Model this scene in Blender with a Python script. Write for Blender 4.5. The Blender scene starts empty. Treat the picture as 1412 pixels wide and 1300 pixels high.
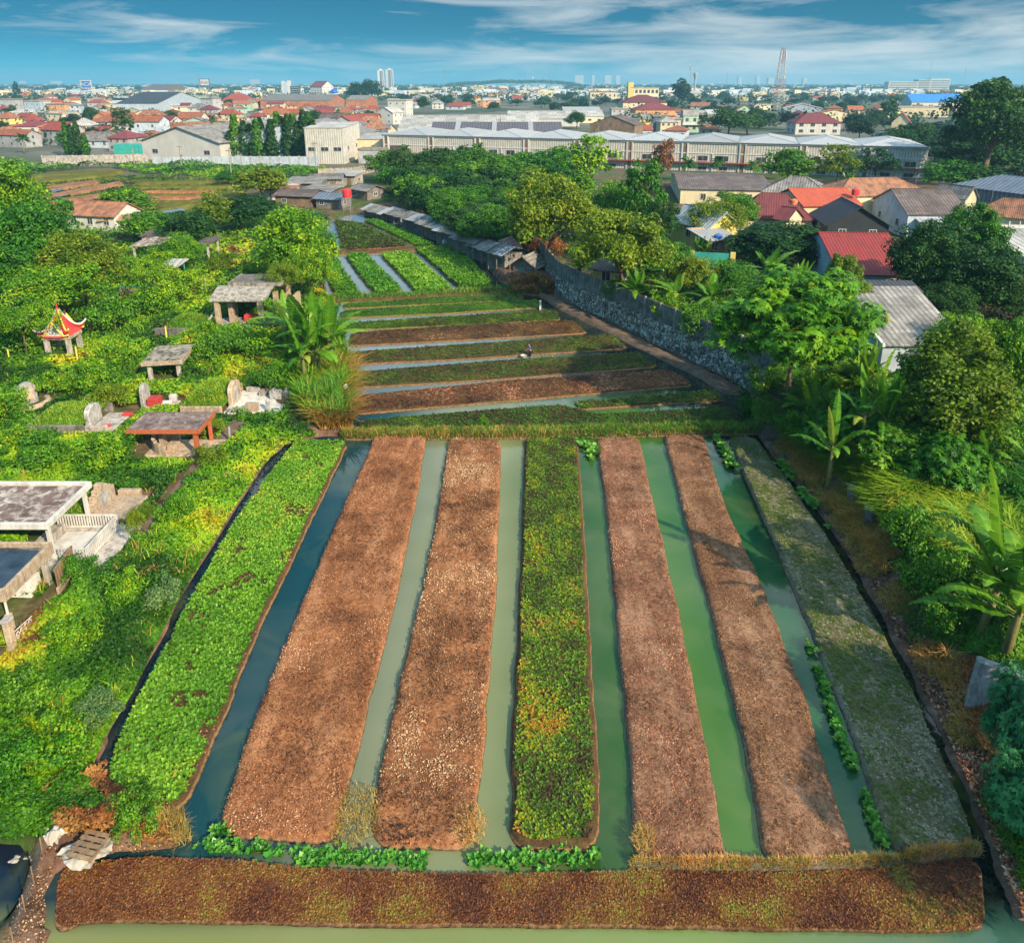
import bpy, bmesh, math, random
import numpy as np
from mathutils import Vector, Matrix
PI = math.pi
R = math.radians
rng = np.random.default_rng(11)
random.seed(11)
scene = bpy.context.scene
COL = scene.collection

# ------------------------------------------------------------------ camera geometry
CAM_H = 28.0
PITCH = R(16.95)
FOC = 1000.0
PY0 = 418.0          # row of the principal point: the picture is cropped above it (lens shift)
CP, SP = math.cos(PITCH), math.sin(PITCH)

def ray(px, py):
    u = (px - 706) / FOC
    v = (PY0 - py) / FOC
    return (u, CP + SP * v, -SP + CP * v)

def at(px, py, z=0.0):
    d = ray(px, py)
    t = (z - CAM_H) / min(d[2], -1e-4)
    return Vector((d[0] * t, d[1] * t, z))

def atY(px, py, Y):
    d = ray(px, py)
    t = Y / d[1]
    return Vector((d[0] * t, Y, CAM_H + d[2] * t))

def proj(p):
    x, y, z = p[0], p[1], p[2] - CAM_H
    dep = y * CP - z * SP
    up = y * SP + z * CP
    return 706 + FOC * x / dep, PY0 - FOC * up / dep, dep

def proj_np(P):
    x, y, z = P[:, 0], P[:, 1], P[:, 2] - CAM_H
    dep = y * CP - z * SP
    up = y * SP + z * CP
    return 706 + FOC * x / dep, PY0 - FOC * up / dep, dep

def site(x, y, z):
    """survey coordinates -> scene coordinates"""
    c, s = math.cos(R(28.2)), math.sin(R(28.2))
    dz = z - 25.0
    dep = y * c - dz * s
    up = y * s + dz * c
    q = at(706 + 1000 * x / dep, 650 - 1000 * up / dep, z)
    return (q.x, q.y, z)
SITE = False

# ------------------------------------------------------------------ noise
def _hash(ix, iy, seed):
    h = (ix.astype(np.int64) * 374761393 + iy.astype(np.int64) * 668265263 + seed * 974634777) & 0xffffffff
    h = ((h ^ (h >> 13)) * 1274126177) & 0xffffffff
    h = (h ^ (h >> 16)) & 0xffffffff
    return h / 4294967295.0

def vnoise(x, y, seed=0):
    x = np.asarray(x, float); y = np.asarray(y, float)
    ix = np.floor(x); iy = np.floor(y)
    fx = x - ix; fy = y - iy
    fx = fx * fx * (3 - 2 * fx); fy = fy * fy * (3 - 2 * fy)
    a = _hash(ix, iy, seed); b = _hash(ix + 1, iy, seed)
    c = _hash(ix, iy + 1, seed); d = _hash(ix + 1, iy + 1, seed)
    return (a * (1 - fx) + b * fx) * (1 - fy) + (c * (1 - fx) + d * fx) * fy

def fbm(x, y, s, seed=0, octv=3):
    t = 0; amp = 1; tot = 0
    for k in range(octv):
        t = t + amp * vnoise(np.asarray(x) / s, np.asarray(y) / s, seed + k * 17)
        tot += amp; amp *= .5; s *= .5
    return t / tot

def smooth(a, b, x):
    t = np.clip((x - a) / (b - a), 0, 1)
    return t * t * (3 - 2 * t)

# ------------------------------------------------------------------ polygons
def seg_dist(px, py, poly, closed=True):
    P = np.asarray(poly, float)
    A = P; B = np.roll(P, -1, axis=0)
    if not closed:
        A = P[:-1]; B = P[1:]
    best = np.full(px.shape, 1e18)
    for (ax, ay), (bx, by) in zip(A, B):
        dx, dy = bx - ax, by - ay
        L = dx * dx + dy * dy + 1e-12
        t = np.clip(((px - ax) * dx + (py - ay) * dy) / L, 0, 1)
        d = (px - ax - t * dx) ** 2 + (py - ay - t * dy) ** 2
        best = np.minimum(best, d)
    return np.sqrt(best)

def inside(px, py, poly):
    P = np.asarray(poly, float)
    r = np.zeros(px.shape, bool)
    n = len(P); j = n - 1
    for i in range(n):
        xi, yi = P[i]; xj, yj = P[j]
        c = ((yi > py) != (yj > py)) & (px < (xj - xi) * (py - yi) / (yj - yi + 1e-12) + xi)
        r ^= c
        j = i
    return r

def sdist(px, py, poly):
    d = seg_dist(px, py, poly)
    return np.where(inside(px, py, poly), -d, d)

def W(pts, z=0.0):
    return [(v.x, v.y) for v in (at(a, b, z) for a, b in pts)]

# ------------------------------------------------------------------ scene helpers
def link(o, parent=None):
    COL.objects.link(o)
    if parent is not None:
        o.parent = parent
    return o

def tag(o, label=None, cat=None, group=None, kind=None):
    if label: o['label'] = label
    if cat: o['category'] = cat
    if group: o['group'] = group
    if kind: o['kind'] = kind
    return o

def thing(name, label, cat, loc=(0, 0, 0), rz=0.0, group=None, scale=None):
    o = bpy.data.objects.new(name, None)
    o.empty_display_size = .3
    link(o)
    if SITE and isinstance(loc, tuple): loc = site(*loc)
    o.location = loc; o.rotation_euler = (0, 0, rz)
    if scale: o.scale = scale
    return tag(o, label, cat, group)

def mesh_obj(name, me, mat=None, parent=None, loc=None):
    o = bpy.data.objects.new(name, me)
    if mat is not None:
        if len(me.materials) == 0:
            me.materials.append(mat)
        elif me.materials[0] != mat:
            o.material_slots[0].link = 'OBJECT'
            o.material_slots[0].material = mat
    link(o, parent)
    if loc is not None: o.location = loc
    return o

def mesh_np(name, V, Q=None, T=None, attr=None, smoothf=False, mats=None, midx=None):
    me = bpy.data.meshes.new(name)
    V = np.asarray(V, np.float32)
    me.vertices.add(len(V)); me.vertices.foreach_set('co', V.ravel())
    loops = []; starts = []; tot = 0
    if Q is not None and len(Q):
        Q = np.asarray(Q, np.int32); loops.append(Q.ravel())
        starts.append(np.arange(len(Q), dtype=np.int32) * 4); tot = len(Q) * 4
    if T is not None and len(T):
        T = np.asarray(T, np.int32); loops.append(T.ravel())
        starts.append(np.arange(len(T), dtype=np.int32) * 3 + tot)
    L = np.concatenate(loops); S = np.concatenate(starts)
    me.loops.add(len(L)); me.loops.foreach_set('vertex_index', L)
    me.polygons.add(len(S)); me.polygons.foreach_set('loop_start', S)
    if attr is not None:
        for k, a in attr.items():
            at_ = me.attributes.new(k, 'FLOAT', 'POINT')
            at_.data.foreach_set('value', np.asarray(a, np.float32))
    if mats:
        for m in mats: me.materials.append(m)
    if midx is not None:
        me.polygons.foreach_set('material_index', np.asarray(midx, np.int32))
    if smoothf:
        me.polygons.foreach_set('use_smooth', np.ones(len(S), bool))
    me.update(calc_edges=True)
    return me

class MB:
    """collects simple solids; build() links them as ONE mesh object"""
    def __init__(s):
        s.v = []; s.f = []; s.m = []; s.mi = 0
    def add(s, vs, fs):
        n = len(s.v)
        s.v += [tuple(v) for v in vs]
        for f in fs:
            s.f.append([n + i for i in f]); s.m.append(s.mi)
        return s
    def box(s, x0, x1, y0, y1, z0, z1, rz=0, c=None):
        vs = [(x, y, z) for z in (z0, z1) for (x, y) in ((x0, y0), (x1, y0), (x1, y1), (x0, y1))]
        if rz:
            cx, cy = c if c else ((x0 + x1) / 2, (y0 + y1) / 2)
            ca, sa = math.cos(rz), math.sin(rz)
            vs = [(cx + (x - cx) * ca - (y - cy) * sa, cy + (x - cx) * sa + (y - cy) * ca, z) for x, y, z in vs]
        return s.add(vs, [(3, 2, 1, 0), (4, 5, 6, 7), (0, 1, 5, 4), (1, 2, 6, 5), (2, 3, 7, 6), (3, 0, 4, 7)])
    def slab(s, pts, t):
        """polygon pts (3d, ccw from above) thickened downward by t"""
        n = len(pts)
        vs = list(pts) + [(x, y, z - t) for x, y, z in pts]
        fs = [tuple(range(n)), tuple(range(2 * n - 1, n - 1, -1))]
        for i in range(n):
            j = (i + 1) % n
            fs.append((j, i, n + i, n + j))
        return s.add(vs, fs)
    def tube(s, path, rad, n=8, cap=True):
        path = [Vector(p) for p in path]
        rings = []; vs = []; fs = []
        for i, p in enumerate(path):
            a = path[max(i - 1, 0)]; b = path[min(i + 1, len(path) - 1)]
            t = (b - a).normalized()
            u = t.cross(Vector((0, 0, 1)))
            if u.length < 1e-3: u = Vector((1, 0, 0))
            u.normalize(); w = t.cross(u)
            r = rad[i] if hasattr(rad, '__len__') else rad
            for k in range(n):
                an = 2 * PI * k / n
                vs.append(p + u * (math.cos(an) * r) + w * (math.sin(an) * r))
        for i in range(len(path) - 1):
            for k in range(n):
                k2 = (k + 1) % n
                fs.append((i * n + k, i * n + k2, (i + 1) * n + k2, (i + 1) * n + k))
        if cap:
            fs.append(tuple(range(n - 1, -1, -1)))
            fs.append(tuple((len(path) - 1) * n + k for k in range(n)))
        return s.add(vs, fs)
    def lathe(s, prof, n=16, c=(0, 0, 0)):
        vs = []; fs = []
        for r, z in prof:
            for k in range(n):
                an = 2 * PI * k / n
                vs.append((c[0] + r * math.cos(an), c[1] + r * math.sin(an), c[2] + z))
        for i in range(len(prof) - 1):
            for k in range(n):
                k2 = (k + 1) % n
                fs.append((i * n + k, i * n + k2, (i + 1) * n + k2, (i + 1) * n + k))
        fs.append(tuple(range(n - 1, -1, -1)))
        fs.append(tuple((len(prof) - 1) * n + k for k in range(n)))
        return s.add(vs, fs)
    def prism(s, outline, y0, y1):
        """outline in xz extruded along y"""
        n = len(outline)
        vs = [(x, y0, z) for x, z in outline] + [(x, y1, z) for x, z in outline]
        fs = [tuple(range(n)), tuple(range(2 * n - 1, n - 1, -1))]
        for i in range(n):
            j = (i + 1) % n
            fs.append((j, i, n + i, n + j))
        return s.add(vs, fs)
    def mesh(s, name, mats=None, bevel=0, smoothf=False):
        me = bpy.data.meshes.new(name)
        me.from_pydata(s.v, [], s.f)
        if mats:
            for m in mats: me.materials.append(m)
            me.polygons.foreach_set('material_index', s.m)
        bm = bmesh.new(); bm.from_mesh(me)
        bmesh.ops.recalc_face_normals(bm, faces=bm.faces)
        if bevel:
            bmesh.ops.bevel(bm, geom=bm.edges[:], offset=bevel, segments=1, affect='EDGES', clamp_overlap=True)
        if smoothf:
            for f in bm.faces: f.smooth = True
        bm.to_mesh(me); bm.free()
        me.update()
        return me
    def build(s, name, mat, parent=None, loc=None, bevel=0, smoothf=False):
        mats = list(mat) if isinstance(mat, (list, tuple)) else [mat]
        me = s.mesh(name, mats, bevel, smoothf)
        return mesh_obj(name, me, None, parent, loc)
# ------------------------------------------------------------------ materials
class NT:
    def __init__(s, m):
        m.use_nodes = True
        s.t = m.node_tree; s.t.nodes.clear(); s.L = s.t.links
    def n(s, typ, ins=None, **kw):
        nd = s.t.nodes.new(typ)
        for k, v in kw.items(): setattr(nd, k, v)
        if ins:
            for k, v in ins.items():
                if isinstance(v, bpy.types.NodeSocket): s.L.new(v, nd.inputs[k])
                else: nd.inputs[k].default_value = v
        return nd
    def math(s, op, a, b=0.0, clamp=False):
        return s.n('ShaderNodeMath', {0: a, 1: b}, operation=op, use_clamp=clamp).outputs[0]
    def mix(s, f, a, b):
        nd = s.n('ShaderNodeMix', data_type='RGBA')
        for sock, v in ((nd.inputs[0], f), (nd.inputs[6], a), (nd.inputs[7], b)):
            if isinstance(v, bpy.types.NodeSocket): s.L.new(v, sock)
            else: sock.default_value = v if isinstance(v, float) else c4(v)
        return nd.outputs[2]
    def ramp(s, f, stops, interp='LINEAR'):
        nd = s.n('ShaderNodeValToRGB')
        cr = nd.color_ramp; cr.interpolation = interp
        while len(cr.elements) < len(stops): cr.elements.new(.5)
        for e, (p, c) in zip(cr.elements, stops):
            e.position = p; e.color = c4(c)
        s.L.new(f, nd.inputs[0])
        return nd.outputs[0]
    def noise(s, vec, scale, detail=4.0, rough=.55, dist=0.0):
        return s.n('ShaderNodeTexNoise', {'Vector': vec, 'Scale': scale, 'Detail': detail, 'Roughness': rough, 'Distortion': dist}).outputs[0]
    def map(s, vec, scale=(1, 1, 1), rot=(0, 0, 0), loc=(0, 0, 0)):
        return s.n('ShaderNodeMapping', {'Vector': vec, 'Scale': scale, 'Rotation': rot, 'Location': loc}).outputs[0]

def c4(c):
    if isinstance(c, (int, float)): return (c, c, c, 1)
    return (c[0], c[1], c[2], 1)

MATS = {}
def newmat(name):
    m = bpy.data.materials.new(name); MATS[name] = m
    return m, NT(m)

def finish(nt, col, rough=.8, bump=None, bstr=.4, bdist=.05, spec=.3, metal=0.0, extra=None):
    p = nt.n('ShaderNodeBsdfPrincipled', {'Roughness': rough, 'Specular IOR Level': spec, 'Metallic': metal})
    if isinstance(col, bpy.types.NodeSocket): nt.L.new(col, p.inputs['Base Color'])
    else: p.inputs['Base Color'].default_value = c4(col)
    if bump is not None:
        b = nt.n('ShaderNodeBump', {'Height': bump, 'Strength': bstr, 'Distance': bdist})
        nt.L.new(b.outputs[0], p.inputs['Normal'])
    out = nt.n('ShaderNodeOutputMaterial')
    nt.L.new(p.outputs[0], out.inputs[0])
    return p

def scl(c, k): return tuple(min(1, x * k) for x in c)

def plain(name, col, rough=.8, var=.35, scale=1.2, stain=None, stain_amt=.5, bstr=.25, spec=.3, metal=0.0, fine=14.0):
    """weathered surface: base colour, broad blotches, fine grain, optional streaky stain"""
    if name in MATS: return MATS[name]
    m, nt = newmat(name)
    tc = nt.n('ShaderNodeTexCoord').outputs['Object']
    n1 = nt.noise(tc, scale, 5.0, .6)
    n2 = nt.noise(tc, fine, 3.0, .6)
    c = nt.ramp(n1, [(.3, scl(col, 1 - var)), (.7, scl(col, 1 + var * .5))])
    c = nt.mix(nt.ramp(n2, [(.35, .0), (.7, .35)]), c, scl(col, 1 - var))
    if stain is not None:
        n3 = nt.noise(nt.map(tc, (1, 1, .35)), scale * 1.7, 6.0, .7, .6)
        c = nt.mix(nt.ramp(n3, [(.46, .0), (.62, stain_amt)]), c, stain)
    rnd = nt.n('ShaderNodeObjectInfo').outputs['Random']
    hs = nt.n('ShaderNodeHueSaturation', {'Color': c, 'Value': nt.math('ADD', nt.math('MULTIPLY', rnd, .3), .85)})
    finish(nt, hs.outputs[0], rough, n2, bstr, .03, spec, metal)
    return m

def ribbed(name, col, pitch, rows=None, old=None, old_amt=.6, rough=.7, spec=.3, metal=0.0, depth=.05, axis=0, panel=None):
    """roof sheet or tile: ribs run down the slope (vary along local x); rows = tile course spacing along local y"""
    if name in MATS: return MATS[name]
    m, nt = newmat(name)
    tc = nt.n('ShaderNodeTexCoord').outputs['Object']
    sep = nt.n('ShaderNodeSeparateXYZ', {0: tc})
    x = sep.outputs[axis]; y = sep.outputs[1 - axis]
    s1 = nt.math('SINE', nt.math('MULTIPLY', x, 2 * PI / pitch))
    hgt = nt.math('ADD', nt.math('MULTIPLY', s1, .5), .5)
    if rows:
        fr = nt.math('FRACT', nt.math('DIVIDE', y, rows))
        hgt = nt.math('ADD', hgt, nt.math('MULTIPLY', fr, .9))
    n1 = nt.noise(tc, .7, 6.0, .65)
    n2 = nt.noise(tc, 6.0, 4.0, .7)
    c = nt.ramp(n2, [(.3, scl(col, .6)), (.7, scl(col, 1.25))])
    if old is not None:
        c = nt.mix(nt.ramp(n1, [(.42, .0), (.62, old_amt)]), c, old)
        n4 = nt.noise(nt.map(tc, (1.6, .25, .25) if axis == 0 else (.25, 1.6, .25)), 1.6, 5.0, .7)
        c = nt.mix(nt.ramp(n4, [(.5, .0), (.68, old_amt * .8)]), c, scl(old, .6))
    if panel:
        pn = nt.n('ShaderNodeTexWhiteNoise', {0: nt.n('ShaderNodeVectorMath', {0: nt.n('ShaderNodeVectorMath', {0: tc, 1: (1 / panel, 1 / panel, .0001)}, operation='MULTIPLY').outputs[0]}, operation='FLOOR').outputs[0]}, noise_dimensions='3D').outputs[0]
        c = nt.n('ShaderNodeHueSaturation', {'Color': c, 'Value': nt.math('ADD', nt.math('MULTIPLY', pn, .5), .72)}).outputs[0]
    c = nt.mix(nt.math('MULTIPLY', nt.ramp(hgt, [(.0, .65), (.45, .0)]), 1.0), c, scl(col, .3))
    rnd = nt.n('ShaderNodeObjectInfo').outputs['Random']
    hs = nt.n('ShaderNodeHueSaturation', {'Color': c, 'Value': nt.math('ADD', nt.math('MULTIPLY', rnd, .35), .82)})
    finish(nt, hs.outputs[0], rough, hgt, .8, depth, spec, metal)
    return m

def leaf(name, stops, transl=.3, objvar=.35, spec=.25, rough=.5, huevar=.03):
    """foliage: colour from the per-leaf 'tint' attribute, varied per plant"""
    m, nt = newmat(name)
    a = nt.n('ShaderNodeAttribute', attribute_name='tint').outputs['Fac']
    c = nt.ramp(a, stops)
    rnd = nt.n('ShaderNodeObjectInfo').outputs['Random']
    hs = nt.n('ShaderNodeHueSaturation', {'Color': c, 'Value': nt.math('ADD', nt.math('MULTIPLY', rnd, objvar), 1 - objvar / 2),
              'Hue': nt.math('ADD', nt.math('MULTIPLY', rnd, -huevar), .5 + huevar / 2)}).outputs[0]
    p = nt.n('ShaderNodeBsdfPrincipled', {'Base Color': hs, 'Roughness': rough, 'Specular IOR Level': spec})
    tr = nt.n('ShaderNodeBsdfTranslucent', {'Color': hs})
    mx = nt.n('ShaderNodeMixShader', {0: transl, 1: p.outputs[0], 2: tr.outputs[0]})
    out = nt.n('ShaderNodeOutputMaterial'); nt.L.new(mx.outputs[0], out.inputs[0])
    return m

DK = (.012, .045, .006); MD = (.045, .15, .012); BR = (.13, .29, .016); YE = (.36, .33, .02); RU = (.30, .12, .025)
M = {}
M['leaf_lush'] = leaf('leaf_lush', [(0, (.018, .075, .006)), (.25, (.06, .20, .008)), (.5, (.16, .36, .008)), (.75, (.36, .46, .01)), (.92, (.52, .42, .02)), (1, (.34, .14, .03))])
M['leaf_green'] = leaf('leaf_green', [(0, (.014, .055, .006)), (.35, (.055, .19, .010)), (.7, (.14, .33, .012)), (1, (.32, .42, .02))])
M['leaf_dark'] = leaf('leaf_dark', [(0, (.010, .035, .007)), (.5, (.035, .11, .014)), (.85, (.075, .19, .02)), (1, (.14, .26, .02))])
M['leaf_olive'] = leaf('leaf_olive', [(0, (.03, .065, .006)), (.4, (.13, .22, .008)), (.75, (.23, .29, .012)), (.92, (.38, .30, .02)), (1, (.36, .17, .02))])
M['leaf_town'] = leaf('leaf_town', [(0, (.008, .03, .012)), (.5, (.022, .07, .022)), (.85, (.05, .115, .03)), (1, (.09, .14, .03))], objvar=.5)
M['leaf_rust'] = leaf('leaf_rust', [(0, (.09, .035, .018)), (.5, (.32, .12, .035)), (1, (.50, .28, .07))])
M['leaf_banana'] = leaf('leaf_banana', [(0, (.03, .12, .012)), (.5, (.15, .34, .018)), (.85, (.32, .44, .03)), (1, (.45, .38, .08))], transl=.4, rough=.35)
M['leaf_bluegreen'] = leaf('leaf_bluegreen', [(0, (.015, .09, .03)), (.5, (.06, .25, .08)), (1, (.17, .42, .14))])
M['leaf_pale'] = leaf('leaf_pale', [(0, (.05, .13, .03)), (.5, (.13, .24, .07)), (1, (.28, .36, .12))])
M['slab_dark'] = plain('slab_dark', (.15, .095, .085), .9, .5, 1.0, (.34, .28, .24), .6)
M['grass'] = leaf('grass', [(0, (.02, .085, .012)), (.4, (.08, .24, .014)), (.75, (.26, .42, .02)), (1, (.40, .40, .05))], transl=.35)
M['grass_dry'] = leaf('grass_dry', [(0, (.20, .10, .03)), (.5, (.55, .30, .065)), (.9, (.72, .48, .16)), (1, (.20, .26, .04))])
M['crop_leafy'] = leaf('crop_leafy', [(0, (.022, .09, .008)), (.45, (.075, .24, .012)), (.8, (.20, .40, .025)), (1, (.36, .20, .03))], transl=.25)
M['crop_mixed'] = leaf('crop_mixed', [(0, (.055, .03, .014)), (.3, (.04, .11, .01)), (.6, (.11, .24, .01)), (.8, (.30, .28, .012)), (1, (.40, .17, .02))], transl=.2)
M['crop_red'] = leaf('crop_red', [(0, (.07, .026, .012)), (.4, (.19, .075, .022)), (.62, (.27, .14, .028)), (.82, (.22, .23, .025)), (1, (.15, .22, .02))], transl=.2)
M['crop_grey'] = leaf('crop_grey', [(0, (.06, .10, .012)), (.5, (.12, .17, .02)), (.8, (.30, .26, .17)), (1, (.46, .40, .30))], transl=.1)
M['litter'] = leaf('litter', [(0, (.03, .012, .006)), (.38, (.20, .075, .03)), (.68, (.50, .22, .095)), (1, (.86, .60, .37))], transl=.1)
M['litter_tan'] = leaf('litter_tan', [(0, (.025, .013, .007)), (.38, (.16, .08, .033)), (.70, (.50, .31, .14)), (1, (.82, .64, .38))], transl=.1)
M['hyacinth'] = leaf('hyacinth', [(0, (.03, .13, .02)), (.5, (.09, .30, .03)), (1, (.24, .46, .06))], transl=.25, rough=.35)

M['bark'] = plain('bark', (.16, .11, .07), .95, .5, 3.0)
M['bark_pale'] = plain('bark_pale', (.30, .24, .16), .95, .5, 3.0)
M['banana_stem'] = plain('banana_stem', (.19, .20, .06), .7, .5, 4.0, (.16, .09, .04), .8)
M['concrete'] = plain('concrete', (.36, .32, .27), .9, .4, 1.5, (.06, .05, .045), .8)
M['concrete_pale'] = plain('concrete_pale', (.46, .41, .36), .9, .35, 1.5, (.10, .085, .075), .7)
M['concrete_dark'] = plain('concrete_dark', (.21, .19, .165), .95, .5, 1.2, (.045, .044, .042), .7)
M['slab_weathered'] = plain('slab_weathered', (.20, .13, .11), .9, .5, .8, (.62, .55, .48), .85)
M['slab_streaked'] = plain('slab_streaked', (.42, .36, .28), .9, .4, .9, (.03, .026, .022), .95)
M['white'] = plain('white', (.58, .555, .515), .7, .15, 1.0, (.30, .27, .24), .55)
M['white_far'] = plain('white_far', (.54, .52, .48), .8, .15, .25, (.42, .40, .36), .4)
M['cream'] = plain('cream', (.66, .56, .36), .85, .15, .3, (.40, .33, .22), .4)
M['bluewall'] = plain('bluewall', (.48, .55, .62), .85, .2, .5, (.26, .27, .28), .5)
M['greywall'] = plain('greywall', (.40, .40, .40), .9, .25, .4, (.18, .17, .16), .5)
M['greenwall'] = plain('greenwall', (.40, .56, .42), .85, .2, .4, (.28, .33, .26), .4)
M['yellowwall'] = plain('yellowwall', (.72, .56, .16), .85, .2, .4, (.5, .4, .2), .3)
M['orangewall'] = plain('orangewall', (.66, .33, .14), .85, .2, .5, (.4, .2, .1), .4)
M['brickwall'] = plain('brickwall', (.42, .17, .09), .95, .4, .3, (.22, .10, .06), .6)
M['brownwall'] = plain('brownwall', (.24, .16, .11), .95, .35, .5, (.10, .07, .05), .7)
M['wood'] = plain('wood', (.30, .19, .11), .9, .5, 2.0, (.10, .07, .05), .6)
M['wood_grey'] = plain('wood_grey', (.24, .22, .20), .95, .5, 1.5, (.08, .07, .065), .7)
M['red_paint'] = plain('red_paint', (.55, .045, .04), .6, .3, 1.5, (.25, .05, .04), .4)
M['red_tile'] = plain('red_tile', (.50, .13, .05), .7, .35, 6.0, (.20, .06, .03), .4)
M['orange_paint'] = plain('orange_paint', (.70, .20, .06), .6, .2, 1.0)
M['yellow_trim'] = plain('yellow_trim', (.85, .62, .10), .6, .2, 3.0)
M['plastic_orange'] = plain('plastic_orange', (.75, .20, .07), .45, .2, .8, (.5, .2, .1), .3)
M['plastic_red'] = plain('plastic_red', (.70, .03, .04), .4, .2, .8)
M['plastic_blue'] = plain('plastic_blue', (.05, .17, .50), .4, .2, .8)
M['teal'] = plain('teal', (.04, .33, .28), .6, .25, 1.0, (.03, .15, .12), .5)
M['steel'] = plain('steel', (.42, .42, .43), .45, .3, 2.0, (.25, .13, .07), .4, metal=.6)
M['iron_dark'] = plain('iron_dark', (.10, .10, .105), .6, .4, 2.0)
M['dirt_path'] = plain('dirt_path', (.13, .085, .058), 1.0, .5, .8, (.22, .16, .115), .5, bstr=.6)
M['stone_tan'] = plain('stone_tan', (.48, .36, .25), .85, .35, 2.5, (.14, .10, .08), .6)
M['stone_grey'] = plain('stone_grey', (.40, .38, .36), .85, .4, 3.0, (.10, .09, .085), .7)
M['tarp'] = plain('tarp', (.50, .45, .38), .7, .3, 2.0, (.35, .25, .16), .5)
M['cloth_blue'] = plain('cloth_blue', (.05, .10, .32), .8, .2, 6.0)
M['cloth_dark'] = plain('cloth_dark', (.03, .03, .035), .9, .2, 6.0)
M['skin'] = plain('skin', (.30, .16, .09), .6, .15, 8.0)
M['hair'] = plain('hair', (.012, .010, .009), .6, .2, 20.0)
M['board_blue'] = plain('board_blue', (.03, .14, .42), .5, .15, 1.0)
M['board_dark'] = plain('board_dark', (.06, .03, .05), .5, .15, 1.0)
M['dome_blue'] = plain('dome_blue', (.02, .10, .55), .35, .15, .5)

M['tile_orange'] = ribbed('tile_orange', (.40, .13, .055), .30, .38, (.19, .075, .045), .75)
M['tile_red'] = ribbed('tile_red', (.34, .07, .04), .30, .38, (.16, .045, .035), .65)
M['tile_bright'] = ribbed('tile_bright', (.44, .085, .04), .42, .55, (.30, .06, .04), .5)
M['tile_crimson'] = ribbed('tile_crimson', (.24, .03, .028), .42, .62, (.14, .028, .03), .5)
M['tile_maroon'] = ribbed('tile_maroon', (.21, .045, .05), .30, .38, (.11, .035, .04), .6)
M['tile_old'] = ribbed('tile_old', (.40, .17, .09), .30, .38, (.13, .075, .05), .85)
M['sheet_grey'] = ribbed('sheet_grey', (.30, .275, .25), .55, None, (.11, .10, .095), .7, panel=1.6)
M['sheet_pale'] = ribbed('sheet_pale', (.50, .48, .44), .9, None, (.30, .28, .26), .5, panel=3.0)
M['sheet_dark'] = ribbed('sheet_dark', (.055, .062, .075), .45, None, (.03, .03, .035), .6)
M['sheet_blue'] = ribbed('sheet_blue', (.16, .20, .26), .9, None, (.09, .11, .14), .6)
M['sheet_brown'] = ribbed('sheet_brown', (.17, .125, .115), .55, None, (.075, .06, .055), .7, panel=2.0)
M['sheet_purple'] = ribbed('sheet_purple', (.125, .115, .14), 1.2, None, (.07, .065, .08), .6)
M['sheet_white'] = ribbed('sheet_white', (.40, .41, .42), .7, None, (.42, .42, .42), .4, rough=.45)
M['sheet_bright_blue'] = ribbed('sheet_bright_blue', (.04, .22, .62), .9, None, (.03, .12, .34), .4)
M['sheet_wallgrey'] = ribbed('sheet_wallgrey', (.60, .57, .50), .8, None, (.32, .30, .28), .5)
M['thatch'] = plain('thatch', (.33, .22, .12), 1.0, .5, 3.0, (.12, .08, .05), .6, bstr=.8)

def mk_glass():
    m, nt = newmat('window_glass')
    tc = nt.n('ShaderNodeTexCoord').outputs['Object']
    c = nt.ramp(nt.noise(tc, .8, 2.0), [(.3, (.015, .02, .028)), (.7, (.06, .075, .09))])
    finish(nt, c, .12, spec=.6)
    return m
M['glass'] = mk_glass()

def mk_ground():
    m, nt = newmat('ground')
    pos = nt.n('ShaderNodeNewGeometry').outputs['Position']
    n1 = nt.noise(pos, .06, 6.0, .6); n2 = nt.noise(pos, 1.1, 6.0, .7); n3 = nt.noise(pos, .011, 4.0)
    soil = nt.ramp(n2, [(.3, (.055, .032, .02)), (.55, (.15, .09, .055)), (.75, (.27, .19, .13))])
    green = nt.ramp(n2, [(.3, (.016, .04, .008)), (.6, (.05, .11, .014)), (.8, (.12, .16, .02))])
    near = nt.mix(nt.ramp(n1, [(.40, 1.0), (.58, .0)]), soil, green)
    town = nt.ramp(n3, [(.4, (.05, .075, .04)), (.6, (.16, .15, .13))])
    y = nt.n('ShaderNodeSeparateXYZ', {0: pos}).outputs[1]
    f = nt.n('ShaderNodeMapRange', {0: y, 1: 200.0, 2: 300.0}).outputs[0]
    dirt = nt.n('ShaderNodeAttribute', attribute_name='dirt').outputs['Fac']
    c = nt.mix(dirt, near, nt.ramp(n2, [(.28, (.05, .024, .018)), (.5, (.14, .075, .05)), (.66, (.22, .13, .09)), (.8, (.42, .36, .32))]))
    c = nt.mix(f, c, town)
    finish(nt, c, 1.0, n2, .9, .15, .15)
    return m
M['ground'] = mk_ground()

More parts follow.
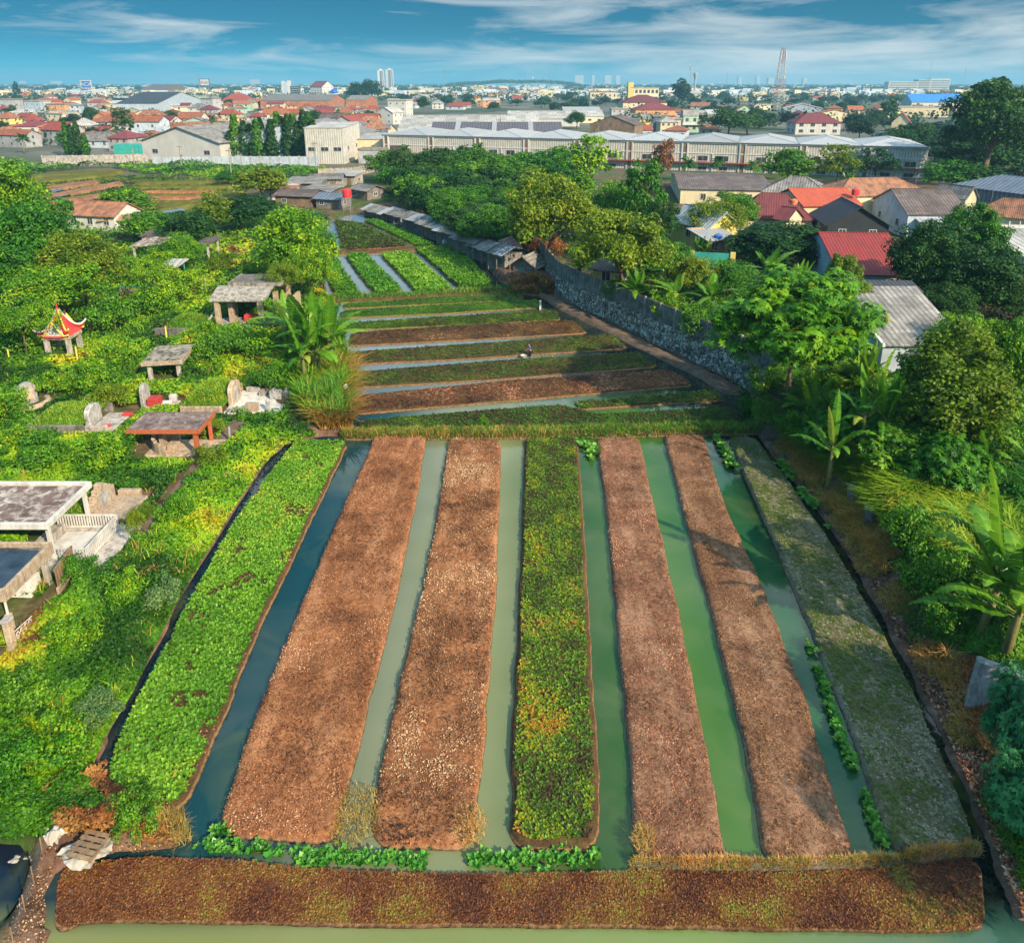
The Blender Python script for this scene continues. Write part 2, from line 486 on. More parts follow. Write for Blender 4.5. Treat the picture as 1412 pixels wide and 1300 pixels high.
def mk_bed(name, c0, c1, c2, rim=(.38, .24, .13), scale=5.0):
    m, nt = newmat(name)
    pos = nt.n('ShaderNodeNewGeometry').outputs['Position']
    n1 = nt.noise(pos, .42, 6.0, .68, .4); n2 = nt.noise(pos, scale, 5.0, .75); n5 = nt.noise(nt.map(pos, (1.5, .35, 1)), .5, 4.0, .6); n3 = nt.noise(pos, scale * 3.4, 3.0, .7)
    c = nt.ramp(n2, [(.28, c0), (.5, c1), (.72, c2)])
    c = nt.mix(nt.ramp(n1, [(.42, .0), (.62, .7)]), c, scl(c0, 1.5))
    c = nt.mix(nt.ramp(n5, [(.52, .0), (.68, .5)]), c, scl(c2, 1.1))
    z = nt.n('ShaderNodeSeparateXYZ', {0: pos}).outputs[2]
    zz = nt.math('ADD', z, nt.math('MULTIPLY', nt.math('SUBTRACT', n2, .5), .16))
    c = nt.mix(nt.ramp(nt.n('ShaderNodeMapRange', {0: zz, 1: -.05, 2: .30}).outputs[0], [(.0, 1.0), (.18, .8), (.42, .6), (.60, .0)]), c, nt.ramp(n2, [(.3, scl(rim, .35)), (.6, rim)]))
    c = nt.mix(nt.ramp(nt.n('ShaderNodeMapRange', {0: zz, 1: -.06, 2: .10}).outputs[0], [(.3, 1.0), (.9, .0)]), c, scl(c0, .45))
    finish(nt, c, 1.0, nt.math('ADD', n2, nt.math('MULTIPLY', n3, .5)), 1.0, .12, .12)
    return m
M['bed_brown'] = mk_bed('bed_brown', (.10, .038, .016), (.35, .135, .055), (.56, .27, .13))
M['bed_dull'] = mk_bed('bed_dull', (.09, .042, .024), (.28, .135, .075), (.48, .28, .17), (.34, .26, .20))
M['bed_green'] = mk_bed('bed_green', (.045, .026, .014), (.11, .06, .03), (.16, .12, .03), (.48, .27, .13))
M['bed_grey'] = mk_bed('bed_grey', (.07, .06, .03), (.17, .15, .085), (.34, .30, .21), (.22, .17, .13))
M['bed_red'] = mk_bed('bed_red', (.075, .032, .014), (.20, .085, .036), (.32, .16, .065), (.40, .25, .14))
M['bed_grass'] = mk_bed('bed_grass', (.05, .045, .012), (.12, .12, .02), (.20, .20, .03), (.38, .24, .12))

def mk_water():
    m, nt = newmat('water')
    pos = nt.n('ShaderNodeNewGeometry').outputs['Position']
    sx = nt.n('ShaderNodeSeparateXYZ', {0: pos})
    x = sx.outputs[0]; y = sx.outputs[1]
    skew = nt.math('SUBTRACT', x, nt.math('MULTIPLY', nt.math('SUBTRACT', y, 18.0), .02))
    t = nt.n('ShaderNodeMapRange', {0: skew, 1: -22.0, 2: 22.0}).outputs[0]
    c = nt.ramp(t, [(.08, (.008, .014, .025)), (.24, (.008, .045, .048)), (.36, (.165, .175, .10)), (.47, (.165, .185, .08)), (.57, (.025, .065, .014)), (.70, (.05, .125, .014)), (.76, (.03, .095, .022)), (.84, (.015, .075, .032)), (.885, (.006, .010, .008))])  # right end near black: ditch dirt and its shade put into the colour
    near = nt.n('ShaderNodeMapRange', {0: y, 1: at(700, 1292).y, 2: at(700, 1240).y}).outputs[0]
    pond = nt.ramp(t, [(.3, (.17, .18, .055)), (.65, (.14, .20, .05)), (.9, (.03, .09, .07))])
    c = nt.mix(near, pond, c)
    c = nt.mix(nt.n('ShaderNodeMapRange', {0: y, 1: 58.0, 2: 66.0}).outputs[0], c, nt.mix(nt.n('ShaderNodeMapRange', {0: nt.math('ADD', x, nt.math('MULTIPLY', y, .42)), 1: 31.0, 2: 40.0}).outputs[0], (.15, .19, .205), (.014, .02, .02)))  # far canals pale: sky reflection put into the silty water colour
    n1 = nt.noise(pos, .25, 4.0, .6, .8)
    c = nt.mix(nt.ramp(n1, [(.48, .0), (.75, .3)]), c, (.15, .16, .045))
    rip = nt.noise(nt.map(pos, (1, .5, 1)), 1.6, 3.0, .5)
    finish(nt, c, .06, rip, .05, .05, .42)
    return m
M['water'] = mk_water()

def mk_stonewall():
    m, nt = newmat('rubble_stone')
    pos = nt.n('ShaderNodeNewGeometry').outputs['Position']
    wob = nt.n('ShaderNodeVectorMath', {0: pos, 1: nt.n('ShaderNodeTexNoise', {'Vector': pos, 'Scale': 1.3}).outputs[1]}, operation='ADD').outputs[0]
    v = nt.n('ShaderNodeTexVoronoi', {'Vector': wob, 'Scale': 2.3}, feature='DISTANCE_TO_EDGE').outputs[0]
    vc = nt.n('ShaderNodeTexVoronoi', {'Vector': wob, 'Scale': 2.3}).outputs['Color']
    tone = nt.ramp(nt.n('ShaderNodeSeparateColor', {0: vc}).outputs[0], [(0, (.15, .125, .10)), (.5, (.36, .31, .25)), (1, (.62, .55, .46))])
    c = nt.mix(nt.ramp(v, [(.03, 1.0), (.09, .0)]), tone, (.03, .028, .026))
    n = nt.noise(pos, .5, 4.0)
    c = nt.mix(nt.ramp(n, [(.5, .0), (.7, .6)]), c, (.05, .055, .035))
    finish(nt, c, .95, v, 1.0, .2, .2)
    return m
M['rubble'] = mk_stonewall()
# ------------------------------------------------------------------ terrain height
BASIN_PX = [(40, 1420), (62, 1300), (58, 1235), (75, 1190), (180, 1170), (258, 1160), (246, 1128), (180, 1118), (126, 1065), (148, 1010), (185, 950), (245, 830),
            (315, 712), (362, 640), (392, 613), (440, 601), (478, 601), (486, 590), (478, 545), (476, 500), (466, 450), (460, 420),
            (446, 400), (443, 355), (452, 303), (490, 296), (520, 300), (560, 312), (612, 334), (662, 354), (690, 390), (735, 399),
            (762, 409), (798, 427), (842, 445), (900, 474), (965, 503), (1033, 538), (1040, 560), (1046, 600), (1072, 634),
            (1140, 721), (1191, 800), (1238, 890), (1288, 990), (1336, 1095), (1374, 1190), (1398, 1262), (1500, 1262), (1560, 1420)]
BASIN = W(BASIN_PX)
POOL_PX = [(-90, 1160), (28, 1166), (42, 1186), (26, 1240), (2, 1275), (-90, 1320)]
POOL = W(POOL_PX)
XC_Y = [0, 61, 95, 156, 400]; XC_X = [3, 3, -9, -24, -24]

def ground_z(x, y):
    x = np.atleast_1d(np.asarray(x, float)); y = np.atleast_1d(np.asarray(y, float))
    d = sdist(x, y, BASIN)
    right = x > np.interp(y, XC_Y, XC_X)
    hr = np.interp(y, [0, 51, 63, 96, 110, 185], [2.7, 2.7, 2.3, 2.3, .7, .5])
    wr = np.interp(y, [0, 51, 58.5, 61.5], [4.2, 4.2, 1.2, .25])
    n = fbm(x, y, 4.0, 3) - .5
    hl = .55
    w = np.where(right, wr, .7)
    off = np.where(right, np.interp(y, [0, 58, 61.5, 96, 104], [0, 0, .95, .95, 0]), 0)
    ho = np.where(right, hr, hl)
    base = np.where(d > 0, .25 + (ho - .25) * smooth(0, 1, np.clip((d - off) / w, 0, 1)) + n * .35 * np.clip(d / 3, 0, 1), .25 - .95 * smooth(0, .45, -d))
    dp = sdist(x, y, POOL)
    base = np.where(dp < .5, np.minimum(base, -.5 + 1.0 * np.clip((dp + .3) / .8, 0, 1)), base)
    far = smooth(180, 260, y)
    return base * (1 - far) + .5 * far

def gz(x, y): return float(ground_z(x, y)[0])

def atg(px, py, add=0.0):
    p = at(px, py, .5)
    for _ in range(4):
        p = at(px, py, gz(p.x, p.y))
    p.z += add
    return p

def axis_vals(a, b, step, lim0, lim1):
    v = list(np.arange(a, b + 1e-6, step))
    s = step; x = b
    while x < lim1:
        s *= 1.22; x += s; v.append(min(x, lim1))
    s = step; x = a; pre = []
    while x > lim0:
        s *= 1.22; x -= s; pre.append(max(x, lim0))
    return np.array(pre[::-1] + v)

GX = axis_vals(-48, 48, .5, -7000, 7000); GY = axis_vals(8, 122, .5, -400, 7500)
gx, gy = np.meshgrid(GX, GY)
gzv = ground_z(gx.ravel(), gy.ravel())
nx, ny = len(GX), len(GY)
idx = np.arange(nx * ny).reshape(ny, nx)
Q = np.stack([idx[:-1, :-1], idx[:-1, 1:], idx[1:, 1:], idx[1:, :-1]], -1).reshape(-1, 4)
dgr = sdist(gx.ravel(), gy.ravel(), BASIN)
side_r = gx.ravel() > np.interp(gy.ravel(), XC_Y, XC_X)
dirt = np.where(side_r, 1 - smooth(4.0, 7.5, dgr), 1 - smooth(.6, 1.5, dgr)) * (gy.ravel() < 115)
ground = mesh_obj('ground', mesh_np('ground', np.stack([gx.ravel(), gy.ravel(), gzv], 1), Q, attr={'dirt': dirt}, smoothf=True), M['ground'])
tag(ground, kind='structure')

# water: one sheet per basin, level 0; the banks stand above it
def poly_sheet(name, pts, z, mat):
    bm = bmesh.new()
    f = bm.faces.new([bm.verts.new((x, y, z)) for x, y in pts])
    bmesh.ops.triangulate(bm, faces=[f])
    if f.normal.z < 0: bmesh.ops.reverse_faces(bm, faces=bm.faces[:])
    bmesh.ops.recalc_face_normals(bm, faces=bm.faces)
    me = bpy.data.meshes.new(name); bm.to_mesh(me); bm.free()
    if me.polygons[0].normal.z < 0: me.flip_normals()
    return tag(mesh_obj(name, me, mat), kind='structure')
poly_sheet('water', BASIN, 0.0, M['water'])
poly_sheet('water', POOL, 0.02, M['water'])

# ------------------------------------------------------------------ beds
class Strip:
    def __init__(s, Lpx, Rpx, ztop=.29, step=.16, zref=.26, edge=.2, rnd=.9, rough=.05, seed=0, wob=.10, densT=None):
        s.L = np.array([tuple(at(a, b, zref))[:2] for a, b in Lpx]); s.R = np.array([tuple(at(a, b, zref))[:2] for a, b in Rpx])
        s.zt = ztop; s.edge = edge; s.rnd = rnd; s.rough = rough; s.seed = seed; s.wob = wob
        def arc(P):
            d = np.r_[0, np.cumsum(np.hypot(*np.diff(P, axis=0).T))]
            return d / d[-1], d[-1]
        s.tl, ll = arc(s.L); s.tr, lr = arc(s.R)
        s.len = (ll + lr) / 2
        m = 0.5
        s.wid = np.hypot(*(s.pos(np.array([.5]), np.array([m])) - s.pos(np.array([-.5]), np.array([m])))[0]) if False else np.hypot(*(s._e(s.L, s.tl, .5) - s._e(s.R, s.tr, .5)))
        s.step = step
    def _e(s, P, t, v):
        return np.array([np.interp(v, t, P[:, 0]), np.interp(v, t, P[:, 1])])
    def pos(s, u, t):
        l = np.stack([np.interp(t, s.tl, s.L[:, 0]), np.interp(t, s.tl, s.L[:, 1])], -1)
        r = np.stack([np.interp(t, s.tr, s.R[:, 0]), np.interp(t, s.tr, s.R[:, 1])], -1)
        return l * (1 - u[..., None]) + r * u[..., None]
    def height(s, u, t, P):
        l = s.pos(np.zeros_like(t), t); r = s.pos(np.ones_like(t), t)
        w = np.hypot(*(r - l).T) if t.ndim == 1 else np.hypot((r - l)[..., 0], (r - l)[..., 1])
        du = np.minimum(u, 1 - u) * w; dt = np.minimum(t, 1 - t) * s.len
        rd = np.minimum(s.rnd, w * .5)
        corner = rd - np.hypot(np.maximum(rd - du, 0), np.maximum(rd - dt, 0))
        d = np.where((du < rd) & (dt < rd), corner, np.minimum(du, dt))
        x, y = P[..., 0], P[..., 1]
        d = d + (fbm(x, y, 1.6, s.seed + 5) - .5) * 2 * s.wob + (fbm(x, y, .4, s.seed + 9) - .5) * s.wob
        z = -.35 + (s.zt + .35) * smooth(-s.edge * .8, s.edge * 1.1, d)
        inner = smooth(.1, .5, d)
        z = z + inner * ((fbm(x, y, .55, s.seed) - .5) * 2 * s.rough + (fbm(x, y, 2.5, s.seed + 2) - .5) * .10)
        return z, d
    def build(s, name, mat, label, cat='field bed', group=None, kind=None):
        nu = max(5, int(s.wid / s.step)); nt = max(5, int(s.len / (s.step * 1.4)))
        ext = .5
        uu = np.linspace(-ext / s.wid, 1 + ext / s.wid, nu); tt = np.linspace(-ext / s.len, 1 + ext / s.len, nt)
        U, T = np.meshgrid(uu, tt)
        # clamp interpolation, extrapolate along direction at the ends
        P = s.pos(U, np.clip(T, 0, 1))
        d0 = s.pos(U, np.full_like(T, .0)) - s.pos(U, np.full_like(T, .02)); d1 = s.pos(U, np.full_like(T, 1.)) - s.pos(U, np.full_like(T, .98))
        P = P + np.where((T < 0)[..., None], d0 * (-T / .02)[..., None], 0) + np.where((T > 1)[..., None], d1 * ((T - 1) / .02)[..., None], 0)
        z, d = s.height(U, T, P)
        i = np.arange(nu * nt).reshape(nt, nu)
        Qd = np.stack([i[:-1, :-1], i[1:, :-1], i[1:, 1:], i[:-1, 1:]], -1).reshape(-1, 4)
        V = np.concatenate([P.reshape(-1, 2), z.reshape(-1, 1)], 1)
        me = mesh_np(name, V, Qd, smoothf=True)
        if me.polygons[0].normal.z < 0: me.flip_normals()
        o = mesh_obj(name, me, mat)
        return tag(o, label, cat, group, kind)
    def sample(s, n, r, dmin=.25):
        u = r.random(n); t = r.random(n)
        P = s.pos(u, t); z, d = s.height(u, t, P)
        k = d > dmin
        return np.concatenate([P, z[:, None]], 1)[k], u[k], t[k]

BEDS = {}
def bed(key, Lpx, Rpx, mat, label, group, **kw):
    s = Strip(Lpx, Rpx, seed=len(BEDS) * 7, **kw)
    s.build('field_bed', M[mat], label, 'field bed', group)
    BEDS[key] = s
    return s
GN = 'long parallel beds of the near field'
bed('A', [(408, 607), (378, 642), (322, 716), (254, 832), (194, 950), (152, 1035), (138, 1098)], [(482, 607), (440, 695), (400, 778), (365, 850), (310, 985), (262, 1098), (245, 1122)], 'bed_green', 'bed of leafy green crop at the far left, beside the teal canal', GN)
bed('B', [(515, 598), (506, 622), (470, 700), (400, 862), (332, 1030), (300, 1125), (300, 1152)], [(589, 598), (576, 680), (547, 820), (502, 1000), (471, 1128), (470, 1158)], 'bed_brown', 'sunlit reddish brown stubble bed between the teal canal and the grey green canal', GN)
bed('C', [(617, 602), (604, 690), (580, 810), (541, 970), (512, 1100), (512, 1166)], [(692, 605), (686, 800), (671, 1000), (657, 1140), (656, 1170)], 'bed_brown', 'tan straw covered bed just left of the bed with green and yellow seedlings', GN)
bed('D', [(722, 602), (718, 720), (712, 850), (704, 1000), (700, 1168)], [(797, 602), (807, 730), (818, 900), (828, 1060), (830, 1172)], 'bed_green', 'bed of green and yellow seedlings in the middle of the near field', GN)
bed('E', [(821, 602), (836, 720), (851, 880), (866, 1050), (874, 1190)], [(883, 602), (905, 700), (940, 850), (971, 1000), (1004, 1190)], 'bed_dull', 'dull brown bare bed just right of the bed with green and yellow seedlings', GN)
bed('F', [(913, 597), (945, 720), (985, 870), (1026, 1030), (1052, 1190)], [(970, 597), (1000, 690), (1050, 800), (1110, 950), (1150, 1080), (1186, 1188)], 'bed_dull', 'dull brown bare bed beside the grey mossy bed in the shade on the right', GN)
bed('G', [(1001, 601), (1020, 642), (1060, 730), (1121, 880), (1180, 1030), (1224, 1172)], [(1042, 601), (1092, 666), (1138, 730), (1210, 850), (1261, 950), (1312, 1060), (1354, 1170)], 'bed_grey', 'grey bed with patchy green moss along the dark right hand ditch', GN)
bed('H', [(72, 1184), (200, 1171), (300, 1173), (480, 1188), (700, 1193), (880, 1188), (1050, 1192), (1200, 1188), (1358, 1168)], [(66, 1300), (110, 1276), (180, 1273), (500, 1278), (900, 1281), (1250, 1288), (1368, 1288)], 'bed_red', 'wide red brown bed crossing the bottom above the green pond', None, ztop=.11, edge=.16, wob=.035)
GF = 'cross beds of the far field'
far = [
 ('S1', [(471, 418), (600, 409), (722, 401)], [(470, 424), (600, 418), (724, 412)], 'bed_grass', 'narrow green cross bed farthest back, below the blocks of leafy vegetables'),
 ('S2', [(467, 428), (610, 419), (745, 412)], [(466, 437), (610, 431), (750, 422)], 'bed_grass', 'bright green cross bed in front of the farthest narrow one'),
 ('S3', [(468, 445), (620, 435), (768, 426)], [(467, 454), (620, 448), (776, 440)], 'bed_grass', 'yellow green cross bed just behind the brown cross bed near the small hut'),
 ('S4', [(480, 458), (640, 447), (790, 440)], [(478, 475), (640, 467), (814, 457)], 'bed_red', 'brown cross bed behind the farmer, thinner than the other brown one'),
 ('S5', [(480, 484), (660, 472), (846, 460)], [(478, 501), (660, 492), (870, 478)], 'bed_grass', 'green cross bed directly behind the farmer in the blue shirt'),
 ('S6', [(482, 512), (680, 496), (882, 484)], [(482, 533), (690, 521), (914, 503)], 'bed_grass', 'green cross bed directly in front of the farmer in the blue shirt'),
 ('S7', [(486, 544), (700, 523), (926, 508)], [(486, 569), (710, 550), (960, 529)], 'bed_red', 'wide brown cross bed running towards the stone wall in front of the farmer'),
 ('S8', [(786, 553), (890, 544), (986, 535)], [(800, 563), (900, 557), (1006, 551)], 'bed_grass', 'olive cross bed behind the short pool at the right of the far field'),
 ('S9', [(492, 578), (640, 566), (772, 556), (824, 569), (1012, 559)], [(492, 596), (750, 590), (1030, 586)], 'bed_grass', 'olive cross bed nearest the grassy dike of the near field')]
for k, L, Rr, mt, lb in far:
    L = [(a, b - .4) for a, b in L]; Rr = [(a, b + 1.2) for a, b in Rr]
    mt = 'bed_green' if mt == 'bed_red' or k in ('S5', 'S6', 'S8', 'S9') else mt
    bed(k, L, Rr, mt, lb, GF, step=.28, wob=.16, rnd=1.2, ztop=.2, edge=.12)
GB = 'leafy blocks of the back field'
back = [
 ('F1', [(447, 357), (452, 386), (461, 411)], [(467, 359), (484, 384), (502, 409)], 'bed_green', 'small leafy block beside the round bright tree, leftmost of the back field'),
 ('F2', [(475, 352), (495, 378), (517, 406)], [(505, 350), (532, 376), (558, 402)], 'bed_grass', 'leafy block between the two pale straight channels of the back field'),
 ('F3', [(523, 350), (548, 376), (574, 404)], [(566, 347), (598, 374), (628, 399)], 'bed_grass', 'leafy block with a small round bush at its front edge'),
 ('F4', [(571, 343), (602, 369), (633, 397)], [(628, 338), (655, 362), (682, 396)], 'bed_grass', 'large even green block nearest the two wooden huts'),
 ('F5', [(461, 304), (466, 325), (470, 346)], [(500, 309), (532, 324), (566, 340)], 'bed_red', 'brownish block at the back of the far field under the red water tank'),
 ('F6', [(500, 305), (540, 323), (575, 341)], [(520, 303), (562, 320), (602, 338)], 'bed_grass', 'narrow green block along the row of grey shacks')]
for k, L, Rr, mt, lb in back:
    bed(k, L, Rr, mt, lb, GB, step=.4, wob=.2, rnd=1.2)
# dikes
def dike(L, Rr, mat, ztop, name='dike', **kw):
    s = Strip(L, Rr, ztop=ztop, seed=77 + len(L) * 3, **kw)
    s.build(name, M[mat], None, None, None, 'structure')
    return s
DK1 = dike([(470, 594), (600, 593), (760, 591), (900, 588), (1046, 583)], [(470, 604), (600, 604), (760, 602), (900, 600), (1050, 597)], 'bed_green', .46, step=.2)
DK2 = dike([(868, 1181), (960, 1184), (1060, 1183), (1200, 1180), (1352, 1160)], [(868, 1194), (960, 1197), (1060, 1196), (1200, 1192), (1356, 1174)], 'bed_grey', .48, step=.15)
DK3 = dike([(440, 409), (560, 404), (700, 396), (745, 399)], [(440, 418), (560, 411), (700, 402), (750, 406)], 'bed_green', .42, step=.35)
DK4 = dike([(455, 346), (520, 344), (600, 338), (640, 337)], [(455, 351), (520, 349), (600, 343), (645, 341)], 'bed_green', .42, step=.35)
# dirt path along the foot of the stone wall
DK5 = dike([(735, 400), (772, 424), (830, 452), (890, 482), (950, 511), (1010, 545)], [(764, 408), (800, 427), (844, 445), (902, 474), (966, 503), (1034, 538)], 'dirt_path', .3, name='path', step=.35)
# ------------------------------------------------------------------ foliage geometry (numpy)
def norm(a):
    return a / (np.linalg.norm(a, axis=1, keepdims=True) + 1e-9)

def kites(P, N, size, tint, r, aspect=.55, T=None, fold=.12):
    """one leaf = one folded kite"""
    n = len(P)
    if T is None:
        T = norm(np.cross(N, r.normal(size=(n, 3))))
    B = np.cross(N, T)
    s = np.broadcast_to(np.asarray(size, float).reshape(-1, 1), (n, 1))
    V = np.empty((n, 4, 3))
    V[:, 0] = P - T * s * .5
    V[:, 1] = P + B * s * aspect * .5 + N * s * fold
    V[:, 2] = P + T * s * .5
    V[:, 3] = P - B * s * aspect * .5 + N * s * fold
    F = np.arange(n * 4).reshape(n, 4)
    return V.reshape(-1, 3), F, np.repeat(tint, 4)

def cat_parts(parts):
    V = []; Q = []; T = []; o = 0
    for v, q, t in parts:
        V.append(v); Q.append(q + o); T.append(t); o += len(v)
    return np.concatenate(V), np.concatenate(Q), np.concatenate(T)

def rosettes(P, size, tint, r, k=6, tilt=.55, lean=None, aspect=.55, jit=.3):
    """small leafy plants: k leaves fanned round each point"""
    n = len(P)
    a = r.random((n, k)) * .8 + np.arange(k) * 2 * PI / k + r.random((n, 1)) * 6.28
    el = tilt + (r.random((n, k)) - .5) * .8
    D = np.stack([np.cos(a) * np.cos(el), np.sin(a) * np.cos(el), np.sin(el)], -1)
    N = np.stack([-np.cos(a) * np.sin(el), -np.sin(a) * np.sin(el), np.cos(el)], -1)
    s = np.asarray(size).reshape(-1, 1) * (1 - jit + 2 * jit * r.random((n, k)))
    C = P[:, None, :] + D * s[..., None] * .55
    tt = np.clip(np.asarray(tint).reshape(-1, 1) + (r.random((n, k)) - .5) * .25, 0, 1)
    return kites(C.reshape(-1, 3), N.reshape(-1, 3), s.reshape(-1), tt.reshape(-1), r, aspect, D.reshape(-1, 3))

def blades(P, h, w, tint, r, lean=.5, seg=2):
    """bent grass blades, two quads each (the second collapses to a tip)"""
    n = len(P)
    a = r.random(n) * 2 * PI
    L = np.stack([np.cos(a), np.sin(a), np.zeros(n)], -1)
    S = np.stack([-np.sin(a), np.cos(a), np.zeros(n)], -1)
    h = np.broadcast_to(h, n); w = np.broadcast_to(w, n)
    ln = lean * (.4 + r.random(n)) * h
    V = np.empty((n, 6, 3)); up = np.array([0, 0, 1.0])
    V[:, 0] = P - S * (w * .5)[:, None]; V[:, 1] = P + S * (w * .5)[:, None]
    m = P + L * (ln * .32)[:, None] + up * (h * .62)[:, None]
    V[:, 2] = m + S * (w * .42)[:, None]; V[:, 3] = m - S * (w * .42)[:, None]
    t = P + L * ln[:, None] + up * (h * (.95 - .25 * lean))[:, None]
    V[:, 4] = t + S * (w * .06)[:, None]; V[:, 5] = t - S * (w * .06)[:, None]
    b = np.arange(n)[:, None] * 6
    Qd = np.concatenate([b + [0, 1, 2, 3], b + [3, 2, 4, 5]])
    return V.reshape(-1, 3), Qd, np.repeat(tint, 6)

def palmate(P, N, size, tint, r, k=7):
    n = len(P)
    T0 = norm(np.cross(N, r.normal(size=(n, 3)))); B0 = np.cross(N, T0)
    out = []
    for i in range(k):
        a = (i - (k - 1) / 2) * (5.2 / k)
        D = T0 * math.cos(a) + B0 * math.sin(a)
        D = norm(D - N * .25)
        C = P + D * (np.asarray(size) * .5)[:, None]
        out.append(kites(C, N, np.asarray(size), tint, r, .34, D, .05))
    return cat_parts(out)

def clumpy(n_cl, per, rad, cr, seed, leafs, low=-.35, leafk='kite', lumps=.35, up=.45, tintbase=(.0, .75), flat=1.0):
    """crown volume: clumps spread through an uneven ellipsoid, leaves over each clump"""
    r = np.random.default_rng(seed)
    D = norm(r.normal(size=(n_cl * 4, 3)))
    D = D[D[:, 2] > low][:n_cl]
    n_cl = len(D)
    lump = 1 - lumps + 2 * lumps * vnoise(D[:, 0] * 2.2 + 9, D[:, 1] * 2.2 + D[:, 2] * 3.1, seed)
    fr = np.where(r.random(n_cl) < .72, .80 + .2 * r.random(n_cl), .25 + .5 * r.random(n_cl))
    C = D * (fr * lump)[:, None] * np.array(rad)
    crs = cr * (.6 + .8 * r.random(n_cl))
    ct = r.random(n_cl)
    ci = np.repeat(np.arange(n_cl), per)
    n = len(ci)
    d = norm(r.normal(size=(n, 3)) + np.array([0, 0, .35]))
    q = .55 + .5 * r.random(n)
    P = C[ci] + d * (crs[ci] * q)[:, None] * np.array([1, 1, .75 * flat])
    N = norm(d * .55 + np.array([0, 0, up]) + r.normal(size=(n, 3)) * .38)
    tint = np.clip(tintbase[0] + (tintbase[1] - tintbase[0]) * (.5 * ct[ci] + .5 * r.random(n)) + (r.random(n) > .965) * .3, 0, 1)
    sz = leafs * (.6 + .8 * r.random(n))
    if leafk == 'palm7':
        V, F, t = palmate(P, N, sz, tint, r)
    else:
        V, F, t = kites(P, N, sz, tint, r, .6)
    return V, F, t, C

def trunk_mesh(name, h, r0, C, seed, base_z, limbs=7, lean=.3):
    rr = random.Random(seed)
    mb = MB()
    p = [Vector((0, 0, -.4))]
    lx, ly = rr.uniform(-lean, lean), rr.uniform(-lean, lean)
    for k in range(1, 6):
        f = k / 5
        p.append(Vector((lx * f + rr.uniform(-.08, .08), ly * f + rr.uniform(-.08, .08), h * f)))
    mb.tube(p, [r0 * (1.25 if k == 0 else 1 - .11 * k) for k in range(6)], 8)
    idx = list(range(len(C))); rr.shuffle(idx)
    for i in idx[:limbs]:
        e = Vector(C[i]) + Vector((0, 0, base_z))
        s = p[rr.choice((3, 4, 5))]
        mid = (s + e) / 2 + Vector((rr.uniform(-.3, .3), rr.uniform(-.3, .3), rr.uniform(0, .4)))
        mb.tube([s, mid, e], [r0 * .45, r0 * .3, r0 * .1], 6)
    return mb.mesh(name, [M['bark']], smoothf=True)

PROTO = {}
def proto_tree(kind, var, n_cl, per, rad, cr, leafs, cz, th, r0, limbs=7, **kw):
    """cz: crown centre height, th: trunk height"""
    seed = (sum(map(ord, kind)) * 31 + var * 101) % 10007
    V, F, t, C = clumpy(n_cl, per, rad, cr, seed, leafs, **kw)
    V = V + np.array([0, 0, cz])
    cm = mesh_np('crown', V, F, attr={'tint': t}, mats=[M['leaf_green']])
    tm = trunk_mesh('trunk', th, r0, C, seed, cz, limbs)
    PROTO.setdefault(kind, []).append((tm, cm, float(V[:, 2].max()), float(np.percentile(np.hypot(V[:, 0], V[:, 1]), 97))))

for v in range(3):
    proto_tree('near', v, 130, 150, (3.6, 3.6, 2.9), 1.0, .26, 5.0, 4.4, .22, tintbase=(.0, .78), lumps=.45)
    proto_tree('mango', v, 170, 120, (3.8, 3.8, 3.3), .85, .27, 4.6, 4.2, .25, lumps=.18, low=-.6)
    proto_tree('airy', v, 60, 120, (4.0, 4.0, 2.6), .85, .24, 5.6, 5.2, .15, lumps=.4, limbs=14)
    proto_tree('mid', v, 70, 70, (4.0, 4.0, 3.0), 1.25, .52, 5.0, 4.4, .25, low=-.5)
    proto_tree('midairy', v, 42, 60, (3.6, 3.6, 3.8), 1.05, .5, 6.2, 5.6, .18, limbs=10)
    proto_tree('far', v, 34, 40, (4.2, 4.2, 3.0), 1.7, 1.15, 4.8, 4.0, .3, limbs=4, low=-.6)
    proto_tree('farpine', v, 30, 36, (2.2, 2.2, 4.6), 1.1, .9, 6.4, 8.0, .25, limbs=3, low=-.9)
    proto_tree('bush', v, 46, 90, (1.5, 1.5, 1.15), .5, .17, .95, .8, .07, low=-.2, limbs=5, tintbase=(.0, .82), lumps=.75)
    proto_tree('palmate', v, 70, 30, (1.9, 1.9, 1.5), .65, .27, 1.7, 1.4, .07, leafk='palm7', low=-.3, limbs=8, up=.8)
proto_tree('bigpalmate', 0, 105, 74, (4.2, 4.2, 3.3), .95, .30, 5.0, 4.2, .17, leafk='palm7', low=-.25, limbs=18, up=.8, lumps=.3)
proto_tree('giant', 0, 200, 95, (8.2, 7.5, 6.2), 1.7, .62, 12.5, 12.0, .7, limbs=18, lumps=.5, low=-.7)
proto_tree('vine', 0, 190, 150, (2.9, 2.9, 4.4), .85, .25, 4.6, 4.0, .2, low=-.95, lumps=.22)

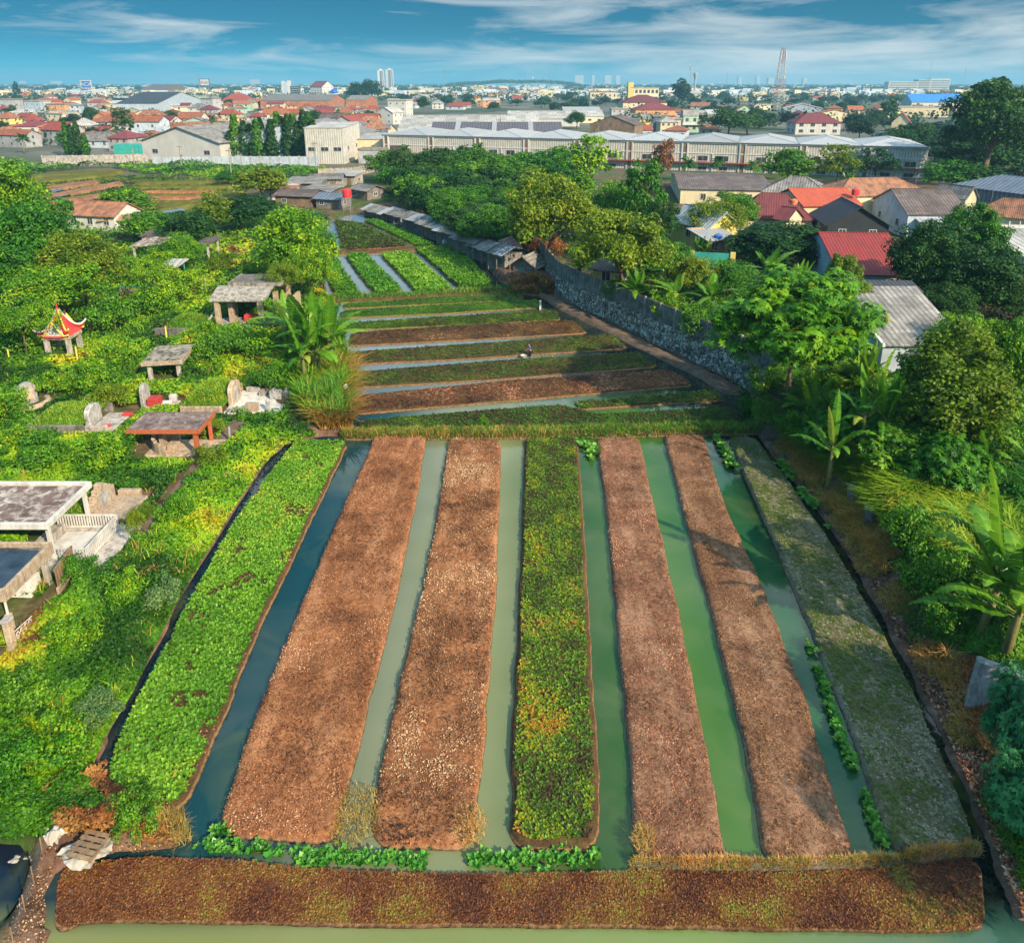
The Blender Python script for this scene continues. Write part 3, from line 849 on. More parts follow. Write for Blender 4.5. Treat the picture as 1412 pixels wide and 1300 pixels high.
def proto_column(var, seed):
    r = np.random.default_rng(seed)
    n = 1300
    h = 12.0
    z = r.random(n) ** .85 * (h - .8) + .8
    rad = 1.05 * np.clip(1 - ((z - 3) / (h - 2.2)) ** 2 * .92, .12, 1) * (.75 + .4 * vnoise(z * 1.3, z * 0 + var, seed)) * np.clip(z / 2.2, .45, 1)
    a = r.random(n) * 2 * PI
    q = .55 + .5 * r.random(n)
    P = np.stack([np.cos(a) * rad * q, np.sin(a) * rad * q, z], -1)
    N = norm(np.stack([np.cos(a), np.sin(a), .35 + 0 * a], -1) + r.normal(size=(n, 3)) * .35)
    T = norm(np.cross(N, np.cross(N, np.array([[0, 0, 1.0]]))) + r.normal(size=(n, 3)) * .3)
    V, F, t = kites(P, N, .75 * (.6 + .8 * r.random(n)), np.clip(r.random(n) * .7, 0, 1), r, .4, T)
    mb = MB(); mb.tube([(0, 0, -.3), (0, 0, 5), (0, 0, h - .6)], [.16, .12, .04], 6)
    PROTO.setdefault('column', []).append((mb.mesh('trunk', [M['bark']]), mesh_np('crown', V, F, attr={'tint': t}, mats=[M['leaf_dark']]), h, 1.05))
for v in range(3): proto_column(v, 40 + v)

def proto_palm(var, h, leafn, seed, frond=3.2, leafs=.5):
    r = np.random.default_rng(seed); rr = random.Random(seed)
    mb = MB(); lx = rr.uniform(-.6, .6)
    mb.tube([(0, 0, -.3), (lx * .3, 0, h * .4), (lx, .1, h)], [.22, .16, .12], 7)
    parts = []
    for k in range(leafn):
        a = k * 2.4 + rr.uniform(-.3, .3); el = rr.uniform(-.2, 1.15)
        m = 16
        s = np.linspace(.06, 1, m)
        hx = frond * s * math.cos(el) * (1 - .12 * s); hz = frond * s * math.sin(el) - 1.5 * s ** 2 * (.5 + .5 * math.cos(el))
        c = np.stack([lx + np.cos(a) * hx, .1 + np.sin(a) * hx, h + hz], -1)
        tg = norm(np.gradient(c, axis=0)); side = norm(np.cross(tg, np.array([[0, 0, 1.0]])))
        for sg in (-1, 1):
            D = norm(side * sg + tg * .6 - np.array([[0, 0, .45]]))
            ln = leafs * (1.25 - .7 * np.abs(s - .4)) 
            N = norm(np.cross(D, tg) * sg)
            parts.append(kites(c + D * (ln * .5)[:, None], N, ln, np.clip(.35 + r.random(m) * .4, 0, 1), r, .26, D, 0.02))
        parts.append(kites(c, norm(np.cross(side, tg)), np.full(m, frond / m * 1.3), np.full(m, .8), r, .2, tg, 0))
    V, F, t = cat_parts(parts)
    PROTO.setdefault('palm', []).append((mb.mesh('trunk', [M['bark_pale']], smoothf=True), mesh_np('crown', V, F, attr={'tint': t}, mats=[M['leaf_green']]), h + 1.6, frond))
for v in range(2): proto_palm(v, 6.0, 16, 70 + v, 3.0, .95)

def proto_banana(kind, seed, stems, leafn, L=2.6, Wd=.62, h=2.2, torn=.5):
    r = np.random.default_rng(seed); rr = random.Random(seed)
    mb = MB(); Vs = []; Qs = []; Ts = []; o = 0
    for si in range(stems):
        sx, sy = (0, 0) if si == 0 else (rr.uniform(-1, 1), rr.uniform(-1, 1))
        hh = h * rr.uniform(.7, 1.05) if si else h
        lx, ly = rr.uniform(-.25, .25), rr.uniform(-.25, .25)
        top = Vector((sx + lx, sy + ly, hh))
        mb.tube([(sx, sy, -.3), (sx + lx * .5, sy + ly * .5, hh * .55), top], [.17, .13, .07], 8)
        for k in range(leafn):
            a = k * 2.4 + rr.uniform(-.35, .35) + si
            el = rr.uniform(.15, 1.35) if k < leafn - 2 else rr.uniform(1.2, 1.5)
            LL = L * rr.uniform(.75, 1.1); WW = Wd * rr.uniform(.8, 1.1)
            bend = rr.uniform(.9, 2.0) * (1.1 if el < 1.1 else .35)
            m = 22
            pts = []; p = top + Vector((0, 0, rr.uniform(-.4, .0))); e = el
            for j in range(m + 1):
                pts.append(p.copy())
                st = LL / m
                p = p + Vector((math.cos(a) * math.cos(e), math.sin(a) * math.cos(e), math.sin(e))) * st
                e -= bend / m * (j / m * 1.6)
            c = np.array([tuple(q) for q in pts]); tg = norm(np.gradient(c, axis=0))
            side = np.array([-math.sin(a), math.cos(a), 0.0]); up = norm(np.cross(tg, side[None]))
            up = np.where(up[:, 2:3] < 0, -up, up) if el < 1.2 else up
            s = np.linspace(0, 1, m + 1)
            wid = WW * .5 * np.clip(np.sin(np.clip((s - .10) / .90, 0, 1) ** .75 * PI), 0, 1) ** .6
            wid[s < .1] = 0
            mb.tube([pts[0], pts[2], pts[4]], [.045, .03, .02], 5, False)
            tb = rr.random() * .55 + (.35 if rr.random() < .12 else 0)
            for sg in (-1, 1):
                for j in range(1, m):
                    if wid[j] <= 0 and wid[j + 1] <= 0: continue
                    gap = torn * rr.random() ** 3 * .9
                    dr = rr.uniform(.05, .35)
                    j2 = 1 - gap
                    A = c[j]; B = c[j] * (1 - 1) + c[j + 1]
                    Bt = c[j] + (c[j + 1] - c[j]) * j2
                    e1 = A + sg * side * wid[j] - up[j] * wid[j] * dr
                    e2 = Bt + sg * side * wid[j + 1] - up[j] * wid[j + 1] * dr
                    Vs += [A, B, e2, e1]; Qs.append([o, o + 1, o + 2, o + 3]); o += 4
                    tv = min(1, max(0, tb + rr.uniform(-.1, .1))); Ts += [min(1, tv + .15), min(1, tv + .15), tv, tv]
    cm = mesh_np('crown', np.array(Vs), np.array(Qs), attr={'tint': np.array(Ts)}, mats=[M['leaf_banana']])
    V = np.array(Vs)
    PROTO.setdefault(kind, []).append((mb.mesh('stem', [M['banana_stem']], smoothf=True), cm, float(V[:, 2].max()), float(np.percentile(np.hypot(V[:, 0], V[:, 1]), 95))))
for v in range(4): proto_banana('banana', 90 + v, 3 if v % 2 else 1, 8)
proto_banana('bigbanana', 305, 2, 15, 3.3, .62, 1.5, .8)

NPLANT = 0
def plant(kind, loc, height, radius, label, cat='tree', group=None, name='tree', mat=None, rz=None, var=None):
    global NPLANT
    NPLANT += 1
    ps = PROTO[kind]
    tm, cm, ph, pr = ps[(NPLANT if var is None else var) % len(ps)]
    r = thing(name, label, cat, loc, random.uniform(0, 6.28) if rz is None else rz, group, (radius / pr, radius / pr, height / ph))
    mesh_obj('stem' if 'banana' in kind else 'trunk', tm, None, r)
    c = mesh_obj('crown', cm, None, r)
    if mat:
        c.material_slots[0].link = 'OBJECT'; c.material_slots[0].material = M[mat]
    return r

def tree_px(kind, px, py, top, rad_px, label, mat=None, cat='tree', group=None, name='tree', rz=None, var=None):
    """base pixel, top pixel row and crown half-width in photo pixels -> real height and radius"""
    p = atg(px, py)
    _, _, dep = proj(p)
    q = atY(px, top, p.y)
    return plant(kind, p, max(.5, q.z - p.z), rad_px / FOC * dep, label, cat, group, name, mat, rz, var)

# ------------------------------------------------------------------ ground cover
KEEP = []      # pixel polygons kept clear of undergrowth
def sample_px(poly, n, r, jump=True):
    P = np.array(poly, float); lo = P.min(0); hi = P.max(0)
    out = []; tot = 0
    while tot < n:
        q = lo + (hi - lo) * r.random((n, 2))
        q = q[inside(q[:, 0], q[:, 1], poly)]
        out.append(q); tot += len(q)
    q = np.concatenate(out)[:n]
    k = np.ones(n, bool)
    for kp in KEEP: k &= ~inside(q[:, 0], q[:, 1], kp)
    return q[k]

def px_ground(q):
    v = (PY0 - q[:, 1]) / FOC; u = (q[:, 0] - 706) / FOC
    dx, dy, dz = u, CP + SP * v, -SP + CP * v
    z = np.full(len(q), .6)
    for _ in range(4):
        t = (z - CAM_H) / dz
        z = ground_z(dx * t, dy * t)
    t = (z - CAM_H) / dz
    return np.stack([dx * t, dy * t, z], -1), t

def cover(name, label, poly, n, mat, r, lump=(2.2, 1.1), leaf_px=3.4, tshift=0.0, tvar=.5, cat='undergrowth', lmin=.13, lmax=.55, seed=0, fringe=None):
    q = sample_px(poly, n, r)
    P, dep = px_ground(q)
    def hh(x, y):
        a = fbm(x, y, lump[0], 50 + seed, 2); b = vnoise(x / .7, y / .7, 60 + seed)
        return lump[1] * np.clip(a * 1.7 - .45, 0, 1.3) + .22 * b
    x, y = P[:, 0], P[:, 1]
    f = 1.0
    if fringe is not None:
        f = np.clip(fringe(x, y), 0, 1)
    e = .25
    h0 = hh(x, y); gxx = (hh(x + e, y) - h0) / e; gyy = (hh(x, y + e) - h0) / e
    P[:, 2] += h0 * f * (1 - .5 * r.random(len(P)) ** 2.2) + .02
    N = norm(np.stack([-gxx, -gyy, np.ones(len(P))], -1) * .8 + r.normal(size=P.shape) * .55 + np.array([0, 0, .25]))
    lo = fbm(x, y, 5.0, 21 + seed); md = fbm(x, y, 1.4, 31 + seed)
    tint = np.clip(.33 + (lo - .5) * tvar * 2.6 + (md - .5) * tvar * 1.2 + (r.random(len(P)) - .5) * .32 + tshift, 0, 1)
    sz = np.clip(leaf_px * dep / FOC, lmin, lmax) * (.6 + .8 * r.random(len(P)))
    V, F, t = kites(P, N, sz, tint, r, .62)
    o = mesh_obj(name, mesh_np(name, V, F, attr={'tint': t}), M[mat])
    return tag(o, label, cat, None, 'stuff')

def grass_cover(name, label, poly, n, mat, r, h=1.0, wpx=1.1, hvar=.5, lean=.8, cat='grass', tshift=0, patch=None, seed=0):
    q = sample_px(poly, n, r)
    P, dep = px_ground(q)
    if patch:
        k = fbm(P[:, 0], P[:, 1], patch[0], 90 + seed) > patch[1]
        P = P[k]; dep = dep[k]
    cl = fbm(P[:, 0], P[:, 1], 1.2, 95 + seed)
    hgt = h * (1 - hvar + 2 * hvar * cl) * (.5 + .7 * r.random(len(P)))
    tint = np.clip(.2 + .75 * fbm(P[:, 0], P[:, 1], 3.5, 15 + seed) * (.5 + .7 * r.random(len(P))) + tshift, 0, 1)
    V, F, t = blades(P, hgt, np.clip(wpx * dep / FOC, .02, .2), tint, r, lean)
    o = mesh_obj(name, mesh_np(name, V, F, attr={'tint': t}), M[mat])
    return tag(o, label, cat, None, 'stuff')
# ------------------------------------------------------------------ crops on the beds
def stuff(name, V, F, t, mat, label, cat):
    return tag(mesh_obj(name, mesh_np(name, V, F, attr={'tint': t}), M[mat]), label, cat, None, 'stuff')

def crop(key, n, size, mat, label, cat, k=6, tintf=None, thin=None, up=.05, tilt=.55, name='crop_plants', dmin=.25, aspect=.55):
    s = BEDS[key]; r = np.random.default_rng(500 + len(bpy.data.objects))
    P, u, t = s.sample(n, r, dmin)
    if thin is not None:
        m = r.random(len(P)) < thin(P, u, t)
        P, u, t = P[m], u[m], t[m]
    P[:, 2] += up
    tint = tintf(P, u, t, r) if tintf else r.random(len(P))
    V, F, tt = rosettes(P, size * (.6 + .8 * r.random(len(P))), np.clip(tint, 0, 1), r, k, tilt, None, aspect)
    return stuff(name, V, F, tt, mat, label, cat)

def litter(key, n, size, mat, label, name='straw_litter', tintf=None, dmin=.12):
    s = BEDS[key]; r = np.random.default_rng(900 + len(bpy.data.objects))
    P, u, t = s.sample(n, r, dmin)
    x, y = P[:, 0], P[:, 1]
    P[:, 2] += .015 + .05 * r.random(len(P))
    N = norm(r.normal(size=P.shape) * .55 + np.array([0, 0, 1.0]))
    kk = fbm(x, y, .9, 71) + (r.random(len(P)) - .5) * .35 > .40
    P, N, x, y, u, t = P[kk], N[kk], x[kk], y[kk], u[kk], t[kk]
    tint = .45 + (fbm(x, y, 3.0, 7) - .5) * 1.1 + (fbm(x, y, .5, 8) - .5) * .5 + (r.random(len(P)) - .5) * .6
    if tintf is not None: tint = tint + tintf(P, u, t)
    V, F, tt = kites(P, N, size * (.5 + 1.0 * r.random(len(P))), np.clip(tint, 0, .84), r, .42)
    return stuff(name, V, F, tt, mat, label, 'litter')

nz = lambda P, s, seed: fbm(P[:, 0], P[:, 1], s, seed)
crop('A', 17000, .14, 'crop_leafy', 'dense leafy green vegetables covering the far left bed', 'crop', 6,
     lambda P, u, t, r: .18 + .6 * nz(P, 2.5, 3) * (.4 + 1.2 * r.random(len(P))) + .12 * (r.random(len(P)) > .93), lambda P, u, t: np.clip(1.25 - .55 * smooth(.75, 1.0, t) - 1.1 * (nz(P, 1.3, 4) < .29), .05, 1), .06)
litter('A', 9000, .10, 'litter', 'dead brown leaves between the leafy plants of the far left bed')
yb = lambda P: proj_np(P)[1]
def dt(P, u, t, r):
    y = yb(P)
    b = .40 + (nz(P, 1.6, 12) - .5) * 1.0 + (r.random(len(P)) - .5) * .5
    b += .20 * np.exp(-((y - 985) / 75) ** 2) + .13 * np.exp(-((y - 825) / 22) ** 2) + .10 * np.exp(-((y - 1130) / 50) ** 2)
    b -= .18 * np.exp(-((y - 1060) / 45) ** 2)
    return b
crop('D', 14000, .10, 'crop_mixed', 'small green and yellow seedlings covering the middle bed', 'crop', 5, dt, None, .03, .5, 'seedlings', .3)
crop('H', 40000, .058, 'crop_red', 'red brown seedlings flecked with green on the wide bottom bed', 'crop', 5,
     lambda P, u, t, r: .36 + (nz(P, 1.3, 13) - .46) * .95 + (r.random(len(P)) - .5) * .55, None, .02, .45, 'seedlings', .22)
crop('G', 13000, .085, 'crop_grey', 'patchy green moss and pale dry scraps over the grey bed', 'crop', 4,
     lambda P, u, t, r: np.where(nz(P, 1.5, 14) + (r.random(len(P)) - .5) * .3 > .44, .25, .74) + (r.random(len(P)) - .5) * .3, lambda P, u, t: .35 + .65 * (nz(P, .9, 17) > .45), .01, .25, 'moss', .2)
litter('B', 46000, .075, 'litter', 'short brown stubble and dead leaves on the sunlit reddish bed')
litter('C', 40000, .09, 'litter_tan', 'tan straw and dead leaves on the bed left of the seedlings', tintf=lambda P, u, t: .12 * np.sin(P[:, 1] * .55))
litter('E', 38000, .068, 'litter', 'fine brown stubble on the dull bed right of the seedlings')
litter('F', 40000, .068, 'litter', 'fine brown stubble on the dull bed beside the grey mossy bed')
for k, n, m, lb in (('S1', 1500, 'crop_leafy', 'green crop on the farthest narrow cross bed'), ('S2', 2200, 'crop_leafy', 'bright green crop on the second farthest cross bed'),
                    ('S3', 2600, 'crop_mixed', 'yellow green crop on the cross bed behind the brown one'), ('S5', 3000, 'crop_mixed', 'green crop on the cross bed behind the farmer'),
                    ('S6', 3400, 'crop_mixed', 'green crop on the cross bed in front of the farmer'), ('S8', 1300, 'crop_mixed', 'olive crop behind the short pool of the far field'),
                    ('S9', 5600, 'crop_mixed', 'olive crop nearest the grassy dike of the far field')):
    crop(k, int(n * (1.9 if k in ('S1', 'S2', 'S3') else 1.25)), .13, m, lb, 'crop', 4, (lambda P, u, t, r: .30 + (nz(P, 2.2, 23) - .5) * .8 + (r.random(len(P)) - .5) * .4), None, .03)
for k, n, lb in (('S4', 4200, 'sparse red brown stubble on the thin brown cross bed'), ('S7', 5200, 'sparse red brown stubble on the wide brown cross bed')):
    crop(k, n, .13, 'litter', lb, 'crop', 4, (lambda P, u, t, r: .2 + (nz(P, 3, 29) - .4) * .8 + (r.random(len(P)) - .5) * .4), None, .01, .3, 'stubble')
for k, n, m, lb, tv in (('F1', 1000, 'leaf_green', 'green leaves of the leftmost back block', .45), ('F2', 2600, 'crop_leafy', 'green leaves of the block between the pale channels', .42), ('F3', 3000, 'crop_leafy', 'light green leaves of the block with the round bush', .55),
                    ('F4', 4200, 'leaf_green', 'even deep green leaves of the large back block', .42), ('F5', 3200, 'crop_mixed', 'brownish green weeds on the farthest back block', .2), ('F6', 1900, 'leaf_green', 'green leaves of the narrow block along the shacks', .45)):
    crop(k, n, .34, m, lb, 'crop', 5, (lambda P, u, t, r, tv=tv: tv + (nz(P, 2.5, 33) - .5) * .4 + (r.random(len(P)) - .5) * .35), None, .06)

# ------------------------------------------------------------------ floating water plants, dike grass
def row_plants(label, pts, n, wid, size, name='water_hyacinth', mat='hyacinth', z=.06, k=8, cat='water plants', tilt=.6, clump=.45):
    r = np.random.default_rng(n + int(pts[0][0]))
    P = np.array([tuple(at(a, b, z)) for a, b in pts])
    d = np.r_[0, np.cumsum(np.linalg.norm(np.diff(P, axis=0), axis=1))]
    s = r.random(n * 2) * d[-1]
    s = s[vnoise(s / 1.1, s * 0, n) > clump - .15 * r.random(len(s))][:n]
    Q = np.stack([np.interp(s, d, P[:, i]) for i in range(3)], -1)
    Q[:, :2] += r.normal(size=(len(Q), 2)) * wid * .5
    Q[:, 2] = z + .12 * r.random(len(Q)) + np.maximum(0, ground_z(Q[:, 0], Q[:, 1]))
    V, F, t = rosettes(Q, size * (.6 + .8 * r.random(len(Q))), .25 + .6 * r.random(len(Q)), r, k, tilt, None, .75)
    return stuff(name, V, F, t, mat, label, cat)
row_plants('bright water hyacinths floating along the canal above the wide bottom bed', [(283, 1166), (340, 1172), (430, 1182), (560, 1186), (650, 1188), (760, 1186), (862, 1181)], 420, .30, .15, clump=.44)
row_plants('water hyacinths floating down the right side of the last canal', [(1114, 888), (1130, 930), (1150, 990), (1176, 1060), (1200, 1120), (1216, 1160)], 330, .2, .16, clump=.34)
row_plants('leafy water plants along the grassy dike between the two fields', [(760, 603), (860, 600), (1000, 594), (1040, 592)], 620, .45, .2, clump=.25)
row_plants('leafy water plants at the top ends of the middle canals', [(798, 612), (806, 616), (822, 620), (812, 632)], 70, .35, .28, clump=.1)
row_plants('leafy water plants at the top end of the last canal', [(985, 603), (995, 615), (1004, 632), (1012, 645)], 90, .3, .28, clump=.1)
row_plants('water plants along the dark ditch beside the grey bed', [(1075, 640), (1100, 672), (1125, 705), (1140, 728)], 120, .3, .22, clump=.45)
row_plants('small plants sprouting at the lower end of the teal canal', [(296, 1148), (316, 1146)], 16, .2, .2, clump=0)

def dike_grass(label, s, n, mat, h, w, cat='grass', lean=.7, thin=None):
    r = np.random.default_rng(n)
    P, u, t = s.sample(n, r, -.05)
    if thin is not None:
        P = P[r.random(len(P)) < thin(P)]
    hh = h * (.4 + .9 * r.random(len(P))) * (.5 + nz(P, .8, 41))
    V, F, tt = blades(P, hh, w, np.clip(.2 + .8 * nz(P, 1.0, 42) * (.4 + .8 * r.random(len(P))), 0, 1), r, lean)
    return stuff('dike_grass', V, F, tt, mat, label, cat)
dike_grass('green grass along the dike between the two fields', DK1, 9000, 'grass', .38, .035)
dike_grass('dry yellow grass along the dike between the two fields', DK1, 7000, 'grass_dry', .36, .03, thin=lambda P: smooth(12, -8, P[:, 0]) * .9 + .15)
dike_grass('dry yellow grass along the bund above the bottom bed', DK2, 9000, 'grass_dry', .22, .018, thin=lambda P: .35 + .65 * nz(P, .8, 44))
dike_grass('green grass along the bund above the bottom bed', DK2, 4000, 'grass', .16, .018, thin=lambda P: 1.0 * (nz(P, 1.2, 45) > .5))
dike_grass('grass on the bund behind the cross beds', DK3, 2600, 'grass', .5, .06)

def tuft(label, cxy, rad_px, n, h, mat='grass_dry', lean=1.0, w=.02, cat='grass tuft', group=None, name='grass_tuft', kindk=None, z=None):
    p = atg(*cxy); rr = rad_px / FOC * proj(p)[2]
    r = np.random.default_rng(int(cxy[0] * 7 + cxy[1]))
    a = r.random(n) * 6.28; q = np.sqrt(r.random(n)) * rr
    x = p.x + np.cos(a) * q; y = p.y + np.sin(a) * q * 1.3
    zz = ground_z(x, y) if z is None else np.full(n, z)
    P = np.stack([np.cos(a) * q, np.sin(a) * q * 1.3, zz - p.z], -1)
    V, F, t = blades(P, h * (.5 + .8 * r.random(n)) * (1.1 - .5 * q / rr), w, np.clip(r.random(n), 0, 1), r, lean)
    o = mesh_obj(name, mesh_np(name, V, F, attr={'tint': t}), M[mat], None, p)
    return tag(o, label, cat, group, kindk)
GT = 'tufts of dry grass at the bed ends'
tuft('dry golden grass tuft between the reddish bed and the tan bed at their lower ends', (492, 1148), 36, 1500, .22, group=GT, z=.2)
tuft('dry golden grass tuft at the lower end of the tan bed, overhanging the canal', (648, 1162), 24, 900, .20, group=GT, z=.25)
tuft('large straw coloured grass tuft at the corner where the teal canal bends', (236, 1150), 46, 2600, .4, group=GT)
tuft('small straw grass tuft below the seedling bed corner', (885, 1188), 16, 300, .3, group=GT, z=.4)
SITE = True
# ------------------------------------------------------------------ cemetery on the left
def keep(x0, x1, y0, y1, z=.6, pad=.2):
    c = [(x0 - pad, y0 - pad), (x1 + pad, y0 - pad), (x1 + pad, y1 + pad), (x0 - pad, y1 + pad)]
    KEEP.append([proj(site(a, b, z))[:2] for a, b in c])

def columns(root, pts, z0, z1, r, mat, name='post', sq=True):
    for x, y in pts:
        mb = MB()
        if sq: mb.box(x - r, x + r, y - r, y + r, z0, z1)
        else: mb.tube([(x, y, z0), (x, y, z1)], r, 10)
        mb.build(name, M[mat], root, bevel=.015 if sq else 0)

def arch_stone(w, h, t, steps=0):
    """upright tombstone outline in local yz, thickness along x"""
    out = []
    if steps:
        y = w / 2; z = 0
        out = [(-w / 2, 0), (w / 2, 0)]
        for k in range(steps + 1):
            zz = h * (.45 + .55 * (k + 1) / (steps + 1)); out += [(w / 2 - k * w * .14, zz)]
            if k < steps: out += [(w / 2 - (k + 1) * w * .14, zz)]
        top = out[2:]
        out += [(-a, b) for a, b in reversed(top)]
    else:
        out = [(-w / 2, 0), (w / 2, 0), (w / 2, h * .55)]
        for k in range(9):
            a = PI * k / 8
            out.append((math.cos(a) * w / 2, h * .62 + math.sin(a) * h * .38))
        out.append((-w / 2, h * .55))
    mb = MB()
    vs = [(-t / 2, y, z) for y, z in out] + [(t / 2, y, z) for y, z in out]
    n = len(out)
    fs = [tuple(range(n)), tuple(range(2 * n - 1, n - 1, -1))] + [((i + 1) % n, i, n + i, n + (i + 1) % n) for i in range(n)]
    return mb.add(vs, fs)

def grass_mound(root, x0, x1, y0, y1, z0, h, n=1500, mat='grass', name='grass_mound', bh=.28):
    """domed turf: earth body with grass blades in one mesh"""
    r = np.random.default_rng(int(abs(x0 * 13 + y0 * 7)))
    N = 14
    u, v = np.meshgrid(np.linspace(0, 1, N), np.linspace(0, 1, N))
    dome = lambda a, b: z0 + h * (np.clip(1 - np.abs(2 * a - 1) ** 3, 0, 1) * np.clip(1 - np.abs(2 * b - 1) ** 3, 0, 1)) ** .6
    V1 = np.stack([x0 + (x1 - x0) * u, y0 + (y1 - y0) * v, dome(u, v)], -1).reshape(-1, 3)
    i = np.arange(N * N).reshape(N, N)
    Q1 = np.stack([i[:-1, :-1], i[:-1, 1:], i[1:, 1:], i[1:, :-1]], -1).reshape(-1, 4)
    a, b = r.random(n), r.random(n)
    P = np.stack([x0 + (x1 - x0) * a, y0 + (y1 - y0) * b, dome(a, b) - .02], -1)
    V2, Q2, t2 = blades(P, bh * (.4 + r.random(n)), .05, np.clip(.35 + .6 * r.random(n), 0, 1), r, .8)
    V = np.concatenate([V1, V2]); Q = np.concatenate([Q1, Q2 + len(V1)]); t = np.r_[np.full(len(V1), .3), t2]
    return mesh_obj(name, mesh_np(name, V, Q, attr={'tint': t}), M[mat], root)

# --- white railed tomb with flat canopy
g = .62
t = thing('canopy', 'large flat weathered canopy with raised white rim over the white railed grave', 'canopy', (-26.5, 34.5, g))
mb = MB(); mb.box(-6.8, 0, 0, 4.3, 2.35, 2.50); mb.build('roof_slab', M['slab_weathered'], t)
mb = MB()
mb.box(-6.8, 0, -.22, 0, 2.30, 2.72); mb.box(-6.8, 0, 4.3, 4.52, 2.30, 2.74); mb.box(0, .22, -.22, 4.52, 2.30, 2.72)
mb.build('rim', M['white'], t, bevel=.03)
columns(t, [(-.15, 4.1), (-.15, .3), (-5, .3), (-5, 4.1)], -.1, 2.35, .11, 'white')
t = thing('grave_railing', 'white slatted railing round the tiled grave floor beside the flat canopy', 'railing', (-24.4, 34.3, g))
for nm, a, b in (('back_rail', (-3.8, 3.5), (0, 3.5)), ('side_rail', (0, 3.5), (0, 0)), ('front_rail', (0, 0), (-1.6, 0))):
    mb = MB(); a = Vector(a); b = Vector(b); L = (b - a).length; n = int(L / .17); rz = math.atan2(b.y - a.y, b.x - a.x)
    for k in range(n + 1):
        p = a.lerp(b, k / n)
        mb.box(p.x - .045, p.x + .045, p.y - .02, p.y + .02, .12, 1.0, rz)
    for zz in (.10, .95):
        c = (a + b) / 2
        mb.box(c.x - L / 2, c.x + L / 2, c.y - .045, c.y + .045, zz, zz + .09, rz)
    mb.build(nm, M['white'], t)
t = thing('grave_terrace', 'pale grey grave terrace inside and around the white railing', 'terrace', (-24.4, 34.3, g))
mb = MB(); mb.box(-4.5, 1.25, -.9, 3.9, -.5, .06); mb.build('floor_slab', M['concrete_pale'], t, bevel=.04)
mb = MB(); mb.box(-3.0, -.3, .5, 3.0, .063, .13); mb.build('tiled_floor', M['white'], t, bevel=.02)
mb = MB(); mb.box(-3.7, -3.2, .2, 3.3, .063, .55); mb.build('planter_wall', M['concrete_pale'], t, bevel=.03)
keep(-29, -23.1, 33.3, 38.4)
# --- dark roofed pavilion with rainwater on its roof
t = thing('canopy', 'concrete canopy with high parapet and dark rain puddle on its roof', 'canopy', (-25.2, 28.5, g))
mb = MB(); mb.box(-7.8, -.18, .18, 3.95, 2.0, 2.2); mb.build('roof_slab', M['concrete_dark'], t)
mb = MB(); mb.box(-8, 0, -.02, .18, 1.75, 2.5); mb.box(-.18, .02, .18, 4.1, 1.75, 2.5); mb.box(-8, -.18, 3.95, 4.13, 1.75, 2.5)
mb.build('parapet', M['stone_tan'], t, bevel=.03)
mb = MB(); mb.slab([(-7.6, .22, 2.235), (-.22, .22, 2.235), (-.22, 3.6, 2.235), (-2.5, 3.9, 2.235), (-5, 3.2, 2.235), (-7.6, 2.5, 2.235)], .03); mb.build('rain_puddle', M['glass'], t)
columns(t, [(-.2, .15)], -.3, .9, .14, 'stone_tan', 'column'); columns(t, [(-.2, .15)], .9, 1.8, .05, 'white', 'column')
columns(t, [(-.4, 3.7), (-4, 3.7)], -.3, 1.8, .14, 'concrete_pale', 'column')
mb = MB(); mb.box(-2.6, -.7, 2.6, 3.6, -.3, .9); mb.build('plinth', M['white'], t, bevel=.03)
keep(-27.5, -24.8, 28.2, 31.0)
# --- slatted wooden gate, posts
t = thing('slatted_gate', 'worn brown slatted gate leaning beside the puddled canopy', 'gate', (-24.6, 31.6, g), R(98))
mb = MB(); mb.box(-.1, 2.3, -.08, .08, -.2, .35); mb.build('base', M['stone_tan'], t, bevel=.03)
mb = MB()
for k in range(8): mb.box(.05 + k * .28, .2 + k * .28, -.04, .04, .35, 1.45)
mb.box(0, 2.2, -.05, .05, 1.35, 1.5); mb.build('slats', M['wood'], t)
keep(-25.2, -24.0, 31.4, 34.0)
t = thing('gate_post', 'thick pale gate post in front of the puddled canopy at the left edge', 'post', (-24.35, 27.1, g))
mb = MB(); mb.box(-.17, .17, -.17, .17, -.3, 1.7); mb.build('shaft', M['stone_tan'], t, bevel=.03)
mb = MB(); mb.box(-.24, .24, -.24, .24, 1.7, 1.85); mb.build('cap', M['concrete_pale'], t, bevel=.03)
t = thing('scroll_gate', 'low white scrollwork gate between the thick post and the canopy column', 'gate', (-24.3, 27.4, g), R(88))
mb = MB()
for k in range(4):
    pts = [(.15 + k * .3 + .13 * math.cos(a) * (1 - a / 9), 0, .45 + .28 * math.sin(a) * (1 - a / 9)) for a in np.linspace(0, 7.5, 22)]
    mb.tube(pts, .022, 5)
mb.tube([(0, 0, .1), (1.25, 0, .1)], .025, 5); mb.tube([(0, 0, .85), (1.25, 0, .72)], .025, 5)
mb.build('scrollwork', M['white'], t)
t = thing('grave_terrace', 'red brown stone terrace cut by the left edge of the picture', 'terrace', (-26.0, 25.0, g - .1))
mb = MB(); mb.box(-5, 1.0, -1.6, 2.0, -.4, .12); mb.build('floor_slab', M['stone_tan'], t, bevel=.04)
mb = MB(); mb.box(.55, .95, -1.5, 1.9, .12, .35); mb.build('kerb', M['concrete_pale'], t, bevel=.03)
keep(-31, -24.8, 23.3, 27.2)
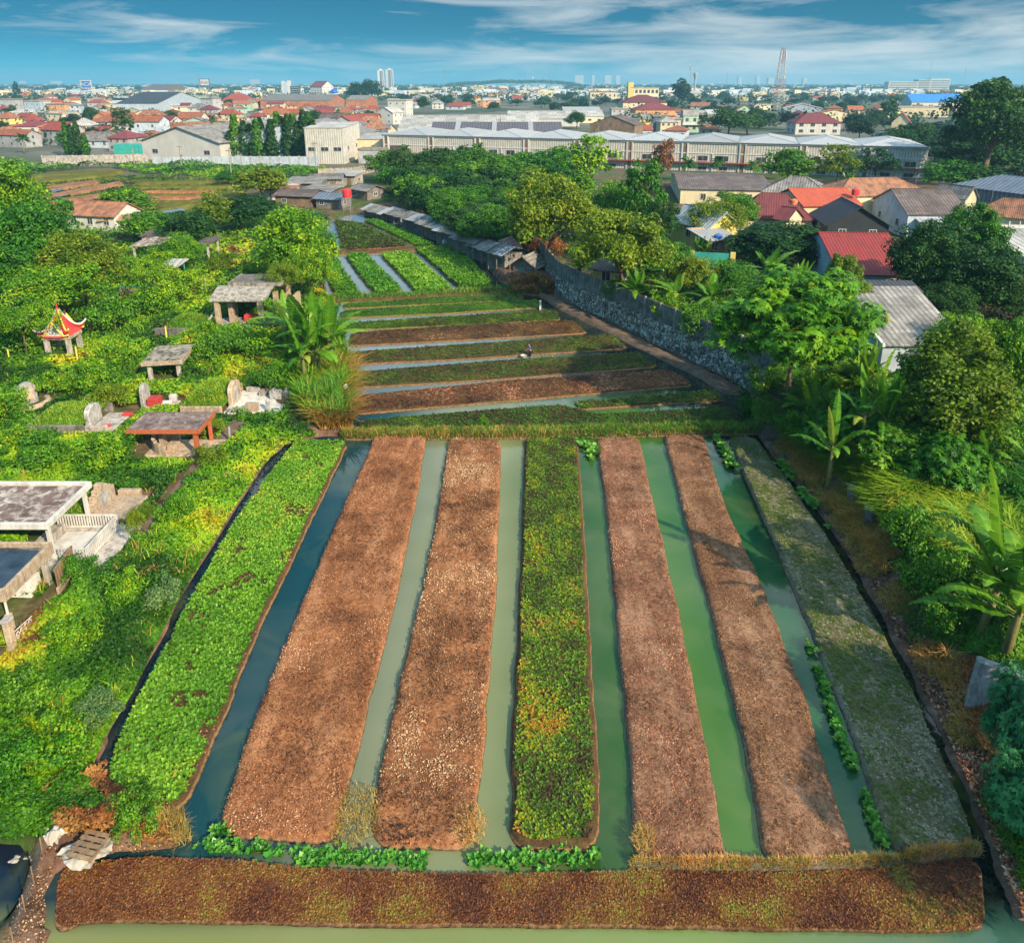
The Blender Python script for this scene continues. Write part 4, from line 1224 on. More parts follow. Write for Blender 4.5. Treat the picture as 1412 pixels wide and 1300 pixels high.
# --- stepped tombstone behind the white railed grave
t = thing('tomb', 'tan stepped tombstone with grassy mound right behind the white railing', 'tomb', (-26.6, 40.4, .6))
mb = arch_stone(2.6, 1.9, .5, 3); o = mb.build('tombstone', M['stone_tan'], t, bevel=.04)
mb = MB(); mb.box(.26, .3, -.5, .5, .35, 1.35); mb.build('inscription_panel', M['stone_grey'], o)
mb = MB(); mb.box(.2, 2.4, -1.4, 1.4, -.3, .18); mb.box(.3, 1.0, -1.9, -1.4, -.1, .6); mb.box(.3, 1.8, 1.4, 1.8, -.1, .5); mb.build('forecourt', M['stone_tan'], t, bevel=.04)
MB().box(-4.6, -.2, -1.7, -1.45, -.3, .32).build('kerb', M['concrete'], t, bevel=.03); MB().box(-4.6, -.2, 1.45, 1.7, -.3, .32).build('kerb', M['concrete'], t, bevel=.03)
grass_mound(t, -4.5, -.25, -1.5, 1.5, .1, .45, 2200)
keep(-31.2, -24.0, 38.4, 42.3)
# --- red tiled pavilion
t = thing('pavilion', 'open pavilion with orange tiled edge and flat dark roof over a curved tomb', 'pavilion', (-28.2, 47.6, .6))
mb = MB(); mb.box(.06, 5.5, .06, 3.2, 2.12, 2.33); mb.build('roof_slab', M['slab_dark'], t)
mb = MB(); mb.box(0, 5.56, 0, .06, 2.02, 2.36); mb.box(5.5, 5.56, .06, 3.2, 2.02, 2.36); mb.build('tiled_edge', M['red_tile'], t)
columns(t, [(5.1, .35)], -.5, 2.1, .15, 'red_tile'); columns(t, [(.5, 2.9)], -.5, 2.1, .13, 'red_tile'); columns(t, [(5.1, 2.9)], -.5, 2.1, .12, 'red_tile')
mb = MB(); mb.box(.9, 6.2, .4, 3.0, -.5, .02); mb.build('floor', M['stone_tan'], t, bevel=.04)
mb = MB()
for k in range(9):
    a0 = PI / 2 + PI * k / 9; a1 = PI / 2 + PI * (k + 1) / 9
    mb.slab([(2.6 + 1.5 * math.cos(a), 1.7 + 1.35 * math.sin(a), 1.25 - .5 * abs(k - 4) / 4) for a in (a0, a1)] + [(2.6 + 1.25 * math.cos(a), 1.7 + 1.1 * math.sin(a), 1.25 - .5 * abs(k - 4) / 4) for a in (a1, a0)], 1.25)
mb.build('curved_wall', M['stone_tan'], t)
mb = arch_stone(.9, 1.35, .3); o = mb.build('tombstone', M['stone_tan'], t, (1.9, 1.7, 0), bevel=.03)
mb = MB(); mb.box(2.3, 3.0, 1.2, 2.2, 0, .45); mb.build('altar', M['stone_tan'], t, bevel=.03)
keep(-28.2, -21.9, 47.3, 50.6)
# --- mound tomb with white terrace
t = thing('tomb', 'grassy mound tomb with rounded headstone and white tiled terrace beside the tall reeds', 'tomb', (-27.5, 55.6, .55))
mb = MB(); mb.box(0, 3.4, 0, .2, -.3, .75); mb.box(0, 3.4, 5.0, 5.2, -.3, .75); mb.box(-.2, 0, 0, 5.2, -.3, .75); mb.build('retaining_wall', M['stone_tan'], t, bevel=.04)
grass_mound(t, 0, 3.4, .2, 5, .55, .95, 4200, 'grass', bh=.34)
mb = arch_stone(2.2, 2.1, .4); o = mb.build('headstone', M['stone_tan'], t, (3.6, 2.6, 0), bevel=.05)
mb = arch_stone(1.3, 1.5, .06); mb.build('inscription_panel', M['concrete_pale'], o, (.23, 0, .1))
mb = MB(); mb.box(3.4, 8.2, .1, 5.0, -.4, .1); mb.build('terrace', M['white'], t, bevel=.04)
for q in ((3.9, 5.2, .1, .4, .1, .55), (3.9, 5.2, 4.6, 4.9, .1, .55), (5.4, 6.0, 3.6, 4.5, .1, .5)): MB().box(*q).build('side_wall', M['concrete_pale'], t, bevel=.03)
mb = MB(); mb.box(5.3, 6.4, .3, .8, .1, .85); mb.build('altar_table', M['stone_tan'], t, bevel=.03)
mb = MB(); mb.box(6.6, 7.6, 2.9, 3.5, .1, .9); mb.box(6.8, 7.0, 2.88, 3.52, .5, 1.05); mb.build('offering_stove', M['stone_grey'], t, bevel=.03)
for xx, yy in ((7.0, .6), (7.9, 3.2)):
    mb = MB(); mb.box(xx, xx + .3, yy, yy + .3, .1, .8); mb.lathe([(.1, .8), (.2, .92), (.05, 1.1)], 8, (xx + .15, yy + .15, 0)); mb.build('lantern_post', M['stone_grey'], t)
keep(-27.7, -19.2, 55.4, 61.0)
# --- low tomb with slanted terrace
t = thing('tomb', 'low dark walled tomb with grass top and red offering mats on its terrace', 'tomb', (-38.2, 51.8, .5))
mb = MB(); mb.box(0, 4.6, 0, .25, -.4, .8); mb.box(-.2, 0, 0, 4.6, -.4, .8); mb.box(0, 4.6, 4.4, 4.65, -.4, .8); mb.build('retaining_wall', M['concrete_dark'], t, bevel=.04)
grass_mound(t, 0, 4.2, .25, 4.4, .6, .55, 2600)
mb = arch_stone(1.9, 1.75, .45); o = mb.build('headstone', M['stone_grey'], t, (4.2, 2.2, 0), bevel=.06)
mb = MB(); mb.box(4.5, 6.6, .5, 4.0, -.3, .12); mb.box(4.4, 6.2, .4, .75, -.2, .55); mb.build('terrace', M['concrete_pale'], t, bevel=.04)
for xx, yy in ((5.3, .9), (6.0, 3.2)):
    mb = MB(); mb.box(xx, xx + .8, yy, yy + .5, .12, .3); mb.build('offering_mat', M['red_paint'], t, bevel=.04)
keep(-38.4, -31.4, 51.4, 56.6)
# --- round headstones
t = thing('headstone', 'weathered round topped headstone on a curved kerb at the left edge', 'headstone', (-41.6, 57.8, .6), R(-35))
mb = arch_stone(1.5, 2.1, .5); o = mb.build('stone', M['stone_grey'], t, bevel=.07)
mb = MB(); mb.box(.26, .30, -.4, .4, .5, 1.5); mb.build('inscription_panel', M['stone_tan'], o)
mb = MB(); mb.tube([(1.5 * math.cos(a), 1.5 * math.sin(a), .12) for a in np.linspace(-1.9, 1.6, 16)], .24, 8); mb.build('curved_kerb', M['stone_tan'], t)
keep(-43.5, -39.6, 55.8, 59.6)
t = thing('headstone', 'narrow pale headstone with a red offering table beside white blocks', 'headstone', (-31.4, 57.6, .6))
mb = arch_stone(1.3, 2.1, .34); mb.build('stone', M['stone_grey'], t, bevel=.05)
mb = MB(); mb.box(.3, 1.25, -.5, .5, .0, .75); mb.build('offering_table', M['red_paint'], t, bevel=.04)
mb = MB(); mb.box(.1, 2.7, -.9, .9, -.3, .06); mb.build('base', M['concrete_pale'], t, bevel=.03)
MB().box(1.8, 2.5, -.8, -.3, .06, .6).build('white_block', M['white'], t, bevel=.04); MB().box(1.8, 2.4, .5, .9, .06, .7).build('white_block', M['white'], t, bevel=.04)
keep(-31.9, -28.5, 56.6, 58.7)
# --- flat streaked canopy
t = thing('canopy', 'small flat canopy streaked black on two short pillars, standing alone in the greenery', 'canopy', (-33.9, 62.8, .6), R(9))
mb = MB(); mb.box(0, 3.6, 0, 4.6, 1.75, 2.05); mb.build('roof_slab', M['slab_streaked'], t, bevel=.04)
mb = MB(); mb.box(-.06, 3.66, -.06, 0, 1.68, 2.10); mb.box(3.6, 3.66, 0, 4.6, 1.68, 2.10); mb.build('edge_beam', M['stone_tan'], t)
columns(t, [(.5, .5), (3.1, .5), (.5, 4.1), (3.1, 4.1)], -.4, 1.75, .18, 'concrete_pale', 'pillar')
keep(-33.6, -30.8, 62.6, 63.9)
# --- red roofed pagoda
def pagoda():
    t = thing('pagoda', 'small Chinese pagoda shrine with red curved roof and yellow edges', 'shrine', (-45.8, 71.3, .7), scale=(.84, .84, 1.14))
    W2 = 2.0
    mb = MB(); mb.box(-1.75, 1.75, -1.4, 1.4, 1.5, 1.82); mb.build('lintel', M['stone_tan'], t, bevel=.03)
    columns(t, [(-1.35, -1.1), (1.35, -1.1), (-1.35, 1.1), (1.35, 1.1)], -.5, 1.5, .24, 'concrete_pale', 'pillar')
    N = 10
    def prof(a): return 1.85 + 2.2 * (1 - a) ** 1.9      # concave sweep: a = 0 at the ridge, 1 at the eave
    vs = []; fs = []
    for j, a in enumerate(np.linspace(0, 1, N)):
        for i, b in enumerate(np.linspace(-1, 1, N)):
            r = .12 + 1.95 * a
            z = prof(a) + .55 * a ** 3 * abs(b) ** 4
            vs.append((b * r, -r * .82, z))
    for s in range(4):
        o = len(vs) if s else 0
    mb = MB()
    for s in range(4):
        ca, sa = math.cos(s * PI / 2), math.sin(s * PI / 2)
        vv = [(x * ca - y * sa, (x * sa + y * ca) , z) for x, y, z in vs]
        vv += [(x, y, z - .10) for x, y, z in vv]
        n = N * N; ff = []
        for j in range(N - 1):
            for i in range(N - 1):
                k = j * N + i
                ff.append((k, k + N, k + N + 1, k + 1)); ff.append((n + k, n + k + 1, n + k + N + 1, n + k + N))
        for i in range(N - 1):
            k = (N - 1) * N + i; ff.append((k, n + k, n + k + 1, k + 1))
        mb.add(vv, ff)
    rf = mb.build('roof', M['red_paint'], t)
    for s in range(4):
        ca, sa = math.cos(s * PI / 2), math.sin(s * PI / 2)
        pts = []
        for a in np.linspace(0, 1.08, 12):
            r = .12 + 1.95 * a; x, y, z = r, -r * .90, prof(min(a, 1)) + .62 * a ** 3 + .06
            pts.append((x * ca - y * sa, x * sa + y * ca, z))
        mb = MB(); mb.tube(pts, .10, 6); mb.build('ridge_trim', M['yellow_trim'] if s % 2 == 0 else M['white'], rf)
    for s in (0, 2):
        ca, sa = math.cos(s * PI / 2), math.sin(s * PI / 2)
        f = lambda x, y, z: (x * ca - y * sa, x * sa + y * ca, z)
        mb = MB(); mb.add([f(-1.15, -1.55, 1.9), f(1.15, -1.55, 1.9), f(0, -1.55, 3.15), f(-1.15, -1.0, 1.9), f(1.15, -1.0, 1.9), f(0, -.9, 3.15)], [(0, 1, 2), (5, 4, 3), (0, 3, 4, 1), (1, 4, 5, 2), (2, 5, 3, 0)])
        mb.build('gable_panel', M['white'], t)
        mb = MB(); mb.tube([f(-1.9, -1.68, 2.05), f(-1.25, -1.62, 1.95), f(-.6, -1.62, 2.55), f(0, -1.62, 3.3), f(.6, -1.62, 2.55), f(1.25, -1.62, 1.95), f(1.9, -1.68, 2.05)], .10, 6); mb.build('gable_trim', M['yellow_trim'], t)
        mb = MB(); mb.tube([f(-1.2, -1.60, 1.92), f(0, -1.60, 3.1), f(1.2, -1.60, 1.92)], .07, 6); mb.build('gable_border', M['orange_paint'], t)
    mb = MB(); mb.lathe([(.16, 3.95), (.22, 4.15), (.10, 4.3), (.13, 4.45), (.03, 4.95)], 10); mb.build('finial', M['red_paint'], t)
    keep(-47.4, -44.2, 69.6, 71.6)
pagoda()
# --- concrete pavilion with curved porch roof
t = thing('pavilion', 'grey concrete pavilion with flat roof and drooping curved porch roof', 'pavilion', (-33.6, 80.2, .6))
mb = MB(); mb.box(.9, 7.0, 3.0, 7.5, 4.15, 4.4); mb.build('flat_roof', M['concrete_dark'], t, bevel=.03)
mb = MB(); mb.box(.8, 7.1, 2.9, 3.0, 4.1, 4.5); mb.box(7.0, 7.1, 3.0, 7.6, 4.1, 4.5); mb.box(.8, .9, 3.0, 7.6, 4.1, 4.5); mb.build('roof_edge', M['concrete'], t)
out = [(-.3 + 3.4 * s, 3.3 + .85 * math.sin(s * PI / 2) ** 1.3) for s in np.linspace(0, 1, 10)]
mb = MB()
for (y0, z0), (y1, z1) in zip(out[:-1], out[1:]):
    mb.slab([(-.3, y0, z0), (6.3, y0, z0), (6.3, y1, z1), (-.3, y1, z1)], .16)
mb.build('porch_roof', M['concrete'], t)
columns(t, [(.4, .2), (1.5, 1.4), (5.4, .2), (6.3, 3.2), (6.7, 6.8), (1.2, 6.8), (1.2, 3.2)], -.5, 3.4, .27, 'stone_tan', 'column')
mb = MB(); mb.box(-.2, 6.6, -.4, 3.2, -.5, .12); mb.build('floor', M['concrete_pale'], t, bevel=.04)
mb = MB(); mb.box(2.8, 4.4, 1.6, 2.4, .12, .9); mb.build('altar', M['red_paint'], t, bevel=.04)
for q in ((7.6, 8.0, 5.0, 7.5, -.5, 2.2), (7.6, 8.0, 3.0, 4.4, -.5, 1.5)): MB().box(*q).build('side_wall', M['stone_tan'], t, bevel=.03)
mb = MB()
pts = [(-.3 - .9 * math.cos(a) * 1.0, -1.8 + 3.2 * (a / 1.57), .1 + 1.6 * (a / 1.57) ** 2) for a in np.linspace(0, 1.57, 10)]
mb.tube(pts, .14, 8); mb.build('curved_rail', M['concrete_pale'], t)
keep(-34.4, -25.5, 79.6, 83)
t = thing('tomb', 'round grassy grave mound with dark kerb in front of the concrete pavilion', 'tomb', (-38.4, 77.4, .6))
grass_mound(t, 0, 4.4, .2, 4.2, .0, 1.4, 2600, 'grass', bh=.3)
mb = MB(); mb.box(-.8, 6.0, -.25, .15, -.4, .75); mb.build('kerb', M['concrete_dark'], t, bevel=.04)
keep(-39.0, -32.6, 77, 81.0)
# --- small structures farther back
t = thing('canopy', 'small green legged stand with slanting tin roof among the bushes', 'canopy', (-47.4, 98.5, .6))
mb = MB(); mb.slab([(-.2, -.4, 2.9), (2.6, -.4, 2.9), (3.2, 2.2, 3.5), (.5, 2.2, 3.5)], .1); mb.build('tin_roof', M['sheet_pale'], t)
columns(t, [(.2, 0), (2.4, 0), (2.6, 1.8), (.5, 1.8)], -.3, 2.8, .07, 'teal', 'leg')
mb = MB(); mb.box(-1.6, 1.0, -.5, .0, 1.7, 1.85); mb.build('blue_shelf', M['plastic_blue'], t)
mb = MB(); mb.lathe([(.75, 0), (.8, .8), (.55, 1.2), (.2, 1.4)], 12, (.6, .3, 0)); mb.build('urn', M['stone_tan'], t)
t = thing('tomb', 'teal edged low tomb with grass mound left of the green legged stand', 'tomb', (-50.6, 93.2, .6))
mb = MB(); mb.box(0, 3.6, 0, .3, -.4, 1.2); mb.box(3.3, 3.6, .3, 3, -.4, 1.2); mb.box(0, .3, .3, 3, -.4, 1.2); mb.build('wall', M['stone_tan'], t, bevel=.03)
mb = MB(); mb.box(-.05, 3.65, -.05, .35, 1.2, 1.4); mb.build('teal_coping', M['teal'], t)
grass_mound(t, .3, 3.3, .3, 3, .6, 1.5, 900)
keep(-50.8, -46.8, 92.6, 95.5)
t = thing('statue', 'small white stone lion statue in the greenery beyond the concrete pavilion', 'statue', (-41.2, 96.6, .7), R(20))
mb = MB(); mb.lathe([(.42, 0), (.5, .3), (.42, .8), (.3, 1.15)], 12); mb.lathe([(.1, 1.0), (.34, 1.2), (.36, 1.45), (.22, 1.7), (.05, 1.78)], 12, (.18, 0, 0))
for s in (-1, 1): mb.tube([(.35, .2 * s, .9), (.42, .2 * s, .4), (.5, .2 * s, 0)], [.14, .11, .13], 7)
mb.build('body', M['concrete_pale'], t, smoothf=True)
mb = MB(); mb.box(-.6, .8, -.5, .5, -.5, .02); mb.build('plinth', M['concrete'], t, bevel=.03)
for px0, pw, lab in ((209, 4.6, 'flat weathered shelter on posts left of the bright yellow green tree'), (285, 2.7, 'low dark shelter on two posts right of the bright yellow green tree')):
    p = atg(px0, 356)
    t = thing('shelter', lab, 'shelter', p)
    mb = MB(); mb.slab([(-pw / 2, -1.8, 2.4), (pw / 2, -1.8, 2.6), (pw / 2 + .5, 2.6, 3.1), (-pw / 2 + .5, 2.6, 2.9)], .16); mb.build('roof', M['sheet_brown'] if pw < 3 else M['slab_weathered'], t)
    columns(t, [(-pw / 2 + .4, -1.4), (pw / 2 - .4, -1.4), (pw / 2 - .2, 2.2), (-pw / 2 + .8, 2.2)], -.4, 2.45, .14, 'concrete_pale', 'post')
t = thing('shelter', 'small upper shelter roof just behind the flat weathered shelter', 'shelter', atg(224, 348))
mb = MB(); mb.slab([(-3, -1.2, 3.0), (2.6, -1.2, 3.1), (3, 2.4, 3.5), (-2.6, 2.4, 3.4)], .15); mb.build('roof', M['sheet_brown'], t)
columns(t, [(-2.5, -.8), (2.2, -.8), (2.4, 2), (-2.2, 2)], -.4, 3.05, .14, 'concrete_pale', 'post')

# yellow marker poles
for k, (px, py) in enumerate(((230, 469), (107, 498), (14, 502))):
    o = MB().tube([(0, 0, -.2), (.05, 0, 1.6)], [.09, .07], 7).build('marker_post', M['yellow_trim'], None, atg(px, py))
    tag(o, ('yellow marker pole behind the streaked canopy', 'yellow marker pole right of the pagoda shrine', 'yellow marker pole left of the pagoda shrine')[k], 'pole', 'yellow marker poles')
t = thing('utility_post', 'short leaning concrete post on the trodden path beside the orange edged pavilion', 'post', atg(317, 608))
MB().tube([(0, 0, -.2), (.06, 0, 1.25)], [.09, .08], 8).build('shaft', M['stone_grey'], t)
# trodden path strip
PATHW = W([(348, 585), (322, 580), (280, 625), (243, 668), (205, 712), (190, 740), (204, 742), (232, 700), (268, 655), (318, 612)], .5)
bm = bmesh.new(); cc = [(float(a), float(b)) for a, b in PATHW]
f = bm.faces.new([bm.verts.new((a, b, 0)) for a, b in cc]); bmesh.ops.triangulate(bm, faces=[f])
bmesh.ops.subdivide_edges(bm, edges=bm.edges[:], cuts=6, use_grid_fill=True)
for v in bm.verts: v.co.z = gz(v.co.x, v.co.y) + .05
bmesh.ops.recalc_face_normals(bm, faces=bm.faces[:])
me = bpy.data.meshes.new('path'); bm.to_mesh(me); bm.free()
tag(mesh_obj('path', me, M['dirt_path']), kind='structure')
KEEP.append([(348, 585), (322, 580), (280, 625), (243, 668), (205, 712), (190, 740), (204, 742), (232, 700), (268, 655), (318, 612)])

# --- rubbish at the lower left: white sheet draped over a pallet
p = atg(118, 1185)
t = thing('pallet', 'broken brown wooden pallet lying on the white sheet at the lower left', 'pallet', p + Vector((.05, .25, .3)), R(-12))
for k in range(5): MB().box(-.55, .55, -.5 + k * .22, -.35 + k * .22, .07, .10).build('slat', M['wood'], t)
for k in range(3): MB().box(-.5 + k * .45, -.4 + k * .45, -.5, .53, 0, .07).build('bearer', M['wood'], t)
N = 26; u, v = np.meshgrid(np.linspace(-1, 1, N), np.linspace(-1, 1, N))
r_ = np.random.default_rng(3)
ang = np.arctan2(v, u); rad = np.maximum(np.abs(u), np.abs(v)) * (.55 + .8 * vnoise(ang * 1.9 + 5, ang * 0, 4))
xx = np.cos(ang) * rad * 1.25; yy = np.sin(ang) * rad * .75
zz = .05 + .22 * (1 - np.clip(rad, 0, 1)) + .30 * fbm(xx, yy, .30, 3)
i = np.arange(N * N).reshape(N, N)
Qs = np.stack([i[:-1, :-1], i[:-1, 1:], i[1:, 1:], i[1:, :-1]], -1).reshape(-1, 4)
tag(mesh_obj('plastic_sheet', mesh_np('plastic_sheet', np.stack([xx * .8, yy * .8, zz * .8], -1).reshape(-1, 3), Qs, smoothf=True), M['tarp'], None, p), 'crumpled off white plastic sheet under the broken pallet', 'plastic sheet')
p = atg(80, 1160)
tag(mesh_obj('plastic_sheet', mesh_np('plastic_sheet', np.stack([xx * .45, yy * .6, zz * 1.6], -1).reshape(-1, 3), Qs, smoothf=True), M['tarp'], None, p), 'small white plastic scrap behind the broken pallet', 'plastic sheet')
p = atg(28, 1196)
tag(mesh_obj('plastic_sheet', mesh_np('plastic_sheet', np.stack([xx * .6, yy * .45, zz + .1], -1).reshape(-1, 3), Qs, smoothf=True), M['concrete_pale'], None, p), 'grey flat sheet at the edge of the dark pool on the left', 'plastic sheet')
# netting along the little pool
t = thing('net_fence', 'dark sagging net fence on sticks between the dark pool and the dirt path', 'fence', atg(18, 1300))
pts = [atg(a, b) for a, b in ((18, 1300), (34, 1255), (46, 1215), (58, 1175))]; p0 = t.location.copy()
for q in pts: MB().tube([q - p0 + Vector((0, 0, -.2)), q - p0 + Vector((.05, 0, .75))], .025, 6).build('stick', M['wood'], t)
mb = MB()
for a, b in zip(pts[:-1], pts[1:]):
    for k in range(14):
        f = k / 14; q = a.lerp(b, f) - p0; sag = .12 * math.sin(f * PI)
        mb.tube([q + Vector((0, 0, .0)), q + Vector((.04, 0, .68 - sag))], .006, 4)
    for zz_ in (.1, .24, .38, .52, .66):
        mb.tube([a - p0 + Vector((0, 0, zz_)), a.lerp(b, .5) - p0 + Vector((0, 0, zz_ - .1)), b - p0 + Vector((0, 0, zz_))], .006, 4)
mb.build('net', M['iron_dark'], t)

# ------------------------------------------------------------------ trees of the left side
GL = 'trees round the cemetery'
for a in [
 (14, 352, 205, 66, 'bright green leafy tree cut by the left edge above the cemetery', 'leaf_lush', 'near'),
 (58, 408, 268, 62, 'dark dense tree in front of the bright tree at the left edge', 'leaf_green', 'near'),
 (122, 430, 312, 52, 'pointed olive tree below the terracotta roofed house', 'leaf_olive', 'near'),
 (20, 430, 330, 60, 'low bushy tree at the left edge above the pagoda shrine', 'leaf_green', 'near'),
 (90, 445, 360, 60, 'bushy bright tree behind the pagoda shrine', 'leaf_lush', 'near'),
 (250, 378, 322, 42, 'bright yellow green tree between the two low shelters', 'leaf_lush', 'near'),
 (182, 306, 257, 34, 'dark rounded tree touching the terracotta roofed house', 'leaf_green', 'mid'),
 (212, 335, 288, 36, 'dark rounded tree right of the little gazebo', 'leaf_green', 'mid'),
 (268, 345, 289, 42, 'wide dark green tree in the cemetery orchard, left of two', 'leaf_dark', 'mid'),
 (330, 322, 272, 42, 'wide dark green tree in the cemetery orchard, right of two', 'leaf_dark', 'mid'),
 (352, 300, 268, 26, 'small dark tree below the yellowish tree by the shanties', 'leaf_dark', 'mid'),
 (414, 402, 280, 52, 'large round bright green tree beside the back field', 'leaf_lush', 'mango'),
 (432, 418, 340, 38, 'lower bright green tree growing against the large round one', 'leaf_lush', 'near'),
 (362, 278, 226, 36, 'yellowish green tree behind the cemetery near the shanties', 'leaf_olive', 'mid'),
 (300, 330, 262, 30, 'tall loose tree rising out of the cemetery orchard', 'leaf_olive', 'midairy'),
 (215, 420, 345, 36, 'loose branching tree in front of the green legged stand', 'leaf_lush', 'airy'), (40, 500, 405, 48, 'loose branching tree at the left edge below the pagoda shrine', 'leaf_lush', 'airy'), (395, 430, 360, 30, 'loose branching tree beside the concrete pavilion', 'leaf_olive', 'airy'),
 (315, 258, 234, 20, 'small tree by the long grey wall behind the left fields', 'leaf_green', 'mid')]:
    px, py, top, rp, lb, mt, kd = a
    tree_px(kd, px, py, top, rp, lb, mt, 'tree', GL)
for k, (px, py, top, rp, lb, kd) in enumerate([
 (418, 505, 398, 64, 'tall banana plants with wide leaves growing out of the reed clump, left', 'banana'),
 (458, 512, 390, 62, 'tall banana plants with wide leaves growing out of the reed clump, right', 'banana'),
 (400, 480, 405, 48, 'smaller banana plant behind the left side of the reed clump', 'banana'),
 (440, 530, 425, 50, 'banana plant in the middle of the reed clump', 'banana'),
 (448, 400, 362, 26, 'small banana plant at the left edge of the back field', 'banana'),
 (374, 270, 240, 20, 'banana plant with upright leaves among the shanties', 'banana')]):
    tree_px(kd, px, py, top, rp, lb, None, 'banana plant', 'banana plants by the reed clump', 'banana_plant', var=k)
# reeds below the bananas
r_ = np.random.default_rng(77)
grass_cover('reeds', 'tall green reeds under the banana plants beside the far field', [(395, 470), (470, 455), (486, 560), (478, 592), (425, 585), (398, 540)], 8500, 'grass', r_, 2.4, 1.7, .4, .55, 'reeds', .1)
grass_cover('dry_reeds', 'hanging dry golden reeds at the foot of the banana clump', [(430, 520), (486, 500), (486, 592), (440, 592)], 4600, 'grass_dry', r_, 2.0, 1.6, .4, .9, 'reeds')
for a in [(205, 742, 690, 16, 'thin pale shrub beside the white railing', 'leaf_olive', 'airy'),
          (192, 758, 702, 16, 'thin pale sapling nearest the white railing', 'leaf_olive', 'airy')]:
    px, py, top, rp, lb, mt, kd = a
    tree_px(kd, px, py, top, rp, lb, mt, 'shrub', None, 'shrub')
for a in [(226, 830, 800, 30, 'silvery feathery shrub beside the dark ditch, upper of two', 'leaf_pale'),
          (136, 992, 958, 32, 'silvery feathery shrub beside the dark ditch, lower of two', 'leaf_pale')]:
    px, py, top, rp, lb, mt = a
    tree_px('bush', px, py, top, rp, lb, mt, 'shrub', 'silvery shrubs along the ditch', 'shrub')
for a in [(665, 596, 572, 10, 'small bright shrub on the dike below the cross beds', 'leaf_lush'), (575, 396, 380, 7, 'small round bush at the front of the leafy back block', 'leaf_dark'),
          (190, 1150, 1090, 34, 'bright green shrub at the lower end of the leafy bed', 'leaf_green')]:
    px, py, top, rp, lb, mt = a
    tree_px('bush', px, py, top, rp, lb, mt, 'shrub', None, 'shrub')
SITE = False
# ------------------------------------------------------------------ buildings
MC = {}
def roof_mesh(kind, L, S, rh, over, th):
    key = ('roof', kind, round(L, 2), round(S, 2), round(rh, 2), over, th)
    if key in MC: return MC[key]
    mb = MB(); a = L / 2 + over; b = S / 2 + over; dz = -rh * over / (S / 2)
    if kind == 'gable':
        mb.slab([(-a, -b, dz), (a, -b, dz), (a, 0, rh), (-a, 0, rh)], th)
        mb.slab([(-a, 0, rh), (a, 0, rh), (a, b, dz), (-a, b, dz)], th)
        mb.box(-a, a, -.12, .12, rh - .02, rh + .07)
    elif kind == 'hip':
        r = max(L / 2 - S / 2, .05)
        p = [(-a, -b, dz), (a, -b, dz), (a, b, dz), (-a, b, dz), (-r, 0, rh), (r, 0, rh)]
        vs = p + [(x, y, z - th) for x, y, z in p[:4]]
        mb.add(vs, [(0, 1, 5, 4), (1, 2, 5), (2, 3, 4, 5), (3, 0, 4), (9, 8, 7, 6), (0, 6, 7, 1), (1, 7, 8, 2), (2, 8, 9, 3), (3, 9, 6, 0)])
        for s, e in ((4, 5), (4, 0), (4, 3), (5, 1), (5, 2)):
            mb.tube([Vector(p[s]) + Vector((0, 0, .02)), Vector(p[e]) + Vector((0, 0, .02))], .10, 5)
    elif kind == 'shed':
        mb.slab([(-a, -b, 0), (a, -b, 0), (a, b, rh), (-a, b, rh)], th)
    else:
        mb.box(-a, a, -b, b, .003, th + .003)
        for x0, x1, y0, y1 in ((-a, a, -b, -b + .2), (-a, a, b - .2, b), (-a, -a + .2, -b + .2, b - .2), (a - .2, a, -b + .2, b - .2)):
            mb.box(x0, x1, y0, y1, th + .003, th + .45 + rh)
    MC[key] = mb.mesh('roof')
    return MC[key]

def wall_mesh(kind, L, S, h, rh):
    key = ('wall', kind, round(L, 2), round(S, 2), round(h, 2), round(rh, 2))
    if key in MC: return MC[key]
    mb = MB(); a, b = L / 2, S / 2
    e = .06
    if kind == 'gable':
        out = [(-b, -1.0), (b, -1.0), (b, h - e), (0, h + rh - e), (-b, h - e)]
        vs = [(-a, y, z) for y, z in out] + [(a, y, z) for y, z in out]
        mb.add(vs, [(0, 1, 2, 3, 4), (9, 8, 7, 6, 5)] + [((i + 1) % 5, i, 5 + i, 5 + (i + 1) % 5) for i in range(5)])
    elif kind == 'shed':
        out = [(-b, -1.0), (b, -1.0), (b, h + rh - e), (-b, h - e)]
        vs = [(-a, y, z) for y, z in out] + [(a, y, z) for y, z in out]
        mb.add(vs, [(0, 1, 2, 3), (7, 6, 5, 4)] + [((i + 1) % 4, i, 4 + i, 4 + (i + 1) % 4) for i in range(4)])
    else:
        mb.box(-a, a, -b, b, -1.0, h)
    MC[key] = mb.mesh('wall')
    return MC[key]

def window_mesh(w, h):
    key = ('win', round(w, 2), round(h, 2))
    if key in MC: return MC[key]
    mb = MB(); f = .09
    mb.mi = 0
    mb.box(-w / 2 - f, -w / 2, -.07, 0, -f, h + f); mb.box(w / 2, w / 2 + f, -.07, 0, -f, h + f)
    mb.box(-w / 2, w / 2, -.07, 0, h, h + f); mb.box(-w / 2 - .05, w / 2 + .05, -.14, 0, -f - .04, -.002); mb.box(-.03, .03, -.06, 0, 0, h)
    mb.mi = 1
    mb.box(-w / 2, -.03, -.03, 0, 0, h); mb.box(.03, w / 2, -.03, 0, 0, h)
    MC[key] = mb.mesh('window', [M['white_far'], M['glass']])
    return MC[key]

def door_mesh():
    if 'door' in MC: return MC['door']
    mb = MB(); mb.box(-.45, .45, -.05, 0, 0, 2.05); mb.box(-.55, -.45, -.08, 0, 0, 2.15); mb.box(.45, .55, -.08, 0, 0, 2.15); mb.box(-.45, .45, -.08, 0, 2.05, 2.15)
    MC['door'] = mb.mesh('door', [M['wood']])
    return MC['door']

